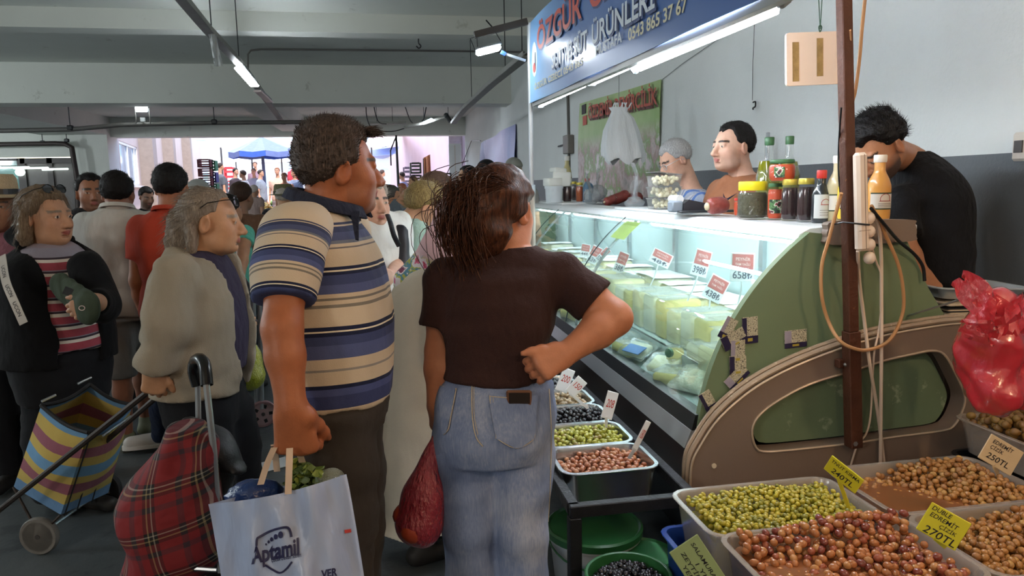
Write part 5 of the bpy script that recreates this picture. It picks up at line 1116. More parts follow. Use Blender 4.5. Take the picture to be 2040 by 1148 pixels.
def mesh_field(fn, lo, hi, h, fine=None, cut=None):
    """surface nets of fn(P) < 0 inside lo..hi; fine = list of (lo3, hi3, h) regions refined along each axis"""
    lo = np.asarray(lo, float) - 2 * h; hi = np.asarray(hi, float) + 2 * h; fine = fine or []
    ax = [axis_pts(lo[i], hi[i], h, [(a[i], b[i], f) for a, b, f in fine]) for i in range(3)]
    n = [len(a) for a in ax]; st = 4
    nb = [(m + st - 1) // st for m in n]
    idc = [np.minimum(np.arange(b) * st + st // 2, m - 1) for b, m in zip(nb, n)]
    C = np.stack(np.meshgrid(ax[0][idc[0]], ax[1][idc[1]], ax[2][idc[2]], indexing='ij'), -1).reshape(-1, 3)
    Dc = fn(C).reshape(nb); near = np.abs(Dc) < 3.9 * h * 1.0 + .012
    D = np.repeat(np.repeat(np.repeat(Dc, st, 0), st, 1), st, 2)[:n[0], :n[1], :n[2]].copy()
    M = np.repeat(np.repeat(np.repeat(near, st, 0), st, 1), st, 2)[:n[0], :n[1], :n[2]]
    I = np.argwhere(M); P = np.stack([ax[0][I[:, 0]], ax[1][I[:, 1]], ax[2][I[:, 2]]], 1)
    for q in range(0, len(P), 200000): D[tuple(I[q:q + 200000].T)] = fn(P[q:q + 200000])
    S_ = D < 0
    cs = np.zeros([m - 1 for m in n], np.int8)
    for dx in (0, 1):
        for dy in (0, 1):
            for dz in (0, 1): cs += S_[dx:n[0] - 1 + dx, dy:n[1] - 1 + dy, dz:n[2] - 1 + dz]
    act = np.argwhere((cs > 0) & (cs < 8)); idm = np.full(cs.shape, -1, np.int64); idm[tuple(act.T)] = np.arange(len(act))
    V = np.zeros((len(act), 3)); cnt = np.zeros(len(act))
    for axis in range(3):
        o = [i for i in range(3) if i != axis]
        for d1 in (0, 1):
            for d2 in (0, 1):
                A = act.copy(); A[:, o[0]] += d1; A[:, o[1]] += d2; B = A.copy(); B[:, axis] += 1
                da, db = D[tuple(A.T)], D[tuple(B.T)]; m = (da < 0) != (db < 0)
                t = np.zeros(len(act)); t[m] = da[m] / (da[m] - db[m]); t = np.clip(t, 0, 1)
                Pa = np.stack([ax[i][A[:, i]] for i in range(3)], 1); Pb = np.stack([ax[i][B[:, i]] for i in range(3)], 1)
                V[m] += (Pa + (Pb - Pa) * t[:, None])[m]; cnt[m] += 1
    V /= np.maximum(cnt, 1)[:, None]; F = []
    for axis in range(3):
        sl0 = [slice(None)] * 3; sl1 = [slice(None)] * 3; sl0[axis] = slice(0, -1); sl1[axis] = slice(1, None)
        e = np.argwhere(S_[tuple(sl0)] != S_[tuple(sl1)]); o1, o2 = (axis + 1) % 3, (axis + 2) % 3
        e = e[(e[:, o1] > 0) & (e[:, o2] > 0) & (e[:, o1] < n[o1] - 1) & (e[:, o2] < n[o2] - 1)]
        inside = S_[tuple(e.T)]; q = []
        for a, b in ((-1, -1), (0, -1), (0, 0), (-1, 0)):
            c = e.copy(); c[:, o1] += a; c[:, o2] += b; q.append(idm[tuple(c.T)])
        Q = np.stack(q, 1); Q[~inside] = Q[~inside][:, ::-1]; F.append(Q)
    F = np.concatenate(F); F = F[(F >= 0).all(1)]
    return V, F
def relax(V, F, it=1, lam=.5):
    for _ in range(it):
        acc = np.zeros_like(V); c = np.zeros(len(V))
        for i in range(4):
            a, b = F[:, i], F[:, (i + 1) % 4]; np.add.at(acc, a, V[b]); np.add.at(c, a, 1); np.add.at(acc, b, V[a]); np.add.at(c, b, 1)
        V = V + lam * (acc / np.maximum(c, 1)[:, None] - V)
    return V
def raw_mesh(name, V, F, m, parent, attrs=None, smooth=True):
    me = bpy.data.meshes.new(name); V = np.asarray(V, np.float32); F = np.asarray(F, np.int32); k = F.shape[1]
    me.vertices.add(len(V)); me.vertices.foreach_set('co', V.ravel()); me.loops.add(F.size); me.loops.foreach_set('vertex_index', F.ravel())
    me.polygons.add(len(F)); me.polygons.foreach_set('loop_start', np.arange(0, F.size, k, dtype=np.int32))
    try: me.polygons.foreach_set('loop_total', np.full(len(F), k, np.int32))
    except Exception: pass
    me.update(calc_edges=True); me.materials.append(m)
    for an, (ty, val) in (attrs or {}).items():
        a = me.attributes.new(an, ty, 'POINT'); val = np.asarray(val, np.float32)
        if ty == 'FLOAT_COLOR': a.data.foreach_set('color', np.c_[val, np.ones(len(val))].astype(np.float32).ravel())
        elif ty == 'FLOAT_VECTOR': a.data.foreach_set('vector', val.ravel())
        else: a.data.foreach_set('value', val.ravel())
    if smooth: me.shade_smooth()
    me.validate()
    return link(name, me, parent)
def wob(P, f, seed=0):
    """cheap smooth pseudo noise, about -1..1"""
    r = np.random.RandomState(seed); A = r.normal(0, 1, (5, 3)) * f; ph = r.rand(5) * 6.28; o = 0
    for i in range(5): o = o + np.sin(P @ A[i] + ph[i] + 1.3 * np.sin(P @ A[(i + 1) % 5][[1, 2, 0]] * .7 + ph[-1 - i]))
    return o / 3.2
# ---- materials for people
def skin_mat():
    if 'skin' in _MC: return _MC['skin']
    k = NT('skin'); b = k.n('BsdfPrincipled'); k.l(b.outputs[0], k.out.inputs[0]); a = k.n('Attribute', attribute_name='Col'); tc = k.n('TexCoord')
    nz = k.noise(38, 5, tc.outputs['Object'], .6); f = k.math('MULTIPLY_ADD', nz.outputs[0], .36); f.node.inputs[2].default_value = .82
    cc = k.n('CombineColor'); [k.l(f, cc.inputs[i]) for i in range(3)]
    k.l(k.mix(1., a.outputs['Color'], cc.outputs[0], 'MULTIPLY'), b.inputs['Base Color']); k.set(b, Roughness=.48)
    b.inputs['Subsurface Weight'].default_value = .0; b.inputs['Specular IOR Level'].default_value = .4
    nb = k.noise(220, 3, tc.outputs['Object']); bp = k.n('Bump'); k.set(bp, Strength=.25, Distance=.002); k.l(nb.outputs[0], bp.inputs['Height']); k.l(bp.outputs[0], b.inputs['Normal'])
    _MC['skin'] = k.m; return k.m
def hair_mat(name, c1=None, c2=None, rough=.58, stretch=(9, 9, 1.4), scale=26, c3=None):
    if name in _MC: return _MC[name]
    k = NT(name); b = k.n('BsdfPrincipled'); k.l(b.outputs[0], k.out.inputs[0]); tc = k.n('TexCoord'); mp = k.n('Mapping'); mp.inputs['Scale'].default_value = stretch; k.l(tc.outputs['Object'], mp.inputs[0])
    nz = k.noise(scale, 5, mp.outputs[0], .65); stops = [(.36, lin(c1)), (.62, lin(c2 or c1))]
    if c3: stops.append((.72, lin(c3)))
    k.l(k.ramp(nz.outputs[0], stops), b.inputs['Base Color']); k.set(b, Roughness=rough); b.inputs['Specular IOR Level'].default_value = .22
    bp = k.n('Bump'); k.set(bp, Strength=.7, Distance=.006); k.l(nz.outputs[0], bp.inputs['Height']); k.l(bp.outputs[0], b.inputs['Normal']); _MC[name] = k.m; return k.m
def cloth_mat(name, c, rough=.85, weave=420, wr=26, wst=.5, vary=.08, sheen=.03, spec=.2):
    if name in _MC: return _MC[name]
    k = NT(name); b = k.n('BsdfPrincipled'); k.l(b.outputs[0], k.out.inputs[0]); tc = k.n('TexCoord')
    nz = k.noise(5, 4, tc.outputs['Object']); f = k.math('MULTIPLY_ADD', nz.outputs[0], vary * 4); f.node.inputs[2].default_value = 1 - vary * 2
    cc = k.n('CombineColor'); [k.l(f, cc.inputs[i]) for i in range(3)]
    if isinstance(c, str): base = lin(c)
    else: base = c(k)
    k.l(k.mix(1., base, cc.outputs[0], 'MULTIPLY'), b.inputs['Base Color']); k.set(b, Roughness=rough); b.inputs['Sheen Weight'].default_value = sheen; b.inputs['Specular IOR Level'].default_value = spec
    mp = k.n('Mapping'); mp.inputs['Scale'].default_value = (1, 1, .5); k.l(tc.outputs['Object'], mp.inputs[0])
    n1 = k.noise(wr, 3, mp.outputs[0], .5); n2 = k.noise(weave, 2, tc.outputs['Object']); h = k.math('MULTIPLY_ADD', n2.outputs[0], .06); k.l(n1.outputs[0], h.node.inputs[2])
    bp = k.n('Bump'); k.set(bp, Strength=wst, Distance=.05); k.l(h, bp.inputs['Height']); k.l(bp.outputs[0], b.inputs['Normal']); _MC[name] = k.m; return k.m
def bands(stops, attr='band', interp='CONSTANT', soft=None):
    """colour ramp over a per-vertex coordinate (0..1)"""
    def f(k):
        a = k.n('Attribute', attribute_name=attr); return k.ramp(a.outputs['Fac'], [(p, lin(c)) for p, c in stops], interp)
    return f
SKIN = skin_mat()
# ---- head -------------------------------------------------------
class Head:
    """local axes: x to the subject's right, y forward, z up; origin between the ears at eye height"""
    def __init__(s, pos, yaw, pitch=0., roll=0., size=.235, wide=1.):
        s.o = np.asarray(pos, float); s.R = rotz(yaw) @ rotx(pitch) @ roty(roll); s.k = size / .232; s.w = wide
    def W(s, p): p = np.asarray(p, float) * s.k; return s.o + s.R @ (p * np.array((s.w, 1, 1)))
    def L(s, P): return ((P - s.o) @ s.R) / s.k / np.array((s.w, 1, 1))
    def add(s, B, ears=True, detail=True, jowl=0., nose=1., chin=1., female=False):
        k = s.k; R = s.R; E = lambda c, r, kk=.02, sub=False, RR=None: B.ell(s.W(c), np.array(r) * k * np.array((s.w, 1, 1)), R if RR is None else R @ RR, kk * k, sub)
        E((0, -.014, .030), (.077, .098, .088)); E((0, .028, -.028), (.062, .068, .088), .03); E((0, .038, -.074), (.050 + .01 * jowl, .050, .042 + .01 * jowl), .03)
        E((0, .074 * chin, -.097), (.024, .020, .017), .025)
        for sx in (-1, 1):
            E((sx * .042, .052, -.032), (.026, .03, .03), .025)
            if jowl: E((sx * .046, .03, -.082), (.022, .03, .025), .03)
        if detail:
            B.cap(s.W((-.038, .080, .020)), s.W((.038, .080, .020)), .011 * k, .011 * k, .014 * k)
            for sx in (-1, 1): E((sx * .033, .099, .000), (.019, .014, .013), .012, True); E((sx * .033, .078, -.001), (.0135, .0135, .0135), .003); B.chain([s.W((sx * (.033 + dx), .0885 - abs(dx) * .25, .0075 - abs(dx) * .25)) for dx in (-.014, 0, .014)], [.0045 * k] * 3, .006 * k)
            B.chain([s.W((0, .090, .008)), s.W((0, .104, -.018)), s.W((0, .117 * nose ** .3, -.037))], [.009 * k, .011 * k, .0135 * k], .012 * k)
            for sx in (-1, 1): E((sx * .0135, .103, -.042), (.010, .012, .009), .008)
            f = .9 if female else .8
            B.chain([s.W((-.024, .086, -.066)), s.W((-.009, .0975, -.0615)), s.W((.009, .0975, -.0615)), s.W((.024, .086, -.066))], [.004 * k, .0065 * k * f, .0065 * k * f, .004 * k], .007 * k)
            B.chain([s.W((-.021, .085, -.069)), s.W((0, .0965, -.0735)), s.W((.021, .085, -.069))], [.004 * k, .008 * k * f, .004 * k], .007 * k)
            B.cap(s.W((-.024, .093, -.0675)), s.W((.024, .093, -.0675)), .0016 * k, .0016 * k, .004 * k, True)
            B.cap(s.W((-.014, .088, -.083)), s.W((.014, .088, -.083)), .004 * k, .004 * k, .012 * k, True)
        if ears:
            for sx in (-1, 1):
                RR = rotz(-sx * .45) @ rotx(-.2); E((sx * .080, -.012, -.012), (.009, .021, .034), .008, False, RR); E((sx * .088, -.008, -.008), (.006, .012, .021), .006, True, RR); E((sx * .079, .000, -.022), (.006, .008, .014), .006, False, RR)
        return B
    def neck(s, B, base, r0=.055, r1=.062, k=.03):
        B.cap(s.W((0, -.022, -.045)), base, r0 * s.k, r1, k); return B
    def color(s, P, skin, lip='#a5605a', stubble=0., brow='#2a2320', ruddy=.12):
        c = np.tile(np.array(lin(skin)), (len(P), 1)); L = s.L(P); inh = (np.abs(L) < .16).all(1)
        def blend(w, col): w = np.clip(w, 0, 1)[:, None] * inh[:, None]; return c * (1 - w) + np.array(lin(col)) * w
        red = np.array(lin(skin)) * np.array((1.0, .72, .66))
        for q, r_ in (((.045, .07, -.03), .03), ((-.045, .07, -.03), .03), ((0, .11, -.035), .02), ((.085, -.01, -.02), .03), ((-.085, -.01, -.02), .03)):
            w = np.exp(-((L - np.array(q)) ** 2).sum(1) / r_ ** 2) * ruddy * 3; w = np.clip(w, 0, .7)[:, None] * inh[:, None]; c = c * (1 - w) + red * w
        if stubble: c = blend(np.exp(-np.maximum(0, (L[:, 2] + .062) / .022)) * (L[:, 1] > .0) * stubble * (L[:, 2] < -.02) * (np.hypot(L[:, 0] / .026, (L[:, 2] + .067) / .013) > 1), '#3a3230')
        c = blend((1 - np.hypot(L[:, 0] / .025, (L[:, 2] + .0675) / .0115)) * 4 * (L[:, 1] > .06), lip)
        bz = .024 - .12 * np.abs(np.abs(L[:, 0]) - .03); c = blend((1 - np.abs(L[:, 2] - bz) / .0065) * 3 * (np.abs(np.abs(L[:, 0]) - .034) < .022) * (L[:, 1] > .04), brow)
        e = np.hypot((np.abs(L[:, 0]) - .033) / .0125, (L[:, 2] + .0012) / .0058); m = (L[:, 1] > .06)
        c = blend((1 - e) * 4 * m, '#d9d2c8'); c = blend((1 - np.hypot(np.abs(L[:, 0]) - .033, L[:, 2] + .001) / .0066) * 5 * m * (e < 1.05), '#241a16')
        return c
    def scalp(s, fn, grow=.008):
        """hair volume: cranium grown, kept where fn(local) < 0"""
        def f(P):
            L = s.L(P); r = np.array((.0785, .0995, .0895)); q = (L - np.array((0, -.014, .030))) ; k0 = np.linalg.norm(q / r, axis=1); k1 = np.linalg.norm(q / r ** 2, axis=1) + 1e-9
            e = fn(L) - .005 * wob(L, 70, 11); return np.maximum(k0 * (k0 - 1) / k1 - grow * np.clip(.12 - e / .022, 0, 1), e) * s.k
        return f
# ---- hands ------------------------------------------------------
def hand(B, wrist, d, nrm_, side=1, curl=(.5, .6, .4), size=1., spread=.05, thumb=(.5, .4), k=.008, fk=.006):
    """wrist point, d towards the fingers, nrm_ = out of the back of the hand; side +1: thumb on +(d x n)"""
    d = nrm(d); n = np.asarray(nrm_, float); n = nrm(n - d * (n @ d)); x = np.cross(d, n) * side; s = size
    w = np.asarray(wrist, float); tips = []
    B.cap(w, w + d * .03 * s, .025 * s, .027 * s, .02, flat=(n, .72))
    for i in range(4):
        B.cap(w + d * .018 * s + x * (.020 - .0125 * i) * s, w + d * (.088 - .004 * abs(i - 1)) * s + x * (.031 - .0205 * i) * s, .016 * s, .0125 * s, .018)
    L = (.041, .046, .043, .033)
    for i in range(4):
        b = w + d * (.086 - .005 * abs(i - 1)) * s + x * (.032 - .021 * i) * s; ang = 0.; pts = [b]; dirx = x * spread * (1.5 - i)
        c = curl if not isinstance(curl[0], (tuple, list)) else curl[i]
        for q, (ln, cc) in enumerate(zip((L[i], L[i] * .62, L[i] * .52), c)):
            ang += cc; dd = nrm(d * math.cos(ang) - n * math.sin(ang) + dirx); pts.append(pts[-1] + dd * ln * s)
        B.chain(pts, [.0098 * s, .0092 * s, .0083 * s, .0070 * s], fk); tips.append(pts[-1])
    tb = w + d * .022 * s + x * .028 * s; td = nrm(d * math.cos(thumb[0]) + x * math.sin(thumb[0]) - n * thumb[1]); t1 = tb + td * .042 * s; t2 = t1 + nrm(td + d * .35 - n * .2) * .030 * s; t3 = t2 + nrm(td + d * .5 - n * .3) * .024 * s
    B.chain([w + d * .008 * s + x * .014 * s, tb, t1, t2, t3], [.018 * s, .0165 * s, .0125 * s, .0108 * s, .0085 * s], .012)
    return tips
# ---- strands: thin three-sided hairs following guide curves -------
def strands(mb, roots, dirs, n=4, length=.05, r=.0011, droop=.4, curl=.0, seed=0, away=None, lv=.3):
    rs = np.random.RandomState(seed)
    for p, d in zip(roots, dirs):
        L = length * (1 - lv + 2 * lv * rs.rand()); q = np.array(p); v = nrm(d); pts = [q]; ph = rs.rand(3) * 6.28
        for i in range(n):
            v = nrm(v + np.array((0, 0, -droop)) / n + curl * np.sin(ph + 2.2 * i)); q = q + v * L / n; pts.append(q)
        mb.tube(pts, np.linspace(r, r * .25, n + 1), 3, caps=False)
def wp(q):
    """(px, py, depth) or world point"""
    return np.asarray(q, float)
def px(x, y, d): return atD(x, y, d)
class P_:
    def __init__(s, name, label, head, yaw, skin, H=None, group=None, res=.010, fine=None, female=False, size=.232, hyaw=None, pitch=0., roll=0., wide=1., hp=None, detail=True, jowl=0., nose=1., stubble=0., lip='#a5605a', brow='#2a2320', ears=True, lean=(0, 0)):
        """head: (px, py, depth) of the point between the ears"""
        s.res = res; s.fine = fine or res * .55; hc = px(*head); s.hc = hc; s.yaw = math.radians(yaw); s.skin = skin; s.size = size
        s.head = Head(hc, math.radians(yaw if hyaw is None else hyaw), math.radians(pitch), math.radians(roll), size, wide); s.H = H or hc[2] + .118 * size / .232
        s.pos = np.array((hc[0] - lean[0], hc[1] - lean[1], 0)); s.R = rotz(s.yaw); s.detail = detail; s.kw = dict(jowl=jowl, nose=nose, ears=ears, female=female); s.ck = dict(stubble=stubble, lip=lip, brow=brow)
        s.t = thing(name, label, 'person', s.pos, group); s.B = Body(); s.hands = []; s.arms = []; s.legs = []; s.female = female
        s.head.add(s.B, detail=detail, **s.kw)
    def loc(s, x, y, z): return s.pos + s.R @ np.array((x, y, z))           # local metres
    def L(s, x, y, z): return s.loc(x * s.H, y * s.H, z * s.H)               # fractions of height
    def torso_default(s, fat=1., wide=1., belly=0., lean=0.):
        f = s.H; q = []
        for z, a, b, dy in ((.46, .092, .07, -.005), (.52, .102, .078, -.006), (.57, .098, .074, 0), (.62, .09, .070, .004), (.68, .095, .073, .006), (.735, .102, .074, .004), (.785, .104, .062, -.004), (.82, .082, .046, -.012), (.85, .036, .036, -.012)):
            bb = b * fat + belly * math.exp(-((z - .62) / .07) ** 2) * .5; c = s.L(0, dy - .012 + belly * .5 * math.exp(-((z - .62) / .07) ** 2) + lean * (z - .5), z); q.append((z * f, c[0], c[1], a * f * wide * (1 if z < .84 else 1), bb * f))
        s.secs = q; return s
    def torso_px(s, rows, d, yaw=None):
        """rows: (py, px centre, a, b)"""
        q = []
        for (py, x, a, b) in rows: c = px(x, py, d); q.append((c[2], c[0], c[1], a, b))
        s.secs = q; s.tyaw = s.yaw if yaw is None else math.radians(yaw); return s
    def arm(s, side, sh=None, el=None, wr=None, hd=None, hn=None, r=(.050, .042, .036, .027), curl=(.5, .6, .4), hsize=1., sl=.5, hand_=True, thumb=(.6, .3), slr=None, spread=.05, hside=None):
        """side +1 right arm, -1 left; points are world"""
        H = s.H; sh = s.L(side * .108, -.012, .80) if sh is None else wp(sh); el = s.L(side * .128, -.02, .62) if el is None else wp(el); wr = s.L(side * .135, .03, .475) if wr is None else wp(wr)
        s.B.chain([sh, sh + (el - sh) * .5, el, el + (wr - el) * .35, wr], [r[0], r[0] * .93, r[1], r[1] * .98, r[3]], .02)
        if hand_:
            d = nrm(wr - el) if hd is None else nrm(hd); n = s.R @ np.array((side, 0, 0.)) if hn is None else np.asarray(hn, float)
            hs = side if hside is None else hside
            hand(s.B, wr, d, n, -hs, curl, hsize * H / 1.72, spread, thumb); s.hands.append((wr, d, .12))
        s.arms.append((sh, el, wr, r, sl, slr)); return s
    def leg(s, side, hip=None, kn=None, an=None, toe=None, r=(.085, .062, .056, .038)):
        H = s.H; hip = s.L(side * .052, -.005, .50) if hip is None else wp(hip); kn = s.L(side * .055, .005, .28) if kn is None else wp(kn); an = s.L(side * .058, -.02, .052) if an is None else wp(an); toe = s.R @ np.array((side * .15, 1, 0.)) if toe is None else toe
        s.legs.append((hip, kn, an, r, nrm(toe))); s.B.chain([hip, kn, kn + (an - kn) * .35, an], [r[0] * .9, r[1] * .85, r[2] * .9, r[3] * .9], .03); s.B.cap(an + (0, 0, -.03), an + nrm(toe) * .13 + (0, 0, -.045), .035, .026, .02); return s
    def default_limbs(s, **kw):
        for sd in (1, -1): s.arm(sd, **kw); s.leg(sd)
        return s
    def body(s, hcol=None, ground=True):
        ty = getattr(s, 'tyaw', s.yaw); s.tyaw = ty
        zt = max(q[0] for q in s.secs); top = [q for q in s.secs if q[0] == zt][0]
        s.B.loft(s.secs, ty, .03, grow=-.012); s.head.neck(s.B, np.array((top[1], top[2], zt - .03)), r0=.050 if s.female else .057, r1=.055 if s.female else .066)
        lo, hi = s.B.box(); hk = .15 * s.size / .232; fine = [(s.hc - hk, s.hc + hk, s.fine)] + [(w + d * .07 - .1, w + d * .07 + .1, s.fine) for (w, d, q) in s.hands if s.res < .012]
        V, F = mesh_field(s.B.ev, lo, hi, s.res, fine); colr = s.head.color(V, s.skin, **s.ck)
        if hcol is not None: colr = hcol(V, colr)
        raw_mesh('body', V, F, SKIN, s.t, {'Col': ('FLOAT_COLOR', colr)})
        if s.detail and s.fine < .0075 and False: pass
        return s
    def top(s, m, hem, grow=.012, sl=None, name='shirt', neck=(.075, .03), fold=.006, zt=None, band=None, open_front=None, seed=1, res=None, vneck=0., slr=.012, cuff=True, pw=2.3, ffreq=(9, 9, 16)):
        """garment over torso and sleeves; hem = world z"""
        G = Body(); A = Body(); ty = s.tyaw; ff = np.array(ffreq); cuts = []; G.loft(s.secs, ty, .03, pw, grow)
        for (sh, el, wr, r, slf, slr_) in s.arms:
            f = slf if sl is None else sl
            if f <= 0: continue
            q = slr_ or slr
            if f <= 1: e = sh + (el - sh) * f; pts = [sh, e]; rs = [r[0] + q, r[0] * (1 - f) + r[1] * f + q + .006]
            else: e = el + (wr - el) * (f - 1); pts = [sh, el, e]; rs = [r[0] + q, r[1] + q, r[3] + q + .004]
            A.chain(pts, rs, .03); cuts.append((e, nrm(pts[-1] - pts[-2]), rs[-1]))
        cy, sy = math.cos(ty), math.sin(ty)
        def fn(P):
            d = G.ev(P); x0, y0 = P[:, 0] - np.interp(P[:, 2], s.zz, s.xx), P[:, 1] - np.interp(P[:, 2], s.zz, s.yy); u, v = x0 * cy + y0 * sy, -x0 * sy + y0 * cy
            if open_front: d = np.maximum(d, np.minimum(open_front[0] + open_front[1] * (P[:, 2] - hem) - np.abs(u - open_front[2]), v - .02))
            if A.p:
                e_ = A.ev(P)
                for (e, dn, rr_) in cuts:
                    near = np.linalg.norm(P - e, axis=1) < rr_ * 1.5 + .03; e_ = np.where(near, np.maximum(e_, (P - e) @ dn), e_)
                d = smin(d, e_, .035)
            if fold: d = d + fold * wob(P * ff / 10, 10, seed) + fold * .5 * wob(P * ff / 10, 23, seed + 5)
            d = np.maximum(d, hem - P[:, 2] + .004 * np.sin(P[:, 0] * 30 + P[:, 1] * 25))
            q = P - np.array((s.secs[-1][1], s.secs[-1][2], s.zneck)); u, v = q[:, 0] * cy + q[:, 1] * sy, -q[:, 0] * sy + q[:, 1] * cy
            nk = np.sqrt((u / neck[0]) ** 2 + ((v - .012) / neck[0]) ** 2 + (np.minimum(q[:, 2] - neck[1], 0) / (.075 + vneck * np.clip(v * 20, 0, 1))) ** 2) - 1
            return np.maximum(d, -nk * neck[0] * .8)
        q = sorted(s.secs); s.zz = [k[0] for k in q]; s.xx = [k[1] for k in q]; s.yy = [k[2] for k in q]; s.zneck = q[-1][0] if zt is None else zt
        B_ = Body().join(G).join(A); lo, hi = B_.box(); lo = np.maximum(lo, (-99, -99, hem - .02)); V, F = mesh_field(fn, lo - .01, hi + .01, res or s.res * 1.1); V = relax(V, F, 2); s.topmesh = (V, F); s.topfn = fn
        at = {'band': ('FLOAT', (V[:, 2] - hem) / (s.zneck - hem))} if band is None else {'band': ('FLOAT', band(V))}
        ob = raw_mesh(name, V, F, m, s.t, at); return ob
    def trousers(s, m, waist, hem=.06, grow=.012, name='trousers', fold=.006, seed=3, legr=None, res=None, band=None, flare=0., lk=.035):
        G = Body(); G.loft([q for q in s.secs], s.tyaw, .03, 2.2, grow)
        for (hip, kn, an, r, toe) in s.legs:
            r = legr or r; h_ = np.array((an[0], an[1], max(hem, an[2] - .04))); G.chain([hip, hip + (kn - hip) * .5, kn, kn + (an - kn) * .5, h_], [r[0] + grow, (r[0] + r[1]) / 2 + grow, r[1] + grow, (r[1] + r[3]) / 2 + grow * 1.3, r[3] + grow * 1.6 + flare], lk)
        zc = min(q[0] for q in s.secs)
        def fn(P):
            d = G.ev(P); 
            if fold: d = d + fold * wob(P, 13, seed) * np.clip((waist - P[:, 2]) * 6, .2, 1) + fold * .5 * wob(P * np.array((1, 1, 1.6)), 30, seed + 2)
            d = d + (grow + .006) * np.clip((P[:, 2] - waist + .07) / .03, 0, 1)
            return np.maximum(np.maximum(d, P[:, 2] - waist), hem - P[:, 2])
        lo, hi = G.box(); hi[2] = min(hi[2], waist + .02); lo[2] = max(lo[2], hem - .02); V, F = mesh_field(fn, lo, hi, res or s.res * 1.15); V = relax(V, F, 1); s.trm = (V, F, fn)
        return raw_mesh(name, V, F, m, s.t, None if band is None else {'band': ('FLOAT', band(V))})
    def shoes(s, m, sole=None, big=1.):
        for (hip, kn, an, r, toe) in s.legs:
            G = Body(); z0 = an[2] - .075; b = np.array((an[0], an[1], z0)); G.cap(b - toe * .035 + (0, 0, .035), b + toe * .15 * big + (0, 0, .03), .042 * big, .036 * big, .02); G.cap(b + (0, 0, .05), b + (0, 0, .085), .042, .042, .02)
            def fn(P, G=G, z0=z0): return np.maximum(G.ev(P), z0 + .002 - P[:, 2])
            lo, hi = G.box(); V, F = mesh_field(fn, lo, hi, max(s.res, .012)); sh = raw_mesh('shoe', V, F, m, s.t)
            if sole: mb = MB(); mb.prism(spline([(-.07, -.03), (-.07, .03), (.06, .045), (.17, .035), (.19, 0), (.17, -.035), (.06, -.045)], 4, True) * big, .02, b, np.stack([toe, np.cross((0, 0, 1.), toe), (0, 0, 1.)], 1)); mb.build('sole', sole, sh, 30)
        return s
    def collar(s, m, r=.07, h=.035, open_=.5, flare=.02, drop=0., tilt=.25, name='collar', z=None, th=.006, zoff=0., c=None):
        q = sorted(s.secs)[-1]; cz = (q[0] - .02 if z is None else z) + zoff; cx, cy = (q[1], q[2]) if c is None else c; ty = s.tyaw; A = np.linspace(PI / 2 + open_, PI / 2 + 2 * PI - open_, 26); G = []
        for k, (rr_, zz) in enumerate(((r, -.005), (r * .98, h * .55), (r * 1.0, h), (r + flare * .55, h * .92), (r + flare, h * .25 - drop))):
            G.append([np.array((cx, cy, cz)) + rotz(ty) @ np.array((rr_ * math.cos(a), rr_ * 1.05 * math.sin(a), zz - tilt * rr_ * math.sin(a))) for a in A])
        return MB().grid(np.array(G), th).build(name, m, s.t, 60)
    # ---- hair
    def hair(s, m, style='short', grow=.010, line=None, seed=2, noise=.003, nst=0, stl=.02, str_=.0009, name='hair', res=None, flow=(0, -.5, .2), extra=None, nf=90, fade=None, top=.0):
        H = s.head; line = line or [(-.12, -.058), (-.08, -.055), (-.03, -.02), (.0, .012), (.03, .022), (.048, .055), (.095, .078)]
        ly, lz = [q[0] for q in line], [q[1] for q in line]
        base = H.scalp(lambda L: (np.interp(L[:, 1], ly, lz) + .020 * np.exp(-((np.abs(L[:, 0]) - .048) / .018) ** 2) * (L[:, 1] > .03) - L[:, 2]) * .75, grow); X = Body()
        if extra: extra(X, H)
        def fn(P):
            d = base(P)
            if X.p: d = smin(d, X.ev(P), .015)
            L = H.L(P); d = d - top * np.clip((L[:, 2] - .06) / .06, 0, 1) * H.k
            return d + noise * wob(L * np.array((1.3, .8, .8)), nf, seed)
        lo, hi = H.o - .15 * H.k, H.o + .15 * H.k
        if X.p: l2, h2 = X.box(); lo = np.minimum(lo, l2); hi = np.maximum(hi, h2)
        V, F = mesh_field(fn, lo, hi, res or max(.0045, s.fine)); ob = raw_mesh(name, V, F, m, s.t); s.hairv = V
        if nst:
            rs = np.random.RandomState(seed); ix = rs.choice(len(V), min(nst, len(V)), replace=False); L = H.L(V[ix]); n = L - np.array((0, -.014, .02)); n /= np.linalg.norm(n, axis=1, keepdims=True)
            keep = L[:, 2] > np.interp(L[:, 1], ly, lz) + .006; d = (n * .8 + np.array(flow) + rs.normal(0, .18, n.shape)) @ H.R.T; mb = MB(); strands(mb, V[ix][keep] - d[keep] * .002, d[keep], 3, stl, str_, .3, .12, seed); stuff(mb.build('hair_strands', m, s.t, 180))
        return ob
    def glasses(s, m, sun=False, up=0., tilt=0., lens=None, name='glasses', y=.0):
        H = s.head; g = H; t = None; Rr = rotx(tilt)
        def W(p): q = Rr @ np.array(p, float); return H.W(q + np.array((0, y, up)))
        mb = MB()
        for sx in (-1, 1):
            mb.tube([W((sx * .034 + .025 * math.cos(a), .104 - .012 * abs(math.cos(a) * sx + .3) * .5, -.002 + .019 * math.sin(a))) for a in np.linspace(0, 2 * PI, 22)[:-1]], .0016 * H.k, 5, True)
            mb.tube([W((sx * .059, .1, .004)), W((sx * .078, .07, .006)), W((sx * .083, .01, .004)), W((sx * .082, -.02, -.012))], .0017 * H.k, 5)
        mb.tube([W((-.010, .106, .002)), W((0, .108, .006)), W((.010, .106, .002))], .0015 * H.k, 5); ob = mb.build(name, m, s.t)
        lm = MB()
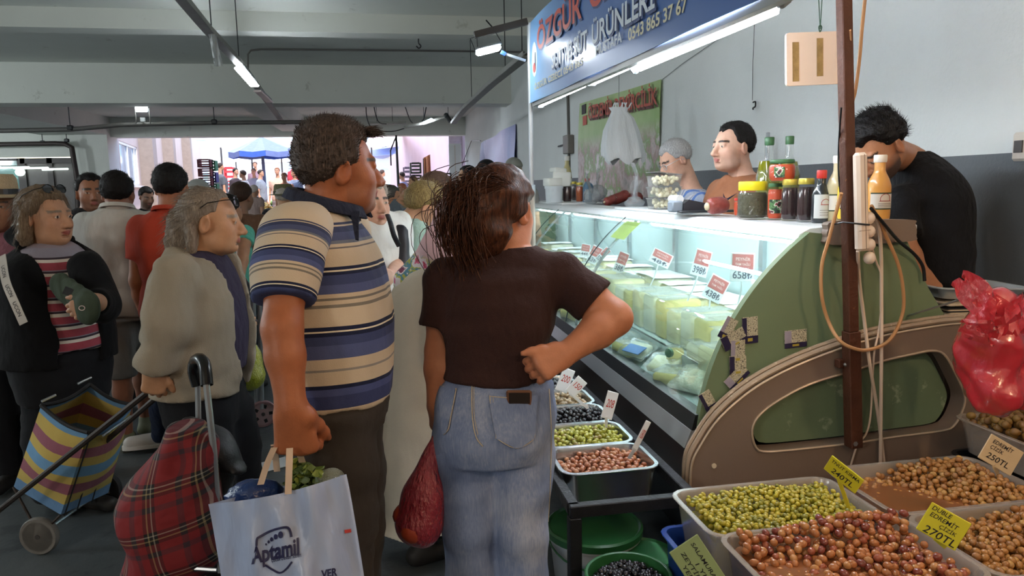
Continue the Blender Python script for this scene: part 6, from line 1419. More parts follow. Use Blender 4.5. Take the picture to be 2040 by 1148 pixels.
        for sx in (-1, 1): lm.add([W((sx * .034 + .024 * math.cos(a), .103 - .012 * abs(math.cos(a) * sx + .3) * .5, -.002 + .018 * math.sin(a))) for a in np.linspace(0, 2 * PI, 22)[:-1]], [tuple(range(21))])
        lm.build('lenses', lens or film('spec_lens', '#eef4f6', .04, .03, .6), ob, 0); return ob
def on_surface(fn, o, d, tmax=.4, n=60):
    """first point along rays o + t d where fn < 0 (arrays)"""
    o = np.asarray(o, float); d = nrm(d); best = np.full(len(o), tmax); done = np.zeros(len(o), bool)
    for t in np.linspace(0, tmax, n):
        v = fn(o + d * t); hit = (v < 0) & ~done; best[hit] = t; done |= hit
    a = np.maximum(best - tmax / (n - 1), 0); b = best.copy()
    for _ in range(8):
        mid = (a + b) / 2; v = fn(o + d * mid[:, None]) < 0; b = np.where(v, mid, b); a = np.where(v, a, mid)
    return o + d * b[:, None], done
def ray_patch(fn, quad, d, nu=14, nv=14, lift=.002, tmax=.5, shape=None):
    """grid of points laid on the surface, quad = 4 world corners of the launching plane (tl, tr, br, bl)"""
    tl, tr, br, bl = [np.asarray(q, float) for q in quad]; U, V = np.meshgrid(np.linspace(0, 1, nu), np.linspace(0, 1, nv), indexing='ij')
    if shape: U, V = shape(U, V)
    o = (tl * (1 - U[..., None]) + tr * U[..., None]) * (1 - V[..., None]) + (bl * (1 - U[..., None]) + br * U[..., None]) * V[..., None]
    p, ok = on_surface(fn, o.reshape(-1, 3), d, tmax); return (p - nrm(d) * lift).reshape(nu, nv, 3)
def view_patch(fn, pts, lift=.002, d0=1.2, tmax=1.4):
    """project picture points onto a modelled surface (used to lay pockets, seams and prints on it)"""
    pts = np.asarray(pts, float); out = []
    o = np.array([atD(x, y, d0) for x, y in pts]); out = []
    for q, (x, y) in zip(o, pts): pass
    D = np.array([nrm(_ray(x, y)) for x, y in pts]); t0 = np.zeros(len(o)); best = np.full(len(o), tmax); done = np.zeros(len(o), bool); N = 220
    for t in np.linspace(0, tmax, N):
        v = fn(o + D * t); hit = (v < 0) & ~done; best[hit] = t; done |= hit
        if done.all(): break
    a = np.maximum(best - tmax / (N - 1), 0); b = best.copy()
    for _ in range(8):
        mid = (a + b) / 2; v = fn(o + D * mid[:, None]) < 0; b = np.where(v, mid, b); a = np.where(v, a, mid)
    return o + D * (b - lift)[:, None], done
# ================================================================ the two nearest shoppers
BLACKH = hair_mat('black_hair', '#0e0c0d', '#1d1817'); 
# ---- man in the striped polo
p = P_('person', 'heavy man in a striped polo seen from behind holding a blue white bag', (674, 336, 1.87), -96, '#a05e3c', hyaw=-70, res=.0085, fine=.0045, size=.224, jowl=1.2, stubble=.25, wide=1.03, brow='#4a4340', H=1.66)
p.torso_px([(830, 672, .155, .118), (785, 672, .168, .122), (720, 668, .182, .134), (650, 664, .19, .141), (580, 656, .19, .137), (520, 650, .185, .126), (470, 640, .18, .108), (440, 638, .15, .085), (415, 638, .085, .068)], 1.87, -98)
sh, el, wr = px(578, 470, 1.68), px(562, 655, 1.60), px(580, 812, 1.58)
p.arm(1, sh, el, wr, hd=(.06, .06, -1), hn=(-.1, -1, .1), r=(.051, .042, .043, .031), curl=((1.15, 1.35, .9), (1.1, 1.35, .9), (1.05, 1.35, .9), (1.0, 1.3, .9)), hsize=1.18, sl=.72, thumb=(.35, .9), slr=.017, spread=.02)
p.arm(-1, px(668, 470, 2.02), px(672, 640, 2.14), px(690, 740, 2.14), hand_=True, r=(.056, .048, .043, .033), sl=.72, slr=.015)
p.leg(1, px(655, 830, 1.80), px(672, 1030, 1.80), np.array((*px(664, 1030, 1.80)[:2], .08)), toe=(1, -.1, 0), r=(.098, .072, .064, .044)); p.leg(-1, px(680, 830, 1.94), px(690, 1040, 1.95), np.array((*px(684, 1040, 1.96)[:2], .08)), toe=(1, .1, 0), r=(.098, .072, .064, .044))
p.body()
STR = [(0, '#c9b8a2'), (.012, '#39416a'), (.08, '#4a5380'), (.115, '#1d2340'), (.135, '#c9b8a2'), (.20, '#8f8a86'), (.212, '#c9b8a2'), (.265, '#525c88'), (.33, '#3f4870'), (.375, '#1d2340'), (.393, '#e8dcc6'), (.40, '#1d2340'), (.42, '#c9b8a2'), (.51, '#7e776e'), (.525, '#c9b8a2'), (.545, '#78726c'), (.556, '#c9b8a2'), (.575, '#525c88'), (.62, '#3f4870'), (.665, '#1d2340'), (.682, '#e8dcc6'), (.688, '#1d2340'), (.705, '#c9b8a2'), (.79, '#746e70'), (.80, '#c9b8a2'), (.815, '#6c707e'), (.83, '#4a5274'), (.87, '#39405f'), (.895, '#c9b8a2'), (.905, '#39405f'), (.915, '#c9b8a2')]
POLO = cloth_mat('striped_polo', bands(STR), .8, wr=9, wst=.35, vary=.05)
hemz = px(672, 786, 1.87)[2]; topz = px(640, 415, 1.87)[2]
def polo_band(V):
    b = (V[:, 2] - hemz) / (topz - hemz) + .02 * np.sin(V[:, 0] * 9) - .10 * (V[:, 0] - p.hc[0])
    return b
p.top(POLO, hemz, .012, sl=0, name='polo_shirt', neck=(.078, .02), fold=.006, band=polo_band, res=.0078, zt=topz, ffreq=(10, 10, 5))
for (s_, e_, w_, r_, _, q_) in p.arms:                 # sleeves sewn on, with bands of their own
    ax_ = nrm(e_ - s_); L_ = np.linalg.norm(e_ - s_); en = s_ + ax_ * L_ * .72; K = Body(); K.chain([s_ + (0.02, 0, .0), s_ + ax_ * L_ * .36, en + ax_ * .02], [r_[0] + .022, r_[0] + .021, r_[1] + .028], .03); K.cap(s_, s_ + np.array((.045, .05 if s_[1] < 1.8 else -.05, .025)), .066, .05, .04)
    fn = lambda P: np.maximum(K.ev(P) + .004 * wob(P, 16, 31), (P - en) @ ax_); lo, hi = K.box(); V, F = mesh_field(fn, lo, hi, .0078); V = relax(V, F, 2); tt = np.clip(((V - s_) @ ax_) / (L_ * .72), -.1, 1); raw_mesh('sleeve', V, F, POLO, p.t, {'band': ('FLOAT', .90 - tt * .55 + .05 * (V[:, 0] - s_[0]))})
NAVYC = cloth_mat('navy_rib', '#262a3c', .85)
nb = px(668, 414, 1.87); p.collar(NAVYC, r=.079, h=.036, open_=.42, flare=.026, tilt=.30, z=nb[2] - .010, c=(px(655, 414, 1.87)[0], px(655, 414, 1.87)[1]))
MB().grid([[np.array(px(x, y, dd)) for (x, y, dd) in r_] for r_ in (((699, 423, 1.80), (717, 423, 1.80)), ((702, 445, 1.775), (715, 445, 1.775)), ((708, 478, 1.748), (714, 480, 1.75)))], .004).build('placket', NAVYC, p.t, 60)
GREYJ = cloth_mat('dark_jeans', '#3b3531', .9, weave=600, wr=9, wst=.5, vary=.14)
p.trousers(GREYJ, hemz + .06, .05, .012, fold=.008, legr=(.10, .082, .07, .06)); p.shoes(mat('black_leather', '#1d1b1b', .4), mat('dark_sole', '#2a2826', .6))
SALT = hair_mat('salt_pepper_hair', '#2a2320', '#5a4c45', .5, c3='#8d8079')
p.hair(SALT, grow=.009, line=[(-.12, -.066), (-.09, -.064), (-.05, -.04), (-.02, -.012), (.012, .0), (.03, .012), (.042, .05), (.062, .066), (.10, .082)], noise=.0028, nst=2600, stl=.010, top=.012, str_=.0010, flow=(0, .25, .5))
rs = np.random.RandomState(3); roots = []; dirs = []
for i in range(160):
    a = rs.rand(2); q = p.head.W(((a[0] - .5) * .10, .066 + .02 * a[1], .082 + .02 * (1 - a[1]))); roots.append(q); dirs.append(p.head.R @ np.array(((a[0] - .5) * .5, .9 + .3 * rs.rand(), .5 + .6 * rs.rand())))
mb = MB(); strands(mb, roots, dirs, 4, .035, .0013, 1.0, .2, 4); stuff(mb.build('hair_strands', SALT, p.t, 180))
p1 = p
# ---- woman in the brown t-shirt
p = P_('person', 'woman in a dark brown t-shirt and pale jeans with a hand on her hip', (1000, 418, 2.02), -14, '#b9795a', hyaw=-38, pitch=-4, res=.0085, fine=.0045, size=.226, female=True, jowl=.8, H=1.56)
p.torso_px([(905, 982, .146, .112), (870, 984, .156, .130), (830, 986, .155, .130), (780, 988, .150, .118), (740, 990, .143, .112), (690, 994, .140, .110), (640, 997, .140, .110), (590, 999, .146, .112), (550, 1001, .150, .100), (522, 1003, .140, .078), (500, 1006, .10, .058), (486, 1008, .06, .048)], 2.02, -14)
s2, e2, w2 = px(1120, 548, 2.0), px(1224, 634, 1.97), px(1126, 706, 1.90)
p.arm(1, s2, e2, w2, hd=px(1084, 728, 1.87) - px(1126, 706, 1.90), hn=(.25, -.85, .45), r=(.052, .047, .042, .030), curl=((1.25, .5, .3), (1.25, .55, .3), (1.2, .6, .4), (1.15, .6, .4)), hsize=1.02, sl=.62, thumb=(.35, -.1), slr=.013, hside=-1, spread=.03)
s3, e3, w3 = px(884, 556, 2.03), px(876, 700, 2.04), px(870, 800, 2.02)
p.arm(-1, s3, e3, w3, hd=(-.02, .02, -1), hn=(-1, -.3, 0), r=(.046, .039, .036, .027), curl=((.9, 1.2, .8),) * 4, sl=.62, slr=.012)
fl = .08
p.leg(-1, px(930, 900, 2.02), px(934, 1060, 2.0), np.array((*px(938, 1060, 2.02)[:2], fl)), toe=(-.1, 1, 0), r=(.088, .064, .058, .04)); p.leg(1, px(1040, 900, 2.02), px(1040, 1060, 2.0), np.array((*px(1036, 1060, 2.02)[:2], fl)), toe=(.35, 1, 0), r=(.088, .064, .058, .04))
p.body()
BROWNT = cloth_mat('dark_brown_jersey', '#3a2523', .85, wr=10, wst=.9, vary=.06)
hz = px(990, 752, 2.02)[2]
p.top(BROWNT, hz, .010, name='t_shirt', neck=(.088, .035), fold=.0075, res=.0078, ffreq=(6, 6, 22), seed=4, zt=px(1008, 492, 2.02)[2])
def jeans_col(k):
    a = k.n('Attribute', attribute_name='band'); tc = k.n('TexCoord'); mp = k.n('Mapping'); mp.inputs['Scale'].default_value = (260, 260, 26); k.l(tc.outputs['Object'], mp.inputs[0]); nz = k.noise(1., 2, mp.outputs[0])
    n2 = k.noise(5, 4, tc.outputs['Object']); f = k.math('ADD', k.math('MULTIPLY', nz.outputs[0], .3), k.math('MULTIPLY', n2.outputs[0], .75))
    return k.ramp(f, [(.28, lin('#5f6f94')), (.5, lin('#7d8cae')), (.68, lin('#a3abc0'))])
JEANS = cloth_mat('light_wash_denim', jeans_col, .9, weave=700, wr=8, wst=.55, vary=.05)
p.trousers(JEANS, hz + .05, .05, .012, name='jeans', fold=.006, legr=(.076, .062, .055, .05), res=.0085, seed=8, flare=.010, lk=.016); p.shoes(mat('white_trainer', '#cfcac2', .6), mat('white_sole', '#d8d5cf', .6))
jf = p.trm[2]
def patch(poly_px, m, name, parent, lift=.003, th=.002, n=10):
    tl, tr, br, bl = [np.array(q, float) for q in poly_px]; pts = [((tl * (1 - u) + tr * u) * (1 - v) + (bl * (1 - u) + br * u) * v) for u in np.linspace(0, 1, n) for v in np.linspace(0, 1, n)]
    W_, ok = view_patch(jf, pts, lift); return MB().grid(W_.reshape(n, n, 3), th).build(name, m, parent, 60)
STITCH = mat('pale_stitching', '#b3a897', .8, vary=.2, vscale=200); DENIMD = mat('denim_seam', '#6d7a9a', .9, vary=.1)
def seam(pts_px, r=.0012, m=STITCH, name='stitching', n=6, lift=.002):
    L_ = spline([(*q, 0) for q in pts_px], n)[:, :2]; W_, ok = view_patch(jf, L_, lift); W_ = W_[ok]; return MB().tube(W_, r, 5).build(name, m, p.t)
def pocket(cols, name):
    rows = np.array(cols, float); pts = []; n, m_ = rows.shape[0], 9
    for (l, r_) in rows: pts += [np.array(l) * (1 - v) + np.array(r_) * v for v in np.linspace(0, 1, m_)]
    W_, ok = view_patch(jf, pts, .004); return MB().grid(W_.reshape(n, m_, 3), .0035).build(name, JEANS, p.t, 60)
pk = pocket([((974, 786), (1070, 788)), ((976, 806), (1069, 808)), ((980, 830), (1067, 834)), ((985, 858), (1065, 862)), ((989, 875), (1063, 874)), ((1008, 884), (1046, 886)), ((1024, 892), (1038, 892))], 'back_pocket')
seam([(975, 788), (978, 812), (982, 838), (988, 868), (991, 875), (1028, 893), (1062, 876), (1065, 850), (1069, 810), (1070, 790)], .0014, lift=.006); seam([(976, 790), (1020, 793), (1069, 791)], .0014, lift=.006); seam([(982, 791), (986, 830), (994, 868), (1028, 885), (1057, 872), (1062, 830), (1064, 793)], .0008, lift=.006)
pk2 = pocket([((878, 770), (908, 774)), ((876, 790), (905, 796)), ((878, 820), (899, 826)), ((880, 856), (893, 852)), ((884, 866), (890, 862))], 'back_pocket')
seam([(909, 774), (904, 800), (898, 830), (893, 855), (884, 866)], .0014, lift=.006); seam([(877, 768), (892, 773), (908, 775)], .0013, lift=.006)
seam([(943, 738), (940, 775), (941, 830), (948, 870), (962, 890)], .0016); seam([(946, 742), (944, 780), (945, 830), (952, 866)], .0009)
seam([(884, 744), (930, 756), (985, 763), (1040, 760), (1085, 757)], .0016); seam([(884, 733), (935, 742), (960, 745)], .0016); seam([(884, 748), (930, 761), (985, 768), (1040, 765), (1085, 762)], .0009)
seam([(1094, 775), (1098, 850), (1097, 950), (1092, 1040)], .0014)
patch([(937, 737), (946, 738), (945, 752), (937, 751)], DENIMD, 'belt_loop', p.t, .006, .003, 4)
W_, ok = view_patch(jf, [(1009, 782), (1056, 782), (1056, 792), (1009, 792)], .0); c = W_.mean(0)
ph = thing('phone', 'dark phone in a brown case sticking out of the back jeans pocket', 'phone', c); exp_ = nrm(W_[1] - W_[0]); MB().box(c + (0, -.010, -.012), (.068, .009, .055), np.stack([exp_, np.cross((0, 0, 1.), exp_), (0, 0, 1.)], 1), .004).build('case', mat('brown_case', '#6b4a38', .4), ph, 30); MB().box(c + (0, -.0145, -.005), (.056, .003, .03), np.stack([exp_, np.cross((0, 0, 1.), exp_), (0, 0, 1.)], 1), .001).build('back', mat('dark_phone', '#2b2422', .2), ph, 30)
AUB = hair_mat('auburn_hair', '#2a1712', '#5a3524', .38, stretch=(7, 7, 1.2), scale=20, c3='#8a5f40')
def bun(X, H):
    X.ell(H.W((-.02, -.10, .02)), (.062, .055, .065), k=.03); X.ell(H.W((-.035, -.112, -.035)), (.055, .05, .07), k=.03); X.ell(H.W((-.02, -.10, -.085)), (.05, .042, .055), k=.03); X.ell(H.W((.02, -.085, -.06)), (.05, .04, .06), k=.03); X.ell(H.W((-.05, -.11, .045)), (.032, .03, .03), k=.02)
p.hair(AUB, grow=.013, line=[(-.13, -.07), (-.08, -.075), (-.03, -.05), (-.01, -.01), (.015, .015), (.04, .03), (.075, .045), (.11, .06)], noise=.004, extra=bun, nst=0, nf=60)
rs = np.random.RandomState(8); mb = MB()
for i in range(420):                                    # hair combed from the brow to the clip
    a = rs.uniform(-1.2, 1.2); st = p.head.W((.083 * math.sin(a), .07 - .05 * abs(a), .075 + .035 * math.cos(a * 1.2))); st = p.head.W(np.array((.08 * math.sin(a), .05 * math.cos(a) + .02, .10 - .06 * abs(a)))); mid = p.head.W(np.array((.088 * math.sin(a) * .95, -.03, .105 - .055 * abs(a)))) ; en = p.head.W(np.array((-.03 + rs.normal(0, .02), -.135 + rs.normal(0, .01), .03 + rs.normal(0, .025))))
    mb.tube(spline([st, mid, (mid + en) / 2 + p.head.R @ np.array((.02 * math.sin(a), -.03, .02)), en], 3), .0011, 3, caps=False)
for i in range(300):                                    # loose locks falling from the clip
    st = p.head.W((-.03 + rs.normal(0, .03), -.14 + rs.normal(0, .012), .03 + rs.normal(0, .03))); a = rs.uniform(-1, 1); L_ = rs.uniform(.10, .19)
    mb.tube(spline([st, st + p.head.R @ np.array((.03 * a - .01, -.035, -.02)), st + p.head.R @ np.array((.04 * a - .015, -.03, -L_ * .55)), st + p.head.R @ np.array((.03 * a - .005 + rs.normal(0, .012), -.005, -L_))], 3), .0012, 3, caps=False)
for i in range(11):                                     # flyaway loops on the left
    st = p.head.W((-.04, -.135, .045 + rs.normal(0, .012))); w = rs.uniform(.35, .8)
    mb.tube(spline([st, st + p.head.R @ np.array((-.04 * w, -.02, .012)), st + p.head.R @ np.array((-.075 * w, -.01, -.02)), st + p.head.R @ np.array((-.065 * w, 0, -.07 * w)), st + p.head.R @ np.array((-.05 * w, .0, -.12 * w - .03 * rs.rand()))], 3), .0013, 4, caps=False)
stuff(mb.build('hair_strands', AUB, p.t, 180))
CLIP = mat('dark_hair_clip', '#2a1d1a', .25)
for dx in (-.012, .022): MB().tube(spline([p.head.W((-.055 + dx, -.155, .055)), p.head.W((-.05 + dx, -.168, .03)), p.head.W((-.048 + dx, -.165, -.005))], 5), .006, 8, flat=.6).build('hair_clip', CLIP, p.t)
MB().cyl(p.head.W((-.055, -.165, .028)), p.head.W((-.03, -.165, .028)), .004, n=8).build('clip_spring', ALU, p.t)
p2 = p
# ================================================================ the other shoppers, left to right
SHOE = mat('dark_shoe', '#232120', .6); DARKT = cloth_mat('black_trousers', '#15161a', .9, wr=7, wst=.4)
GREYH = hair_mat('grey_brown_hair', '#6f6258', '#948677', .45, stretch=(9, 9, 1.2), c3='#b3a596')
def floor_pt(q): return np.array((q[0], q[1], .08))
# ---- old man in the pale jacket
p = P_('person', 'old man in a pale jacket with long grey hair pulling the striped cart', (420, 440, 2.6), -98, '#b98a68', hyaw=-84, res=.010, fine=.0048, size=.222, jowl=.8, nose=1.0, H=1.52, pitch=-4, brow='#8b7d70')
p.torso_px([(830, 408, .14, .11), (780, 404, .155, .125), (720, 402, .16, .140), (650, 400, .165, .145), (590, 396, .17, .132), (545, 393, .165, .11), (515, 392, .13, .085), (495, 393, .07, .06)], 2.62, -100)
sh, el, wr = px(352, 545, 2.42), px(326, 655, 2.38), px(306, 735, 2.40)
p.arm(1, sh, el, wr, hd=(-.12, .05, -1), hn=(0, -1, 0), r=(.052, .045, .04, .03), curl=((.9, 1.1, .7),) * 4, sl=1.93, slr=.022); p.arm(-1, px(400, 545, 2.82), px(425, 640, 2.92), px(474, 645, 2.86), r=(.05, .042, .036, .03), sl=1.7, slr=.02)
p.leg(1, px(405, 820, 2.56), px(412, 980, 2.56), floor_pt(px(400, 900, 2.62)), r=(.09, .07, .06, .04)); p.leg(-1, px(450, 820, 2.70), px(478, 965, 2.72), floor_pt(px(470, 900, 2.72)), r=(.09, .07, .06, .04))
p.body(); hz = px(400, 775, 2.62)[2]
PURP = cloth_mat('purple_knit', '#363044', .9, wr=20, wst=.4); JACK = cloth_mat('stone_jacket', '#9c9180', .75, wr=7, wst=.8, vary=.05)
p.top(PURP, hz + .06, .010, sl=0, name='sweater', neck=(.062, .03), vneck=.08, fold=.003); p.top(JACK, hz, .030, name='jacket', neck=(.078, .02), fold=.014, open_front=(.055, .10, .0), slr=.024, seed=6)
p.collar(JACK, r=.076, h=.03, open_=.75, flare=.02, tilt=.3, zoff=-.015)
p.trousers(DARKT, hz + .08, .05, .014, fold=.006); p.shoes(SHOE)
def oldback(X, H):
    X.ell(H.W((0, -.082, -.02)), (.070, .042, .075), k=.03); X.ell(H.W((0, -.094, -.085)), (.066, .034, .055), k=.03)
    for sx in (-1, 1): X.ell(H.W((sx * .066, -.058, -.06)), (.022, .030, .07), k=.02)
p.hair(GREYH, grow=.007, line=[(-.13, -.14), (-.06, -.13), (-.04, -.03), (-.01, .028), (.02, .04), (.04, .066), (.062, .098), (.08, .13)], extra=oldback, noise=.003, nst=900, stl=.035, flow=(0, -.9, -.6), str_=.0009)
p.glasses(BLACKP, up=.062, tilt=.18, y=-.012, lens=film('shade_lens', '#7f8ea6', .35, .03, .5), name='raised_glasses')
p3 = p
# ---- woman in the black hoodie
p = P_('person', 'woman in a black hoodie and striped top with sunglasses on her head', (92, 432, 3.3), -128, '#b08468', res=.010, fine=.0048, size=.246, female=True, jowl=.9, nose=1.0, H=1.53, hyaw=-113, lip='#8f4a42', brow='#7a6a5c')
p.torso_px([(790, 128, 0.174, 0.133), (740, 124, 0.197, 0.156), (680, 120, 0.202, 0.168), (620, 112, 0.199, 0.164), (560, 104, 0.197, 0.150), (520, 100, 0.191, 0.121), (498, 98, 0.127, 0.093), (482, 98, 0.069, 0.064)], 3.33, -130)
p.arm(1, px(28, 535, 3.45), px(14, 640, 3.45), px(46, 705, 3.30), hd=(.12, -.1, -1), r=(.056, .050, .044, .032), curl=((.5, .6, .4),) * 4, sl=1.85, slr=.02); p.arm(-1, px(172, 530, 3.23), px(205, 610, 3.16), px(186, 600, 2.96), hd=(-.9, -.1, -.4), hn=(.2, -1, .3), r=(.056, .050, .044, .032), sl=1.7, slr=.02, curl=((.7, .9, .6),) * 4)
for sd, x, xf in ((1, 95, 98), (-1, 165, 160)): p.leg(sd, px(x, 800, 3.35), px(x + 2, 950, 3.35), floor_pt(px(xf, 900, 3.37)), r=(.09, .075, .062, .042))
p.body(); hz = px(120, 690, 3.35)[2]
STR4 = []
q = 0.
while q < .80:
    STR4 += [(q, '#d9cfc4'), (q + .024, '#3c3038'), (q + .040, '#8a8490'), (q + .046, '#9c4450')]; q += .104
STR4 = STR4[:31] + [(.84, '#8d8088')]
STOP = cloth_mat('striped_top', bands(STR4[:32]), .85, wr=12, wst=.4)
p.top(STOP, hz, .012, sl=0, name='striped_top', neck=(.068, .03), vneck=.02, fold=.004, band=lambda V: np.clip((V[:, 2] - hz) / .56 + .03 * np.sin(V[:, 0] * 7 + V[:, 1] * 5), 0, 1))
HOOD = cloth_mat('black_hoodie', '#0d0d10', .95, wr=8, wst=.6)
p.top(HOOD, hz - .06, .032, name='hoodie', neck=(.078, .02), fold=.008, open_front=(.088, .05, .01), slr=.026, seed=9)
hb = Body(); c = p.loc(0, -.07, p.secs[-1][0] - .0); hb.chain([c + p.R @ np.array(v) for v in ((-.105, .05, .0), (-.085, -.03, .03), (0, -.07, .035), (.085, -.03, .03), (.105, .05, .0))], [.028, .042, .05, .042, .028], .03); lo, hi = hb.box(); V, F = mesh_field(lambda P: hb.ev(P) + .006 * wob(P, 30, 3), lo, hi, .011); raw_mesh('hood', V, F, HOOD, p.t)
p.trousers(DARKT, hz + .04, .05, .014); p.shoes(SHOE)
BLG = hair_mat('faded_blonde_hair', '#5c4a38', '#7d6b57', .45, stretch=(9, 9, 1.2), c3='#a8998a')
def bob(X, H):
    for sx in (-1, 1): X.ell(H.W((sx * .074, -.03, -.03)), (.028, .052, .085), k=.03); X.ell(H.W((sx * .078, -.04, -.09)), (.03, .045, .04), k=.03)
    X.ell(H.W((0, -.085, -.05)), (.078, .045, .085), k=.03)
p.hair(BLG, grow=.018, line=[(-.14, -.15), (-.04, -.14), (-.01, -.01), (.03, .02), (.055, .058), (.08, .082), (.12, .09)], extra=bob, noise=.0035, nst=1100, stl=.045, flow=(0, -.3, -1.2), str_=.001)
p.glasses(BLACKP, up=.085, tilt=.35, y=-.035, lens=mat('dark_lens', '#15171f', .08, coat=1.), name='sunglasses')
p4 = p
# belt bag and strap with lettering
c = px(146, 592, 3.01); t = thing('belt_bag', 'olive green belt bag held against the striped top', 'bag', c); GB = cloth_mat('olive_canvas', '#3f4a3c', .8, wr=10); gb = Body()
a, b = px(122, 570, 3.11), px(172, 612, 2.94); gb.cap(a, b, .060, .072, .03, flat=((.5, .85, 0), .45)); lo, hi = gb.box(); V, F = mesh_field(lambda P: gb.ev(P) + .003 * wob(P, 30, 2), lo, hi, .009); raw_mesh('pouch', V, F, GB, t)
MB().box(px(140, 583, 2.96), (.05, .006, .032), roty(.5)).build('black_patch', BLACKP, t, 0); MB().tube([px(163 + 6 * math.cos(a), 614 + 4.5 * math.sin(a), 2.90) for a in np.linspace(0, 6.28, 15)[:-1]], .0016, 5, True).build('ring_mark', mat('pale_ink'), t)
t = thing('lettered_strap', 'pale lettered bag strap hanging over the black hoodie', 'strap', px(50, 650, 3.13)); ST = spline([px(4, 510, 3.06), px(12, 560, 2.99), px(28, 600, 2.95), px(48, 645, 2.94)], 6); mb = MB(); ex = nrm(px(60, 590, 3.13) - px(20, 610, 3.13))
mb.grid([[q - ex * .018, q, q + ex * .018] for q in ST], .003).build('webbing', mat('pale_webbing', '#b9b4ae', .8), t, 60)
mb = MB()
for k in range(3): q = ST[4 + 5 * k]; dn = nrm(ST[5 + 5 * k] - q); put_text(mb, 'UCON', q, dn, ex, .022, .01, .004)
mb.build('lettering', INK, t, 0)
# ---- white-shirted man from behind
def plain(label, head, yaw, skin, hairm, topm, botm, H=None, res=.012, size=.228, hemz=.5, sl=.6, shorts=False, line=None, hyaw=None, pitch=0, collar=None, fat=1., wide=1., arms=None, legs=None, group=None, female=False, shoes=True, belly=0., grow=.016, fold=.006, hairkw={}, lean=0., detail=True, hcol=None, topname='shirt', slr=.016, stubble=0., jowl=0., off=(0, 0), lip='#a5605a', neck=(.075, .03), vneck=0., band=None, roll=0.):
    p = P_('person', label, head, yaw, skin, H=H, res=res, size=size, hyaw=hyaw, pitch=pitch, roll=roll, group=group, female=female, detail=detail, stubble=stubble, jowl=jowl, lean=off, lip=lip, brow='#2a2320'); p.torso_default(fat, wide, belly, lean); p.tyaw = p.yaw
    for sd in (1, -1):
        p.arm(sd, **dict(dict(sl=sl, slr=slr), **((arms or {}).get(sd, {})))); p.leg(sd, **((legs or {}).get(sd, {})))
    p.body(hcol); hz = hemz * p.H
    p.top(topm, hz, grow, fold=fold, name=topname, neck=neck, vneck=vneck, band=band and (lambda V: band(V, p, hz)))
    if collar: p.collar(collar, r=.074 * p.H / 1.7, h=.03, flare=.02)
    p.trousers(botm, hz + .05, .27 * p.H if shorts else .05, .016 if not shorts else .024, name='shorts' if shorts else 'trousers')
    if shoes: p.shoes(SHOE)
    if hairm: p.hair(hairm, line=line, **hairkw)
    return p
SHORTH = dict(grow=.009, nst=700, stl=.010, str_=.0010, flow=(0, 0, .2))
WSH = cloth_mat('grey_white_polo', '#cfccc6', .85, wr=7, wst=.7); SHT = cloth_mat('grey_shorts', '#6f6c68', .9, wr=9)
d_ = 4.1; p5 = plain('man in a grey white shirt and shorts walking away', (235, 384, d_), 4, '#8c5b45', BLACKH, WSH, SHT, H=1.62, hemz=.475, sl=.62, shorts=True, collar=WSH, wide=1.12, fat=1.1, res=.012, shoes=False, hairkw=SHORTH, line=[(-.12, -.06), (-.05, -.045), (0, .0), (.03, .02), (.05, .06), (.1, .08)],
    legs={1: dict(kn=px(280, 715, d_ + .2), an=np.array((*px(288, 800, d_ + .25)[:2], .10)), r=(.085, .06, .054, .036)), -1: dict(kn=px(240, 730, d_ - .05), an=np.array((*px(246, 800, d_ + .05)[:2], .07)), r=(.085, .06, .054, .036))})
p5.shoes(mat('olive_sandal', '#5f6048', .7), mat('sandal_sole', '#3a3a30', .7))
ORP = cloth_mat('coral_polo', '#b5432f', .85, wr=8, wst=.6); BJ = cloth_mat('navy_jeans', '#232c42', .9, weave=600)
d_ = 3.85; p6 = plain('man in a coral polo and navy jeans walking away', (342, 372, d_), -8, '#a3684a', BLACKH, ORP, BJ, H=1.60, hemz=.5, sl=.62, collar=ORP, wide=1.15, fat=1.1, res=.012, shoes=False, hairkw=SHORTH, line=[(-.12, -.06), (-.05, -.045), (0, .0), (.03, .02), (.05, .06), (.1, .08)],
    legs={-1: dict(kn=px(334, 760, 3.95), an=np.array((*px(322, 850, 4.15)[:2], .10)), toe=np.array((-1, -.15, 0))), 1: dict(kn=px(380, 760, 3.9))})
p6.shoes(mat('white_trainers', '#b9b4ae', .6), mat('white_sole2', '#cfcac4', .6), 1.1)
DTEE = cloth_mat('charcoal_tee', '#2a2a2d', .9); d_ = 4.6
p7 = plain('black haired man in a charcoal t-shirt facing the camera', (181, 384, d_), -160, '#9c6a50', BLACKH, DTEE, DARKT, H=1.62, sl=.6, hyaw=-152, stubble=.35, wide=1.1, res=.013, hairkw=dict(grow=.010, nst=500, stl=.014), line=[(-.12, -.06), (-.05, -.045), (0, .0), (.03, .02), (.05, .07), (.1, .085)])
# person in a straw hat at the left edge
PINKS = cloth_mat('pink_shirt', '#8f5f6b', .85); STRAW = mat('straw', '#b5a284', .8, bump=(120, .6), vary=.1)
p8 = plain('person in a straw hat and pink shirt at the left edge', (-2, 412, 3.5), -170, '#a3755c', None, PINKS, DARKT, H=1.55, sl=1.8, res=.014)
def brim_hat(c, yaw, r0, r1, h, m, bandm, label, name='straw_hat', tilt=.0):
    t = thing(name, label, 'hat', c); R = rotz(yaw) @ rotx(tilt); MB().lathe([(r1, -.012), (r1 * .8, -.002), (r0 * 1.02, 0), (r0, .01), (r0 * .93, h * .8), (r0 * .8, h), (r0 * .3, h * .94), (0, h * .96)], c, R, 28).build('crown_and_brim', m, t, 60)
    if bandm: MB().lathe([(r0 * 1.035, .004), (r0 * 1.02, .03)], c, R, 28).build('hat_band', bandm, t, 0)
    return t
brim_hat(p8.head.W((0, -.005, .055)), 0, .088, .155, .10, STRAW, BLACKP, 'straw hat with a black band worn at the left edge')
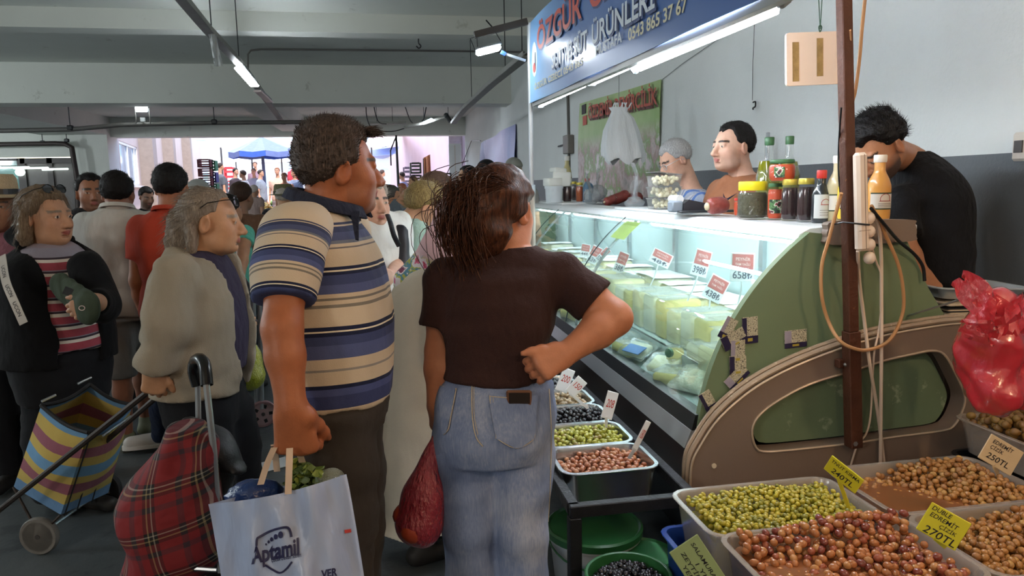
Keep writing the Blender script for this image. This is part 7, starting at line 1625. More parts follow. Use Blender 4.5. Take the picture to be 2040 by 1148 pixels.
# ---- woman in the pale headscarf, bending over the counter
p = P_('person', 'woman in a pink floral headscarf and long beige coat bending to the counter', (922, 452, 2.85), -62, '#c08f78', hyaw=-70, pitch=-35, res=.011, size=.222, female=True, detail=False, H=1.52, ears=False)
p.torso_px([(1010, 845, .15, .125), (900, 842, .15, .13), (800, 846, .15, .135), (720, 848, .145, .135), (650, 848, .15, .135), (590, 858, .155, .125), (545, 878, .14, .10), (515, 900, .10, .08), (495, 912, .06, .055)], 2.85, -62)
p.arm(-1, px(850, 555, 2.98), px(835, 660, 3.05), px(860, 700, 3.1), r=(.05, .044, .038, .028), sl=1.9, slr=.022); p.arm(1, px(905, 560, 2.66), px(940, 680, 2.62), px(990, 690, 2.7), r=(.05, .044, .038, .028), sl=1.9, slr=.022)
for sd, x, dd in ((1, 838, 2.78), (-1, 850, 2.92)): p.leg(sd, px(x, 850, dd), px(x, 1000, dd), floor_pt(px(x, 900, dd)))
p.body(); BEI = cloth_mat('beige_coat', '#cdc5b6', .7, wr=6, wst=.8)
G = Body(); G.loft(p.secs + [(.16, *px(840, 1000, 2.85)[:2], .19, .16)], p.tyaw, .03, 2.2, .022)
for (s_, e_, w_, r_, _, _) in p.arms: G.chain([s_, e_, w_], [.072, .064, .05], .035)
fn = lambda P: np.maximum(G.ev(P) + .010 * wob(P * np.array((1, 1, .22)), 15, 4) + .004 * wob(P, 24, 5), .16 - P[:, 2]); lo, hi = G.box(); V, F = mesh_field(fn, lo, hi, .013); raw_mesh('coat', relax(V, F, 1), F, BEI, p.t); p.shoes(SHOE)
SC = NT('floral_scarf'); _b = SC.n('BsdfPrincipled'); SC.l(_b.outputs[0], SC.out.inputs[0]); SC.set(_b, Roughness=.6); _t = SC.n('TexCoord'); _a = SC.n('Attribute', attribute_name='band'); v1 = SC.n('TexVoronoi'); SC.set(v1, Scale=15.); SC.l(_t.outputs['Object'], v1.inputs['Vector']); nz = SC.noise(24, 3, _t.outputs['Object'])
flor = SC.ramp(SC.math('ADD', SC.math('MULTIPLY', nz.outputs[0], .75), SC.math('MULTIPLY', v1.outputs['Distance'], .45)), [(.0, lin('#a83246')), (.40, lin('#c9587e')), (.46, lin('#d8cfd4')), (.56, lin('#e0d6da')), (.60, lin('#a8aa48')), (.66, lin('#4d8296')), (.72, lin('#e0d6da')), (.8, lin('#7d3a58'))], 'CONSTANT')
c1 = SC.mix(SC.ramp(_a.outputs['Fac'], [(0, (0, 0, 0)), (.42, (0, 0, 0)), (.5, (1, 1, 1))]), lin('#cfa9b0'), flor); c2 = SC.mix(SC.ramp(_a.outputs['Fac'], [(.92, (0, 0, 0)), (.93, (1, 1, 1))]), c1, lin('#6b2440')); SC.l(c2, _b.inputs['Base Color'])
K = Body(); hc = p.head.o; K.ell(p.head.W((0, -.012, .02)), (.098, .118, .112), p.head.R, k=.03); K.chain([hc + (0, 0, -.03), px(893, 505, 2.84), px(850, 545, 2.90)], [.10, .10, .085], .05); K.chain([px(893, 500, 2.84), px(912, 545, 2.70)], [.09, .08], .05); K.chain([px(845, 540, 2.86), px(812, 560, 2.88), px(803, 590, 2.9)], [.07, .045, .03], .03)
fn = lambda P: K.ev(P) + .005 * wob(P * np.array((1, 1, .6)), 26, 7); lo, hi = K.box(); V, F = mesh_field(fn, lo, hi, .010); ends = np.array([px(830, 560, 2.80), px(800, 590, 2.9), px(905, 565, 2.64)]); fr = np.linalg.norm(V - hc, axis=1) / .42
low = (hc[2] - V[:, 2] + .35 * (hc[0] - V[:, 0])) / .36; raw_mesh('headscarf', V, F, SC.m, p.t, {'band': ('FLOAT', np.clip(low, 0, 1.1))}); p9 = p
# ---- woman in white with the black rucksack strap
WTOP = cloth_mat('white_top', '#d9d8d4', .85, wr=9); SILV = hair_mat('silver_hair', '#8f8880', '#b9b0a6', .45)
d_ = 3.5; p10 = plain('woman in a white top with a black bag strap on her shoulder', (738, 404, d_), -150, '#c79a84', SILV, WTOP, DARKT, H=1.60, sl=.9, female=True, res=.012, hyaw=-148, wide=1.1, fat=1.15, hemz=.5, vneck=.06, neck=(.085, .03), hairkw=dict(grow=.015, nst=500, stl=.03), jowl=.6, arms={-1: dict(el=px(800, 520, d_ + .1), wr=px(775, 553, d_ - .22), r=(.046, .038, .034, .026))})
BB = mat('black_leatherette', '#1a1c24', .45, bump=(20, .3)); t = thing('black_rucksack', 'black soft bag hanging from the shoulder of the woman in white', 'bag', px(798, 520, 3.55)); kb = Body(); kb.cap(px(797, 465, 3.52), px(795, 530, 3.5), .045, .06, .03, flat=((.4, .9, 0), .6)); lo, hi = kb.box(); V, F = mesh_field(lambda P: kb.ev(P) + .004 * wob(P, 30, 3), lo, hi, .01); raw_mesh('bag', V, F, BB, t)
MB().tube(spline([px(772, 428, 3.42), px(778, 445, 3.36), px(785, 470, 3.38), px(795, 490, 3.44)], 5), .012, 8, flat=.4).build('strap', BB, t)
# ---- people along the counter further on
BLON = hair_mat('short_blonde_hair', '#6b5638', '#a8925e', .45, c3='#cbb983'); BRN = hair_mat('brown_hair', '#3a281f', '#5f4536', .45); MINT = cloth_mat('mint_top', '#9fb8ac', .85); TEALT = cloth_mat('pale_blue_top', '#a9b7bb', .85)
WOML = [(-.12, -.075), (-.05, -.06), (-.015, .0), (.02, .015), (.045, .05), (.08, .075), (.12, .08)]
p11 = plain('woman with short blonde hair in a mint top looking down', (846, 412, 3.9), -78, '#c59678', BLON, MINT, DARKT, H=1.53, female=True, sl=.8, pitch=-32, res=.013, line=WOML, hairkw=dict(grow=.02, nst=600, stl=.03), off=(.07, 0), fat=1.1)
p12 = plain('woman with brown hair and glasses leaning to the counter', (872, 382, 4.9), -92, '#c79a80', BRN, TEALT, DARKT, H=1.56, female=True, sl=.9, pitch=-8, res=.015, line=WOML, hairkw=dict(grow=.022), off=(.05, 0), arms={-1: dict(), 1: dict(el=px(885, 450, 4.75), wr=px(905, 408, 4.5), hd=(.1, -.1, 1), r=(.045, .038, .034, .026))}); p12.glasses(DARKF)
GST = cloth_mat('grey_striped_shirt', bands([(q / 16 + o, c) for q in range(15) for o, c in ((0, '#8d9496'), (.03, '#5a6168'))][:30]), .85)
p13 = plain('man in a grey striped shirt with his arm stretched to the counter', (778, 398, 6.0), -88, '#a9795c', hair_mat('dark_grey_hair', '#2e2a28', '#55504c'), GST, DARKT, H=1.53, sl=.65, res=.016, arms={1: dict(el=px(812, 388, 5.8), wr=px(840, 366, 5.8), hd=(1, 0, .3))}); p13.glasses(DARKF)
LGT = cloth_mat('light_grey_tee', '#b3b3b0', .85); BLT = cloth_mat('black_tee', '#17171a', .9)
p14 = plain('dark haired bearded man looking left by the far wall', (930, 352, 8.0), 82, '#b98d6c', BLACKH, LGT, DARKT, H=1.72, stubble=.7, res=.017, hairkw=dict(grow=.010))
p15 = plain('man in a black cap and glasses by the blue sheet', (967, 341, 8.0), 86, '#b98d6c', BLACKH, BLT, DARKT, H=1.78, res=.018, hairkw=dict(grow=.006)); p15.glasses(DARKF)
def cap(P, m, label, grow=.013, peak=True):
    H = P.head; t = thing('cap', label, 'cap', H.o + (0, 0, .04)); V, F = mesh_field(H.scalp(lambda L: .03 + .12 * np.clip(-L[:, 1], -1, .08) * 0 - L[:, 2], grow), H.o - .15, H.o + .15, .009); raw_mesh('crown', V, F, m, t)
    if peak: MB().grid([[H.W((x * .07, .085 + u * .075 * (1 - .35 * x * x), .042 - u * .018 - .012 * x * x)) for x in np.linspace(-1, 1, 9)] for u in np.linspace(0, 1, 5)], .004).build('peak', m, t, 60)
    return t
cap(p15, mat('black_cotton', '#17191e', .8), 'black baseball cap worn by the man near the blue sheet')
p16 = plain('man in a grey cap seen from behind beside the post', (1024, 340, 7.3), -20, '#b98d6c', hair_mat('grey_short_hair', '#8d857c', '#a9a198'), LGT, DARKT, H=1.72, res=.018, hairkw=dict(grow=.006)); cap(p16, mat('grey_felt', '#8a8d88', .8), 'pale grey cap on the man seen from behind', .016, False)
p20 = plain('man in a black jacket bending near the outside window', (292, 392, 9.0), -140, '#8a6450', BLACKH, BLT, DARKT, H=1.5, sl=1.8, res=.02, pitch=-20, stubble=.6)
p21 = plain('man in a dark jacket and green bucket hat seen from behind', (565, 392, 7.5), 0, '#b98d6c', SILV, cloth_mat('dark_navy_jacket', '#191a22', .9), DARKT, H=1.52, sl=1.9, res=.018, wide=1.15); brim_hat(p21.head.W((0, -.005, .03)), 0, .098, .155, .10, cloth_mat('olive_cotton', '#6f6f50', .85), mat('dark_band', '#3a3a2c', .8), 'olive green bucket hat above a dark jacket', 'bucket_hat')
p22 = plain('woman in a brown top standing beyond the old man', (482, 392, 6.0), -20, '#8a6550', hair_mat('dark_brown_hair', '#2a1c16', '#463025'), cloth_mat('brown_top', '#6f5240', .85), BJ, H=1.50, female=True, sl=.9, res=.017)
p23 = plain('shopper in a turquoise top carrying bags behind the old man', (455, 420, 5.2), -30, '#a9795c', BLACKH, cloth_mat('turquoise_top', '#5fae9a', .85), DARKT, H=1.45, female=True, res=.017, arms={1: dict(el=px(484, 500, 5.0), wr=px(478, 560, 4.9)), -1: dict()})
p24 = plain('person in a pale grey cap behind the coral polo man', (396, 392, 5.6), 10, '#a9795c', hair_mat('grey_short_hair'), cloth_mat('khaki_shirt', '#6a5a4c', .85), DARKT, H=1.52, res=.017); cap(p24, mat('pale_cap', '#9fa2a0', .8), 'pale grey cap just behind the head of the old man', .02, False)
p25 = plain('person in a blue shirt behind the white shirted man', (207, 398, 5.4), -170, '#a9795c', BLACKH, cloth_mat('royal_blue_shirt', '#1f2f6a', .85), DARKT, H=1.52, res=.018)
# ---- vendors behind the counter
BST = cloth_mat('blue_striped_shirt', lambda k: k.ramp(k.math('FRACT', k.math('MULTIPLY', k.n('Attribute', attribute_name='band').outputs['Fac'], 1.)), [(0, lin('#aab4c8')), (.3, lin('#5f7fc0')), (.52, lin('#c3c6cf')), (.66, lin('#8c98b8')), (.78, lin('#c9cad0'))], 'CONSTANT'), .8)
p17 = plain('old vendor in glasses and a blue striped shirt looking down', (1345, 318, 5.15), 92, '#d3a68e', hair_mat('white_grey_hair', '#8d8d8d', '#bdbdbd', .45), BST, DARKT, H=1.66, pitch=-28, size=.262, res=.012, sl=.7, wide=1.15, fat=1.2, off=(-.10, 0), hairkw=dict(grow=.010, nst=500, stl=.014), jowl=.5, band=lambda V, p, hz: V[:, 1] * 9 + V[:, 0] * 5 + 20)
p17.glasses(mat('pale_frame', '#c9cdd2', .3, .6))
TAN = cloth_mat('tan_tee', '#936044', .85, wr=8, wst=.6)
p18 = plain('vendor in a tan t-shirt looking left across the counter', (1460, 292, 4.15), 100, '#d6ab95', BLACKH, TAN, DARKT, H=1.76, size=.262, res=.011, sl=.62, wide=1.3, fat=1.2, belly=.0, off=(-.03, 0), stubble=.25, jowl=.9, vneck=.02, hairkw=dict(grow=.009, nst=900, stl=.010), line=[(-.12, -.06), (-.05, -.045), (0, .005), (.03, .03), (.05, .07), (.1, .085)])
p18.collar(cloth_mat('tan_rib', '#7d4f38', .85), r=.066, h=.008, flare=.008, open_=.0, tilt=.45, zoff=-.012); m_ = MB(); c = px(1452, 393, 4.0); m_.prism([(-.035, .022), (-.03, -.01), (-.012, -.02), (.05, .022), (-.01, -.006), (-.024, .0)], .002, c, np.stack([(1, 0, 0), (0, 0, 1.), (0, -1, 0)], 1)); m_.build('chest_mark', mat('navy_print', '#2b3350', .6), p18.t, 0)
p19 = P_('person', 'bearded vendor in a black t-shirt bending his head behind the counter', (1752, 292, 2.98), 70, '#b07a5a', hyaw=98, pitch=-42, roll=0, res=.0095, fine=.005, size=.25, H=1.78, stubble=.9, wide=1.0)
p = p19; p.torso_px([(640, 1858, 0.187, 0.126), (560, 1858, 0.198, 0.131), (480, 1858, 0.209, 0.137), (410, 1858, 0.220, 0.137), (355, 1846, 0.215, 0.116), (325, 1828, 0.165, 0.095), (303, 1808, 0.094, 0.074)], 3.2, 62)
p.arm(-1, px(1795, 400, 3.08), px(1800, 490, 3.0), px(1835, 545, 3.0), r=(.055, .046, .04, .03), sl=.72, slr=.016); p.arm(1, px(1900, 400, 3.3), px(1905, 500, 3.32), px(1860, 560, 3.2), r=(.055, .046, .04, .03), sl=.72, slr=.014)
for sd, x in ((1, 1880), (-1, 1840)): p.leg(sd, px(x, 680, 3.25), px(x, 850, 3.25), floor_pt(px(x, 900, 3.25)), toe=(-.9, .3, 0))
p.body(); p.top(BLT, px(1858, 560, 3.2)[2], .016, fold=.006, neck=(.085, .02)); p.trousers(DARKT, px(1858, 540, 3.2)[2], .05); p.shoes(SHOE)
p.hair(hair_mat('black_short_hair', '#0c0b0d', '#1b1718', .35), grow=.012, line=[(-.12, -.045), (-.08, -.03), (-.03, .0), (0, .018), (.03, .03), (.045, .05), (.08, .07), (.11, .075)], nst=1500, stl=.022, top=.012, flow=(0, .3, .4), noise=.004)
# ================================================================ carts and bags
def band_mat(name, stops, rough=.8): return cloth_mat(name, bands(stops), rough, wr=10, wst=.3)
def wheel(mb_t, c, ax, r, w, tyre, rim, parent, spokes=5):
    F_ = frame(ax); MB().lathe([(r * .80, -w / 2), (r * .95, -w / 2), (r, -w / 4), (r, w / 4), (r * .95, w / 2), (r * .80, w / 2), (r * .80, -w / 2)], c, F_, 28).build('tyre', tyre, parent, 50)
    MB().lathe([(0, -w * .35), (r * .25, -w * .45), (r * .3, -w * .3), (r * .82, -w * .3), (r * .82, w * .3), (r * .3, w * .3), (0, w * .4)], c, F_, 28).build('rim', rim, parent, 40)
    for k in range(spokes):
        a = 2 * PI * k / spokes
        for sd in (-1, 1): MB().box(np.array(c) + F_ @ np.array((r * .55 * math.cos(a), r * .55 * math.sin(a), sd * w * .31)), (r * .26, r * .22, .002), F_ @ rotz(a)).build('rim_hole', BLACKP, parent, 0)
    MB().cyl(np.array(c) - np.array(ax) * w * .55, np.array(c) + np.array(ax) * w * .55, r * .13, n=12).build('hub', DARKF, parent, 40)
B1, B2, B3, B4 = px(121, 1026, 2.95), px(27, 971, 3.0), px(216, 982, 3.30), px(118, 945, 3.38)
T1, T2, T3, T4 = px(176, 862, 2.74), px(82, 808, 2.80), px(264, 806, 3.0), px(179, 766, 3.06)
t = thing('striped_cart', 'blue yellow and mauve striped shopping cart pulled by the old man', 'shopping cart', (B1 + B4) / 2 * (1, 1, 0))
CS = band_mat('striped_canvas', [(0, '#6a93b8'), (.07, '#c6ad60'), (.19, '#9a6070'), (.30, '#c6ad60'), (.40, '#6f9cc4'), (.53, '#c6ad60'), (.62, '#965c6a'), (.75, '#c6ad60'), (.87, '#6a8fb8')])
def face(a, b, c, d, bulge=0.):
    n = nrm(np.cross(b - a, d - a)); return [[(a * (1 - u) + b * u) * (1 - v) + (d * (1 - u) + c * u) * v + n * bulge * math.sin(PI * u) * math.sin(PI * min(1, v * 1.1)) - np.array((0, 0, .02)) * math.sin(PI * u) * (1 - v) for v in np.linspace(0, 1, 12)] for u in np.linspace(0, 1, 8)]
Vs, Fs, bd = [], [], []; o = 0
for (a, b, c, d, s_) in ((T2, T1, B1, B2, .03), (T1, T3, B3, B1, .03), (T3, T4, B4, B3, .03), (T4, T2, B2, B4, .03)):
    G = np.array(face(a, b, c, d, s_ * -1)); Vs.append(G.reshape(-1, 3)); bd.append(np.tile(np.linspace(0, 1, 12), 8)); Fs += [(o + i * 12 + j, o + i * 12 + j + 1, o + (i + 1) * 12 + j + 1, o + (i + 1) * 12 + j) for i in range(7) for j in range(11)]; o += 96
Vs.append(np.array([B1, B2, B4, B3])); bd.append(np.ones(4)); Fs.append((o, o + 1, o + 2, o + 3)); raw_mesh('bag', np.concatenate(Vs), np.array(Fs), CS, t, {'band': ('FLOAT', np.concatenate(bd))})
rim = np.concatenate([np.array(face(a, b, B1, B2))[:, 0] for (a, b) in ((T2, T1), (T1, T3), (T3, T4), (T4, T2))]); MB().tube(rim, .008, 6, True).build('rim_binding', mat('black_binding', '#1a1a1d', .7), t)
rail0, rail1 = px(-8, 1022, 2.86), px(311, 768, 2.50); CFR = mat('dark_cart_frame', '#3c332e', .45, .4)
MB().tube([rail0, rail1], .011, 8).build('near_rail', CFR, t); off = (B3 - B1) * .9; MB().tube([rail0 + off, rail1 + off * .45], .011, 8).tube([rail1 + (-.0, .0, .0), rail1 + off * .45], .010, 8).build('far_rail', CFR, t); MB().tube([rail1 * .97 + rail0 * .03, rail1 + nrm(rail1 - rail0) * .05], .016, 10).build('handle', BLACKP, t)
w1c, w2c = np.array((-1.42, 3.10, .078)), np.array((-1.33, 3.56, .078)); axd = nrm(w2c - w1c); WH = mat('white_wheel', '#dcd3ca', .5); TY = mat('grey_tyre', '#6f6b66', .7)
wheel(None, w1c, axd, .078, .03, TY, WH, t); wheel(None, w2c, axd, .078, .03, mat('black_tyre', '#222122', .7), mat('dark_rim', '#4a4644', .5), t); MB().tube([w1c, w2c], .006, 6).build('axle', ALU, t)
for a, b in ((B1, w1c), (B3, w2c), (B2, w1c)): MB().tube([a, b + (0, 0, .0)], .006, 6).build('strut', CFR, t)
for k, f in enumerate((.15, .4, .7)): MB().tube([T1 * (1 - f) + T3 * f - nrm(T3 - B3) * .02 + (0, -.04, 0), B1 * (1 - f) + B3 * f + (0, -.04, 0)], .003, 5).build('elastic_cord', BLACKP, t)
for (a, b) in ((px(83, 800, 2.9), px(111, 787, 2.95)), (px(155, 765, 3.1), px(182, 752, 3.15)), (px(205, 868, 2.8), px(260, 830, 3.0))): MB().tube([a, b], .005, 6).build('frame_bar', ALU, t)
# tartan trolley
TT = NT('tartan'); _b = TT.n('BsdfPrincipled'); TT.l(_b.outputs[0], TT.out.inputs[0]); TT.set(_b, Roughness=.85); _t = TT.n('TexCoord'); mp = TT.n('Mapping'); mp.inputs['Rotation'].default_value = (0, .18, .3); TT.l(_t.outputs['Object'], mp.inputs[0]); _s = TT.n('SeparateXYZ'); TT.l(mp.outputs[0], _s.inputs[0])
def tline(k, sock, f, off): return k.math('FRACT', k.math('MULTIPLY_ADD', sock, f)) if False else k.math('FRACT', k.math('ADD', k.math('MULTIPLY', sock, f), off))
ST_ = [(0, lin('#7a1b20')), (.22, lin('#3a2730')), (.34, lin('#7a1b20')), (.52, lin('#16141a')), (.60, lin('#8f7f5a')), (.63, lin('#16141a')), (.70, lin('#9a9488')), (.73, lin('#16141a')), (.80, lin('#7a1b20'))]
cu_ = TT.ramp(tline(TT, _s.outputs['X'], 8.5, .1), ST_, 'CONSTANT'); cv_ = TT.ramp(tline(TT, _s.outputs['Z'], 8.5, .3), ST_, 'CONSTANT'); TT.l(TT.mix(.5, cu_, cv_), _b.inputs['Base Color'])
_n = TT.noise(7, 3, _t.outputs['Object']); bp = TT.n('Bump'); TT.set(bp, Strength=.8, Distance=.03); TT.l(_n.outputs[0], bp.inputs['Height']); TT.l(bp.outputs[0], _b.inputs['Normal'])
t = thing('tartan_trolley', 'red tartan shopping trolley with a black flap and metal handle', 'shopping trolley', px(350, 1140, 2.12) * (1, 1, 0)); K = Body(); rows = [(1160, 330, .085, .09), (1130, 340, .125, .12), (1080, 356, .132, .14), (1010, 341, .142, .15), (960, 346, .128, .14), (915, 362, .10, .12), (880, 376, .078, .09), (850, 372, .05, .06)]
sec = [(*(lambda c: (c[2], c[0], c[1]))(px(x, y, 2.12)), a, b) for (y, x, a, b) in rows]; K.loft(sec, .2, .03, 2.6)
K.cap(px(346, 872, 2.0), px(352, 915, 1.99), .045, .060, .02, sub=True)
fn = lambda P: K.ev(P) + .010 * wob(P, 12, 21) + .005 * wob(P, 30, 22); lo, hi = K.box(); V, F = mesh_field(fn, lo, hi, .009); raw_mesh('bag', V, F, TT.m, t)
FL = mat('black_nylon', '#17181b', .5, bump=(18, .5), vary=.1); fl_ = Body(); fl_.chain([px(385, 850, 2.18), px(430, 880, 2.16), px(472, 930, 2.16)], [.045, .055, .03], .03, flat=((.55, -.3, .8), .35)); fl_.cap(px(440, 905, 2.17), px(440, 965, 2.18), .05, .03, .03); lo, hi = fl_.box(); V, F = mesh_field(lambda P: fl_.ev(P) + .006 * wob(P, 22, 4), lo, hi, .009); raw_mesh('flap', V, F, FL, t)
MB().tube([px(394, 765, 2.22), px(396, 880, 2.22), px(410, 1140, 2.25)], .0085, 8).build('handle_tube', ALU, t); MB().tube([px(411, 765, 2.08), px(426, 900, 2.08), px(440, 1140, 2.1)], .0095, 8).build('handle_tube', ALU, t)
MB().tube(spline([px(394, 768, 2.22), px(386, 740, 2.21), px(389, 720, 2.18), px(399, 716, 2.13), px(408, 730, 2.10), px(412, 768, 2.08)], 5), .018, 10).build('grip', mat('black_grip', '#0f1012', .25), t)
for q, xx in ((2.12, 300), (2.35, 395)): c = px(xx, 1175, q); c[2] = .06; wheel(None, c, nrm(np.array((.25, 1, 0))), .06, .028, BLACKP, DARKF, t)
MB().tube([px(375, 1132, 2.02), px(432, 1136, 2.02)], .006, 6).build('base_bar', ALU, t); MB().tube([px(300, 1190, 2.12), px(395, 1190, 2.35)], .006, 6).build('base_bar', ALU, t)
# printed carrier bag of the man
t = thing('printed_carrier_bag', 'pale blue carrier bag with navy lettering held by the striped polo man', 'carrier bag', px(580, 1200, 1.6)); d0 = 1.60
def bagpt(u, v, back=0):
    tx, ty_ = 415 + 275 * u, 1005 - 60 * u + 10 * math.sin(PI * u); bx_, by_ = 462 + 285 * u, 1290; x = tx + (bx_ - tx) * v ** .9; y = ty_ + (by_ - ty_) * v; bul = math.sin(PI * u) * (.055 + .05 * v); f = .006 * math.sin(14 * u + 3 * v) * (1 - .5 * v) + .007 * math.sin(23 * u - 5 * v + 1) + .004 * math.sin(31 * u + 9 * v)
    return px(x, y - (14 * math.sin(PI * u) if back else 0), d0 + (bul if back else -bul) + f)
G = [[bagpt(u, v) for v in np.linspace(0, 1, 30)] for u in np.linspace(0, 1, 44)] + [[bagpt(u, v, 1) for v in np.linspace(0, 1, 30)] for u in np.linspace(1, 0, 24)]
BAGM = mat('pale_blue_film', '#9daac8', .35, bump=(9, .7, .02), vary=.10, vscale=3.2, stretch=(1, 1, .35)); MB().grid(np.array(G + [G[0]]), 0).build('bag', BAGM, t, 180)
def bagsurf(x, y, lift=.003):
    u = v = .5
    for _ in range(30):
        q = bagpt(u, v); c = (q - CPOS) @ CAM; X, Y = CX + FPX * c[0] / c[2], CY + FPX * c[1] / c[2]; u += (x - X) / 290; v += (y - Y) / 300
    return bagpt(u, v) - nrm(bagpt(u, v) - CPOS) * lift
NAVYI = mat('navy_ink', '#23234a', .5, vary=0)
def bagtext(txt, x0, y0, x1, y1, h, name, bold=.02):
    V, F = text_mesh(txt, 1., bold, res=3); w = V[:, 0].max() - V[:, 0].min(); V[:, 0] = (V[:, 0] - V[:, 0].min()) / w; out = [bagsurf(x0 + (x1 - x0) * a + (y1 - y0) / max(1, abs(x1 - x0)) * b * h * .2, y0 + (y1 - y0) * a - b * h) for a, b in V[:, :2]]; MB().add(out, F).build(name, NAVYI, t, 0)
bagtext('Aptamil', 500, 1110, 596, 1090, 46, 'lettering', .03); bagtext('Çocuk Devam Sütleri', 540, 1117, 600, 1106, 12, 'lettering', .01); bagtext('VER', 640, 1146, 672, 1140, 22, 'lower_lettering', .03)
def bagline(P, r, name='shield_outline'): MB().tube([bagsurf(x, y) for x, y in spline([(*q, 0) for q in P], 4)[:, :2]], r, 5).build(name, NAVYI, t)
bagline([(511, 1088), (512, 1075), (517, 1070), (540, 1058), (562, 1052), (574, 1052), (579, 1060), (581, 1070)], .0026); bagline([(528, 1126), (545, 1137), (558, 1142), (570, 1134), (581, 1120)], .0020)
for (x, y, r) in ((530, 1085, 2.2), (535, 1080, 3), (541, 1075, 4), (549, 1070, 5), (559, 1066, 6.5)): MB().add([bagsurf(x + r * math.cos(a) * .8, y + r * 1.1 * math.sin(a)) for a in np.linspace(0, 2 * PI, 13)[:-1]], [tuple(range(12))[::-1]]).build('dot', NAVYI, t, 0)
MB().add([bagsurf(x, y) for x, y in ((686, 1056), (699, 1054), (700, 1061), (687, 1063))], [(0, 1, 2, 3)]).build('red_mark', REDINK, t, 0)
STRAP = mat('cream_strap', '#c9b09a', .6); fist = wr_ = px(574, 893, 1.575)
for (P_a, nm_) in (((px(519, 966, 1.58), px(532, 925, 1.58), px(546, 893, 1.575)), 0), ((px(574, 985, 1.545), px(576, 930, 1.55), px(577, 893, 1.565)), 0), ((px(602, 922, 1.62), px(597, 905, 1.60), px(590, 885, 1.59)), 0), ((px(552, 940, 1.66), px(548, 905, 1.64), px(546, 888, 1.60)), 0)):
    P3_ = spline(P_a, 5); MB().grid([[q - (.007, 0, 0), q + (.007, 0, 0)] for q in P3_], .0025).build('strap', STRAP, t, 60)
crumple('blue_bag', 'bag', 'crumpled dark blue bag inside the printed carrier bag', px(512, 1014, 1.655), (.058, .035, .05), mat('navy_film', '#1f3566', .3, bump=(16, .9)), 12)
t = thing('parsley_bunch', 'bunch of leafy greens in clear wrap sticking out of the carrier bag', 'greens', px(632, 985, 1.63)); mb = MB(); rs = np.random.RandomState(4)
for i in range(260):
    c = px(605 + rs.normal(0, 16), 955 + rs.normal(0, 13), 1.63 + rs.normal(0, .02)); a = rs.rand(3) * 6; R = rotz(a[0]) @ rotx(a[1]); mb.cur = i % 3; L_ = [R @ np.array(q) * .013 for q in ((-1, 0, 0), (-.3, -.6, .2), (.6, -.5, 0), (1.1, 0, .2), (.6, .5, 0), (-.3, .6, .2))]; mb.add([c + q for q in L_], [tuple(range(6))])
stuff(mb.build('leaves', [mat('leaf_%d' % k, c, .5, vary=.1) for k, c in enumerate(('#55682a', '#7c8a3c', '#3d4f22'))], t, 0))
kb = Body(); kb.cap(px(640, 962, 1.63), px(662, 958, 1.62), .030, .030, .02); lo, hi = kb.box(); V, F = mesh_field(lambda P: kb.ev(P) + .005 * wob(P, 40, 5), lo, hi, .007); raw_mesh('clear_wrap', V, F, film('foil_wrap', '#d9dfc8', .55, .12, .6, bump=(26, 1.2)), t)
# red carrier bags
RED2 = film('red_carrier_film', '#a3263a', .74, .22, .45, bump=(12, 1.2))
def hang_bag(label, top, mid, bot, r, m, d, seed, inner=None, name='carrier_bag', res=.010):
    t = thing(name, label, 'carrier bag', px(*bot, d)); K = Body(); a, b, c = px(*top, d), px(*mid, d), px(*bot, d); K.cap(a, b, .012, r * .8, .04); K.cap(b, c + (0, 0, r * .75), r * .85, r, .04); ff = np.array((1, 1, .28))
    fn = lambda P: K.ev(P) + .006 * wob((P - a) * ff, 34, seed) + .004 * wob(P, 22, seed + 1); lo, hi = K.box(); V, F = mesh_field(fn, lo, hi, res); raw_mesh('bag', V, F, m, t)
    if inner:
        rs = np.random.RandomState(seed)
        for i in range(7): MB().ball(c + (rs.normal(0, r * .35), rs.normal(0, r * .3), r * (.35 + .9 * rs.rand())), (.04, .035, .035), nu=12, nv=8).build('tomato', inner, t, 180)
    return t
hang_bag('large red carrier bag hanging from the hand of the brown shirt woman', (868, 868), (845, 985), (836, 1074), .066, RED2, 1.98, 3, mat('tomato', '#a8452c', .4)); hang_bag('pink red carrier bag hanging beside the beige coat', (800, 812), (795, 860), (797, 896), .040, RED2, 2.9, 4)
hang_bag('yellow green carrier bag hanging in front of the dark trousers', (478, 655), (490, 710), (503, 770), .055, film('lime_film', '#b9c42a', .7, .2, .45, bump=(12, 1.1)), 2.9, 5)
t = thing('red_bag_bundle', 'crumpled bundle of red carrier bags hanging at the end of the counter', 'carrier bag', px(1985, 808, 2.2)); K = Body(); K.chain([px(1985, 610, 2.22), px(1978, 690, 2.2), px(1975, 775, 2.2)], [.05, .085, .085], .04); K.cap(px(2045, 640, 2.24), px(2035, 770, 2.22), .06, .08, .05)
def facet(P, f, seed, n=6):
    r = np.random.RandomState(seed); o = 0
    for i in range(n): w = nrm(r.normal(0, 1, 3) * (1, 1, .55)) * f * r.uniform(.6, 1.5); o = o + np.abs(((P @ w + r.rand()) % 1) - .5) * 4 - 1
    return o / n
REDF = film('bright_red_film', '#d6283a', .7, .13, .5, bump=(9, .45), gloss=1.5); fn = lambda P: K.ev(P) + .030 * facet(P, 6, 5) + .012 * facet(P, 15, 8); lo, hi = K.box(); V, F = mesh_field(fn, lo, hi, .0075); raw_mesh('bags', V, F, REDF, t)
rs = np.random.RandomState(6); top_ = [(1918, 560), (1922, 655), (2040, 600)]
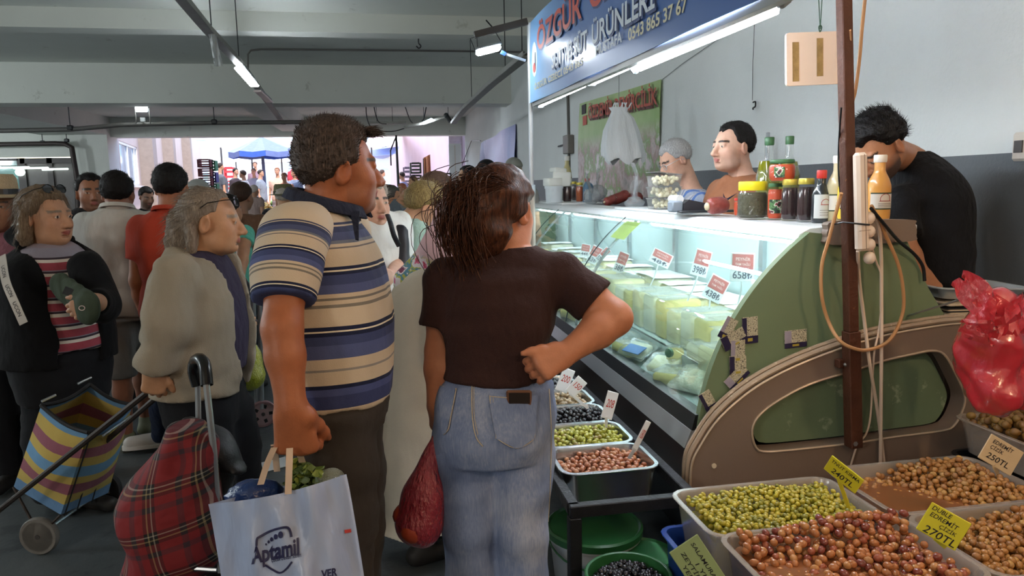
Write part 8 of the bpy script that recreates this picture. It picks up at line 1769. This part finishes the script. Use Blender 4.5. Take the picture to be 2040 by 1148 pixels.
for k, (x, y) in enumerate(top_):
    c, e = px(1985, 650 + 12 * k, 2.13), px(x, y, 2.12 + .01 * (k % 3)); w = nrm(np.cross(e - c, (0, 1, 0))) * (.045 + .02 * rs.rand()); ph = rs.rand(3) * 6
    MB().grid([[c * (1 - u) + e * u + w * v * (1.1 - .55 * u) + np.array((0, .016 * math.sin(9 * u + 5 * v + ph[0]) - .02 * math.sin(PI * u), .010 * math.sin(11 * v + ph[1]))) for v in np.linspace(-1, 1, 11)] for u in np.linspace(0, 1.05, 11)]).build('bag_flap', REDF, t, 35)
MB().tube([px(1985, 600, 2.24), px(1985, 575, 2.3), (px(1985, 575, 2.3)[0], 2.40, .93)], .004, 5).build('hook', ALU, t)
# folding trolley with a pink wheel behind the old man
t = thing('folding_trolley', 'light metal folding trolley with a pink wheel behind the old man', 'trolley', px(515, 835, 4.55) * (1, 1, 0))
for x0, x1 in ((503, 512), (516, 522)): MB().tube([px(x0, 540, 4.5), px(x1, 815, 4.5)], .014, 8).build('tube', ALU, t)
for y in (640, 745): MB().tube([px(500, y, 4.5), px(522, y, 4.5)], .010, 6).build('crossbar', ALU, t)
wheel(None, px(522, 803, 4.5) * (1, 1, 0) + (0, 0, .085), nrm(np.array((.35, -1, 0))), .085, .03, mat('pink_wheel', '#8a6a6c', .6), mat('pink_rim', '#9a7f80', .6), t)
hang_bag('black shoulder bag hanging beside the folding trolley', (478, 540), (488, 590), (494, 630), .08, BB, 4.6, 6, name='shoulder_bag', res=.016); hang_bag('white and green printed bag held behind the old man', (472, 540), (470, 570), (468, 600), .09, mat('printed_film', '#c7d3bd', .4, vary=.3, vscale=14), 4.85, 7, name='printed_bag', res=.018)
q = px(908, 390, 4.46); t = thing('held_phone', 'black phone with a patterned back held up by the counter', 'phone', q); MB().box(q, (.075, .009, .15), rotz(-.1), .01).build('body', BLACKP, t, 30); MB().box(q - (0, .0055, 0), (.055, .002, .10), rotz(-.1)).build('print', mat('grey_print', '#6f6a66'), t, 0)
tag(MB().box(np.array((*px(556, 908, 3.9)[:2], .004)) * 1., (.22, .14, .003), rotz(.5)).build('paper_sheet', PLATE), 'white sheet of paper lying on the floor behind the carrier bag', 'paper')
# ================================================================ the open market beyond the hall
CR = {}
def cm(c): return cloth_mat('cloth_' + c[1:], c, .9, vary=.04)
def far(label, x, y, d, yaw, topc, botc, hairc, skin='#b88a6e', H=1.66, **kw):
    g = plain(label, (x, y, d), yaw, skin, hair_mat('hair_' + hairc[1:], hairc, hairc) if hairc else None, cm(topc), cm(botc), res=.03, detail=False, hairkw=dict(noise=.0, grow=.014, res=.012), fold=.004, **kw); return g
for a in ((('man in a dark grey tee standing by the dark crates outside', 440, 332, 24, -60, '#5a5d63', '#3a3d46', '#3a2f2a')), ('man in a white tee bending over the produce outside', 483, 347, 23, 80, '#d8d4ce', '#8a8f98', '#4a3a30'), ('person in black hair beside the red crates outside', 470, 342, 26, -120, '#3a3034', '#55504e', '#1d1818'), ('person in a grey top behind the produce table', 505, 342, 28, 170, '#9a9aa0', '#55504e', '#6a5a50'), ('person in a mauve top under the blue parasol', 508, 328, 32, 170, '#8a6f78', '#55504e', '#5a4038'), ('person in a slate tee leaning over the produce', 520, 345, 26, -100, '#7d848c', '#55504e', '#3a302c'), ('man in a bright red shirt stretching his arm outside', 583, 322, 27, 60, '#c4404a', '#6a5a60', '#3a3030'), ('person in a striped white shirt at the edge of the parasol', 602, 320, 28, -20, '#b9c0cc', '#7a808a', '#5a4a40'), ('woman in a pale blouse facing the hall', 552, 341, 25, 175, '#d2a890', '#8a7a78', '#8a5a40'), ('woman in a pink top standing at the produce', 566, 352, 22, 170, '#cf9a88', '#6a6a78', '#7a5040'), ('woman with reddish hair seen from behind outside', 482, 373, 17, -10, '#8a6a70', '#7a7078', '#6a3a2c'), ('person in a white scarf and checked coat outside', 507, 380, 16, -30, '#a08a84', '#8a7a78', '#d0c4bc'), ('person in a blue grey top at the right of the parasol', 585, 345, 24, 150, '#6f7a90', '#5a606c', '#6a4a3c'), ('man in a light shirt far beyond the striped polo man', 762, 345, 26, -60, '#d8c8c4', '#7a7a84', '#4a3a34'), ('person in a lilac top by the stacked crates', 800, 350, 24, 60, '#8f94b4', '#6a6a78', '#3a302c'), ('person in a white tee by the far right wall', 822, 362, 17, 100, '#cfd0d4', '#5a5a64', '#4a342c'), ('woman in an orange scarf far beyond the counter', 800, 376, 17, 120, '#d09a80', '#6a6a78', '#b06a50')): far(*a)
# big blue and white parasol
c = px(526, 316, 28); t = thing('market_parasol', 'large blue and white parasol over the produce outside', 'parasol', c * (1, 1, 0)); s = depth(c) / FPX; n_ = 8
PW = mat('pale_blue_canvas', '#65739f', .8); PB = mat('strong_blue_canvas', '#3f5fc0', .8); ap = px(520, 272, 28); R_ = 66 * s
for k in range(n_):
    a, b = 2 * PI * k / n_ + .2, 2 * PI * (k + 1) / n_ + .2; e = lambda q, z: np.array((c[0] + R_ * math.cos(q), c[1] + R_ * math.sin(q), px(526, z, 28)[2])); m = (e(a, 303) + e(b, 303)) / 2 - (0, 0, .05)
    MB().add([ap, e(a, 303), m, e(b, 303)], [(0, 1, 2), (0, 2, 3)]).build('panel', PW, t, 0); MB().add([e(a, 303), m, m - (0, 0, .2), e(a, 303) - (0, 0, .2)], [(0, 1, 2, 3)]).add([m, e(b, 303), e(b, 303) - (0, 0, .2), m - (0, 0, .2)], [(0, 1, 2, 3)]).build('valance', PB if k % 2 else PW, t, 0); MB().tube([ap - (0, 0, .3), e(a, 304)], .02, 5).build('rib', DARKF, t)
MB().cyl((c[0], c[1], -.02), ap, .06, n=10).build('pole', mat('slate_pole', '#5c6680', .5), t)
# produce tables with fruit in heaps
def produce(label, x, y, d, w, dep, cols, z=.85, rz=0.):
    c = px(x, y, d); c[2] = 0; t = thing('produce_stall', label, 'market stall', c); R = rotz(rz); MB().box(c + (0, 0, z - .04), (w, dep, .06), R).build('board', WOODD, t, 0); MB().box(c + R @ np.array((0, -dep / 2, z * .5)), (w, .02, z * .9), R).build('cloth_front', cm('#b0525a'), t, 0)
    for i, cc in enumerate(cols):
        mb = MB(); rs = np.random.RandomState(i)
        for k in range(60): u = rs.normal(0, .14, 2); mb.ball(c + R @ np.array(((i + .5) / len(cols) * w - w / 2 + np.clip(u[0], -.2, .2), np.clip(u[1] * 2, -dep / 2 + .1, dep / 2 - .1), z + .03 + .2 * max(0, 1 - abs(u[0]) * 4 - abs(u[1]) * 2))), .055, nu=6, nv=4)
        stuff(mb.build('fruit_heap', mat('fruit_' + cc[1:], cc, .5), t, 180))
    return t
produce('long outdoor table heaped with red and yellow produce', 545, 362, 23, 3.6, 1.6, ('#c4484a', '#c98a60', '#b9a04a', '#c05a50', '#d0b0a0', '#6f8a3c'))
produce('second outdoor table of greens behind the parasol pole', 560, 335, 31, 3., 1.2, ('#6f8a50', '#7fa05a', '#5f8040', '#8aa870')); produce('outdoor table of orange fruit right of the striped polo man', 770, 375, 20, 2.0, 1.0, ('#c9703a', '#c04a40', '#c9a050'))
# stacked crates
def crates(label, x0, x1, y0, y1, d, n, cols, cat='crate stack'):
    a, b = px(x0, y1, d), px(x1, y0, d); w = b[0] - a[0]; z1 = b[2]; h = z1 / n
    for i in range(n):
        t = thing('plastic_crate', label % ('%s from the bottom of' % ORD[i]), 'crate', ((a[0] + b[0]) / 2, a[1], i * h), 'stacked crates outside'); c = np.array(((a[0] + b[0]) / 2, a[1], i * h)); m = cm(cols[i % len(cols)])
        for s_ in (-1, 1): MB().box(c + (s_ * (w / 2 - .02), 0, h * .46), (.04, .4, h * .86)).build('side', m, t, 0)
        MB().box(c + (0, 0, .03), (w - .09, .39, .05)).build('base', m, t, 0)
        for z in (.32, .62, .85): MB().box(c + (0, -.19, h * z), (w - .09, .03, h * .14)).build('slat', m, t, 0)
crates('dark red plastic crate %s the tall stack by the outside wall', 400, 422, 316, 380, 22, 9, ('#6a3a40', '#7d4a4c')); crates('green plastic crate %s the stack beside the dark red one', 423, 432, 318, 380, 22.3, 7, ('#3f7a58', '#4a4a80')); crates('bright red plastic crate %s the stack under the parasol', 449, 467, 330, 360, 27, 4, ('#d0464a',)); crates('black plastic crate %s the stack by the pink wall', 818, 838, 322, 368, 23, 6, ('#3c3a42', '#4a5048')); crates('dark purple crate %s the leaning stack further out', 804, 818, 330, 365, 25, 4, ('#4a4252',))
# awnings and sheets strung over the market
def awning(label, q, col, sag=.3, m=None):
    P = [np.array(px(*v)) for v in q]; t = thing('awning', label, 'awning', (P[0] + P[2]) / 2); MB().grid([[(P[0] * (1 - u) + P[1] * u) * (1 - v) + (P[3] * (1 - u) + P[2] * u) * v - (0, 0, sag * math.sin(PI * u) * math.sin(PI * v)) for v in np.linspace(0, 1, 7)] for u in np.linspace(0, 1, 7)], .01).build('canvas', m or mat('awning_' + col[1:], col, .8, vary=.04), t, 60)
    for k in (3, 2): MB().cyl((P[k][0], P[k][1], 0), P[k] + (0, 0, .05), .04, n=6).build('post', DARKF, t)
awning('white awning stretched over the far left of the market', ((436, 262, 40), (520, 262, 40), (500, 292, 32), (440, 296, 32)), '#e9e4e2'); awning('pale cyan awning far behind the parasol', ((540, 270, 48), (640, 272, 48), (640, 300, 38), (560, 304, 38)), '#bcd8e2'); awning('pale pink awning beyond the parasol to the right', ((570, 280, 42), (640, 285, 42), (650, 304, 34), (590, 300, 34)), '#e0c4bc'); awning('pale pink sheet strung beside the face of the polo man', ((735, 268, 40), (800, 262, 40), (790, 288, 30), (740, 296, 30)), '#e6ccc8'); awning('blue edged awning low beside the polo man', ((730, 300, 36), (795, 292, 36), (790, 306, 30), (735, 312, 30)), '#8fa4d8'); awning('wide white awning far out in the market', ((460, 312, 55), (600, 310, 55), (600, 322, 46), (470, 324, 46)), '#dfe6ea')
t = thing('black_stand_pole', 'tall black pole standing outside near the face of the polo man', 'pole', px(795, 370, 20) * (1, 1, 0)); MB().tube([px(789, 270, 20), px(796, 380, 20) * (1, 1, 0) + (0, 0, -.02)], .03, 8).build('pole', BLACKP, t); MB().tube([px(789, 272, 20), px(778, 300, 20), px(779, 330, 20)], .02, 6).build('side_arm', BLACKP, t)
q = px(851, 340, 24); t = thing('hanging_sheet', 'brown sheet hanging on the pink wall outside', 'sheet', q); MB().grid([[px(845 + 11 * u + 2 * v, 314 + 48 * v - 6 * u, 23.8 + .05 * math.sin(9 * u)) for v in np.linspace(0, 1, 6)] for u in np.linspace(0, 1, 8)], .02).build('cloth', cm('#a8704f'), t, 60); MB().tube([px(844, 316, 23.9), px(845, 368, 23.9)], .03, 6).build('post', WOODD, t)
t = thing('pale_board', 'narrow white board leaning by the mauve pillar', 'board', px(907, 345, 22.8)); q = px(907, 325, 22.8); MB().box((q[0], q[1], (q[2] + .6) / 2), (.38, .03, q[2] + .6), ch=.01).build('board', WHITEP, t, 0); MB().box(px(907, 325, 22.78), (.02, .03, 1.1)).build('seam', LAB, t, 0)
t = thing('wire_rack', 'small black wire rack by the far right wall', 'rack', px(890, 352, 16))
for x in (882, 890, 898): MB().tube([px(x, 346, 16), px(x, 360, 16) * (1, 1, 0)], .015, 5).build('upright', BLACKP, t)
for y in (346, 352): MB().tube([px(881, y, 16), px(899, y, 16)], .018, 5).build('bar', BLACKP, t)
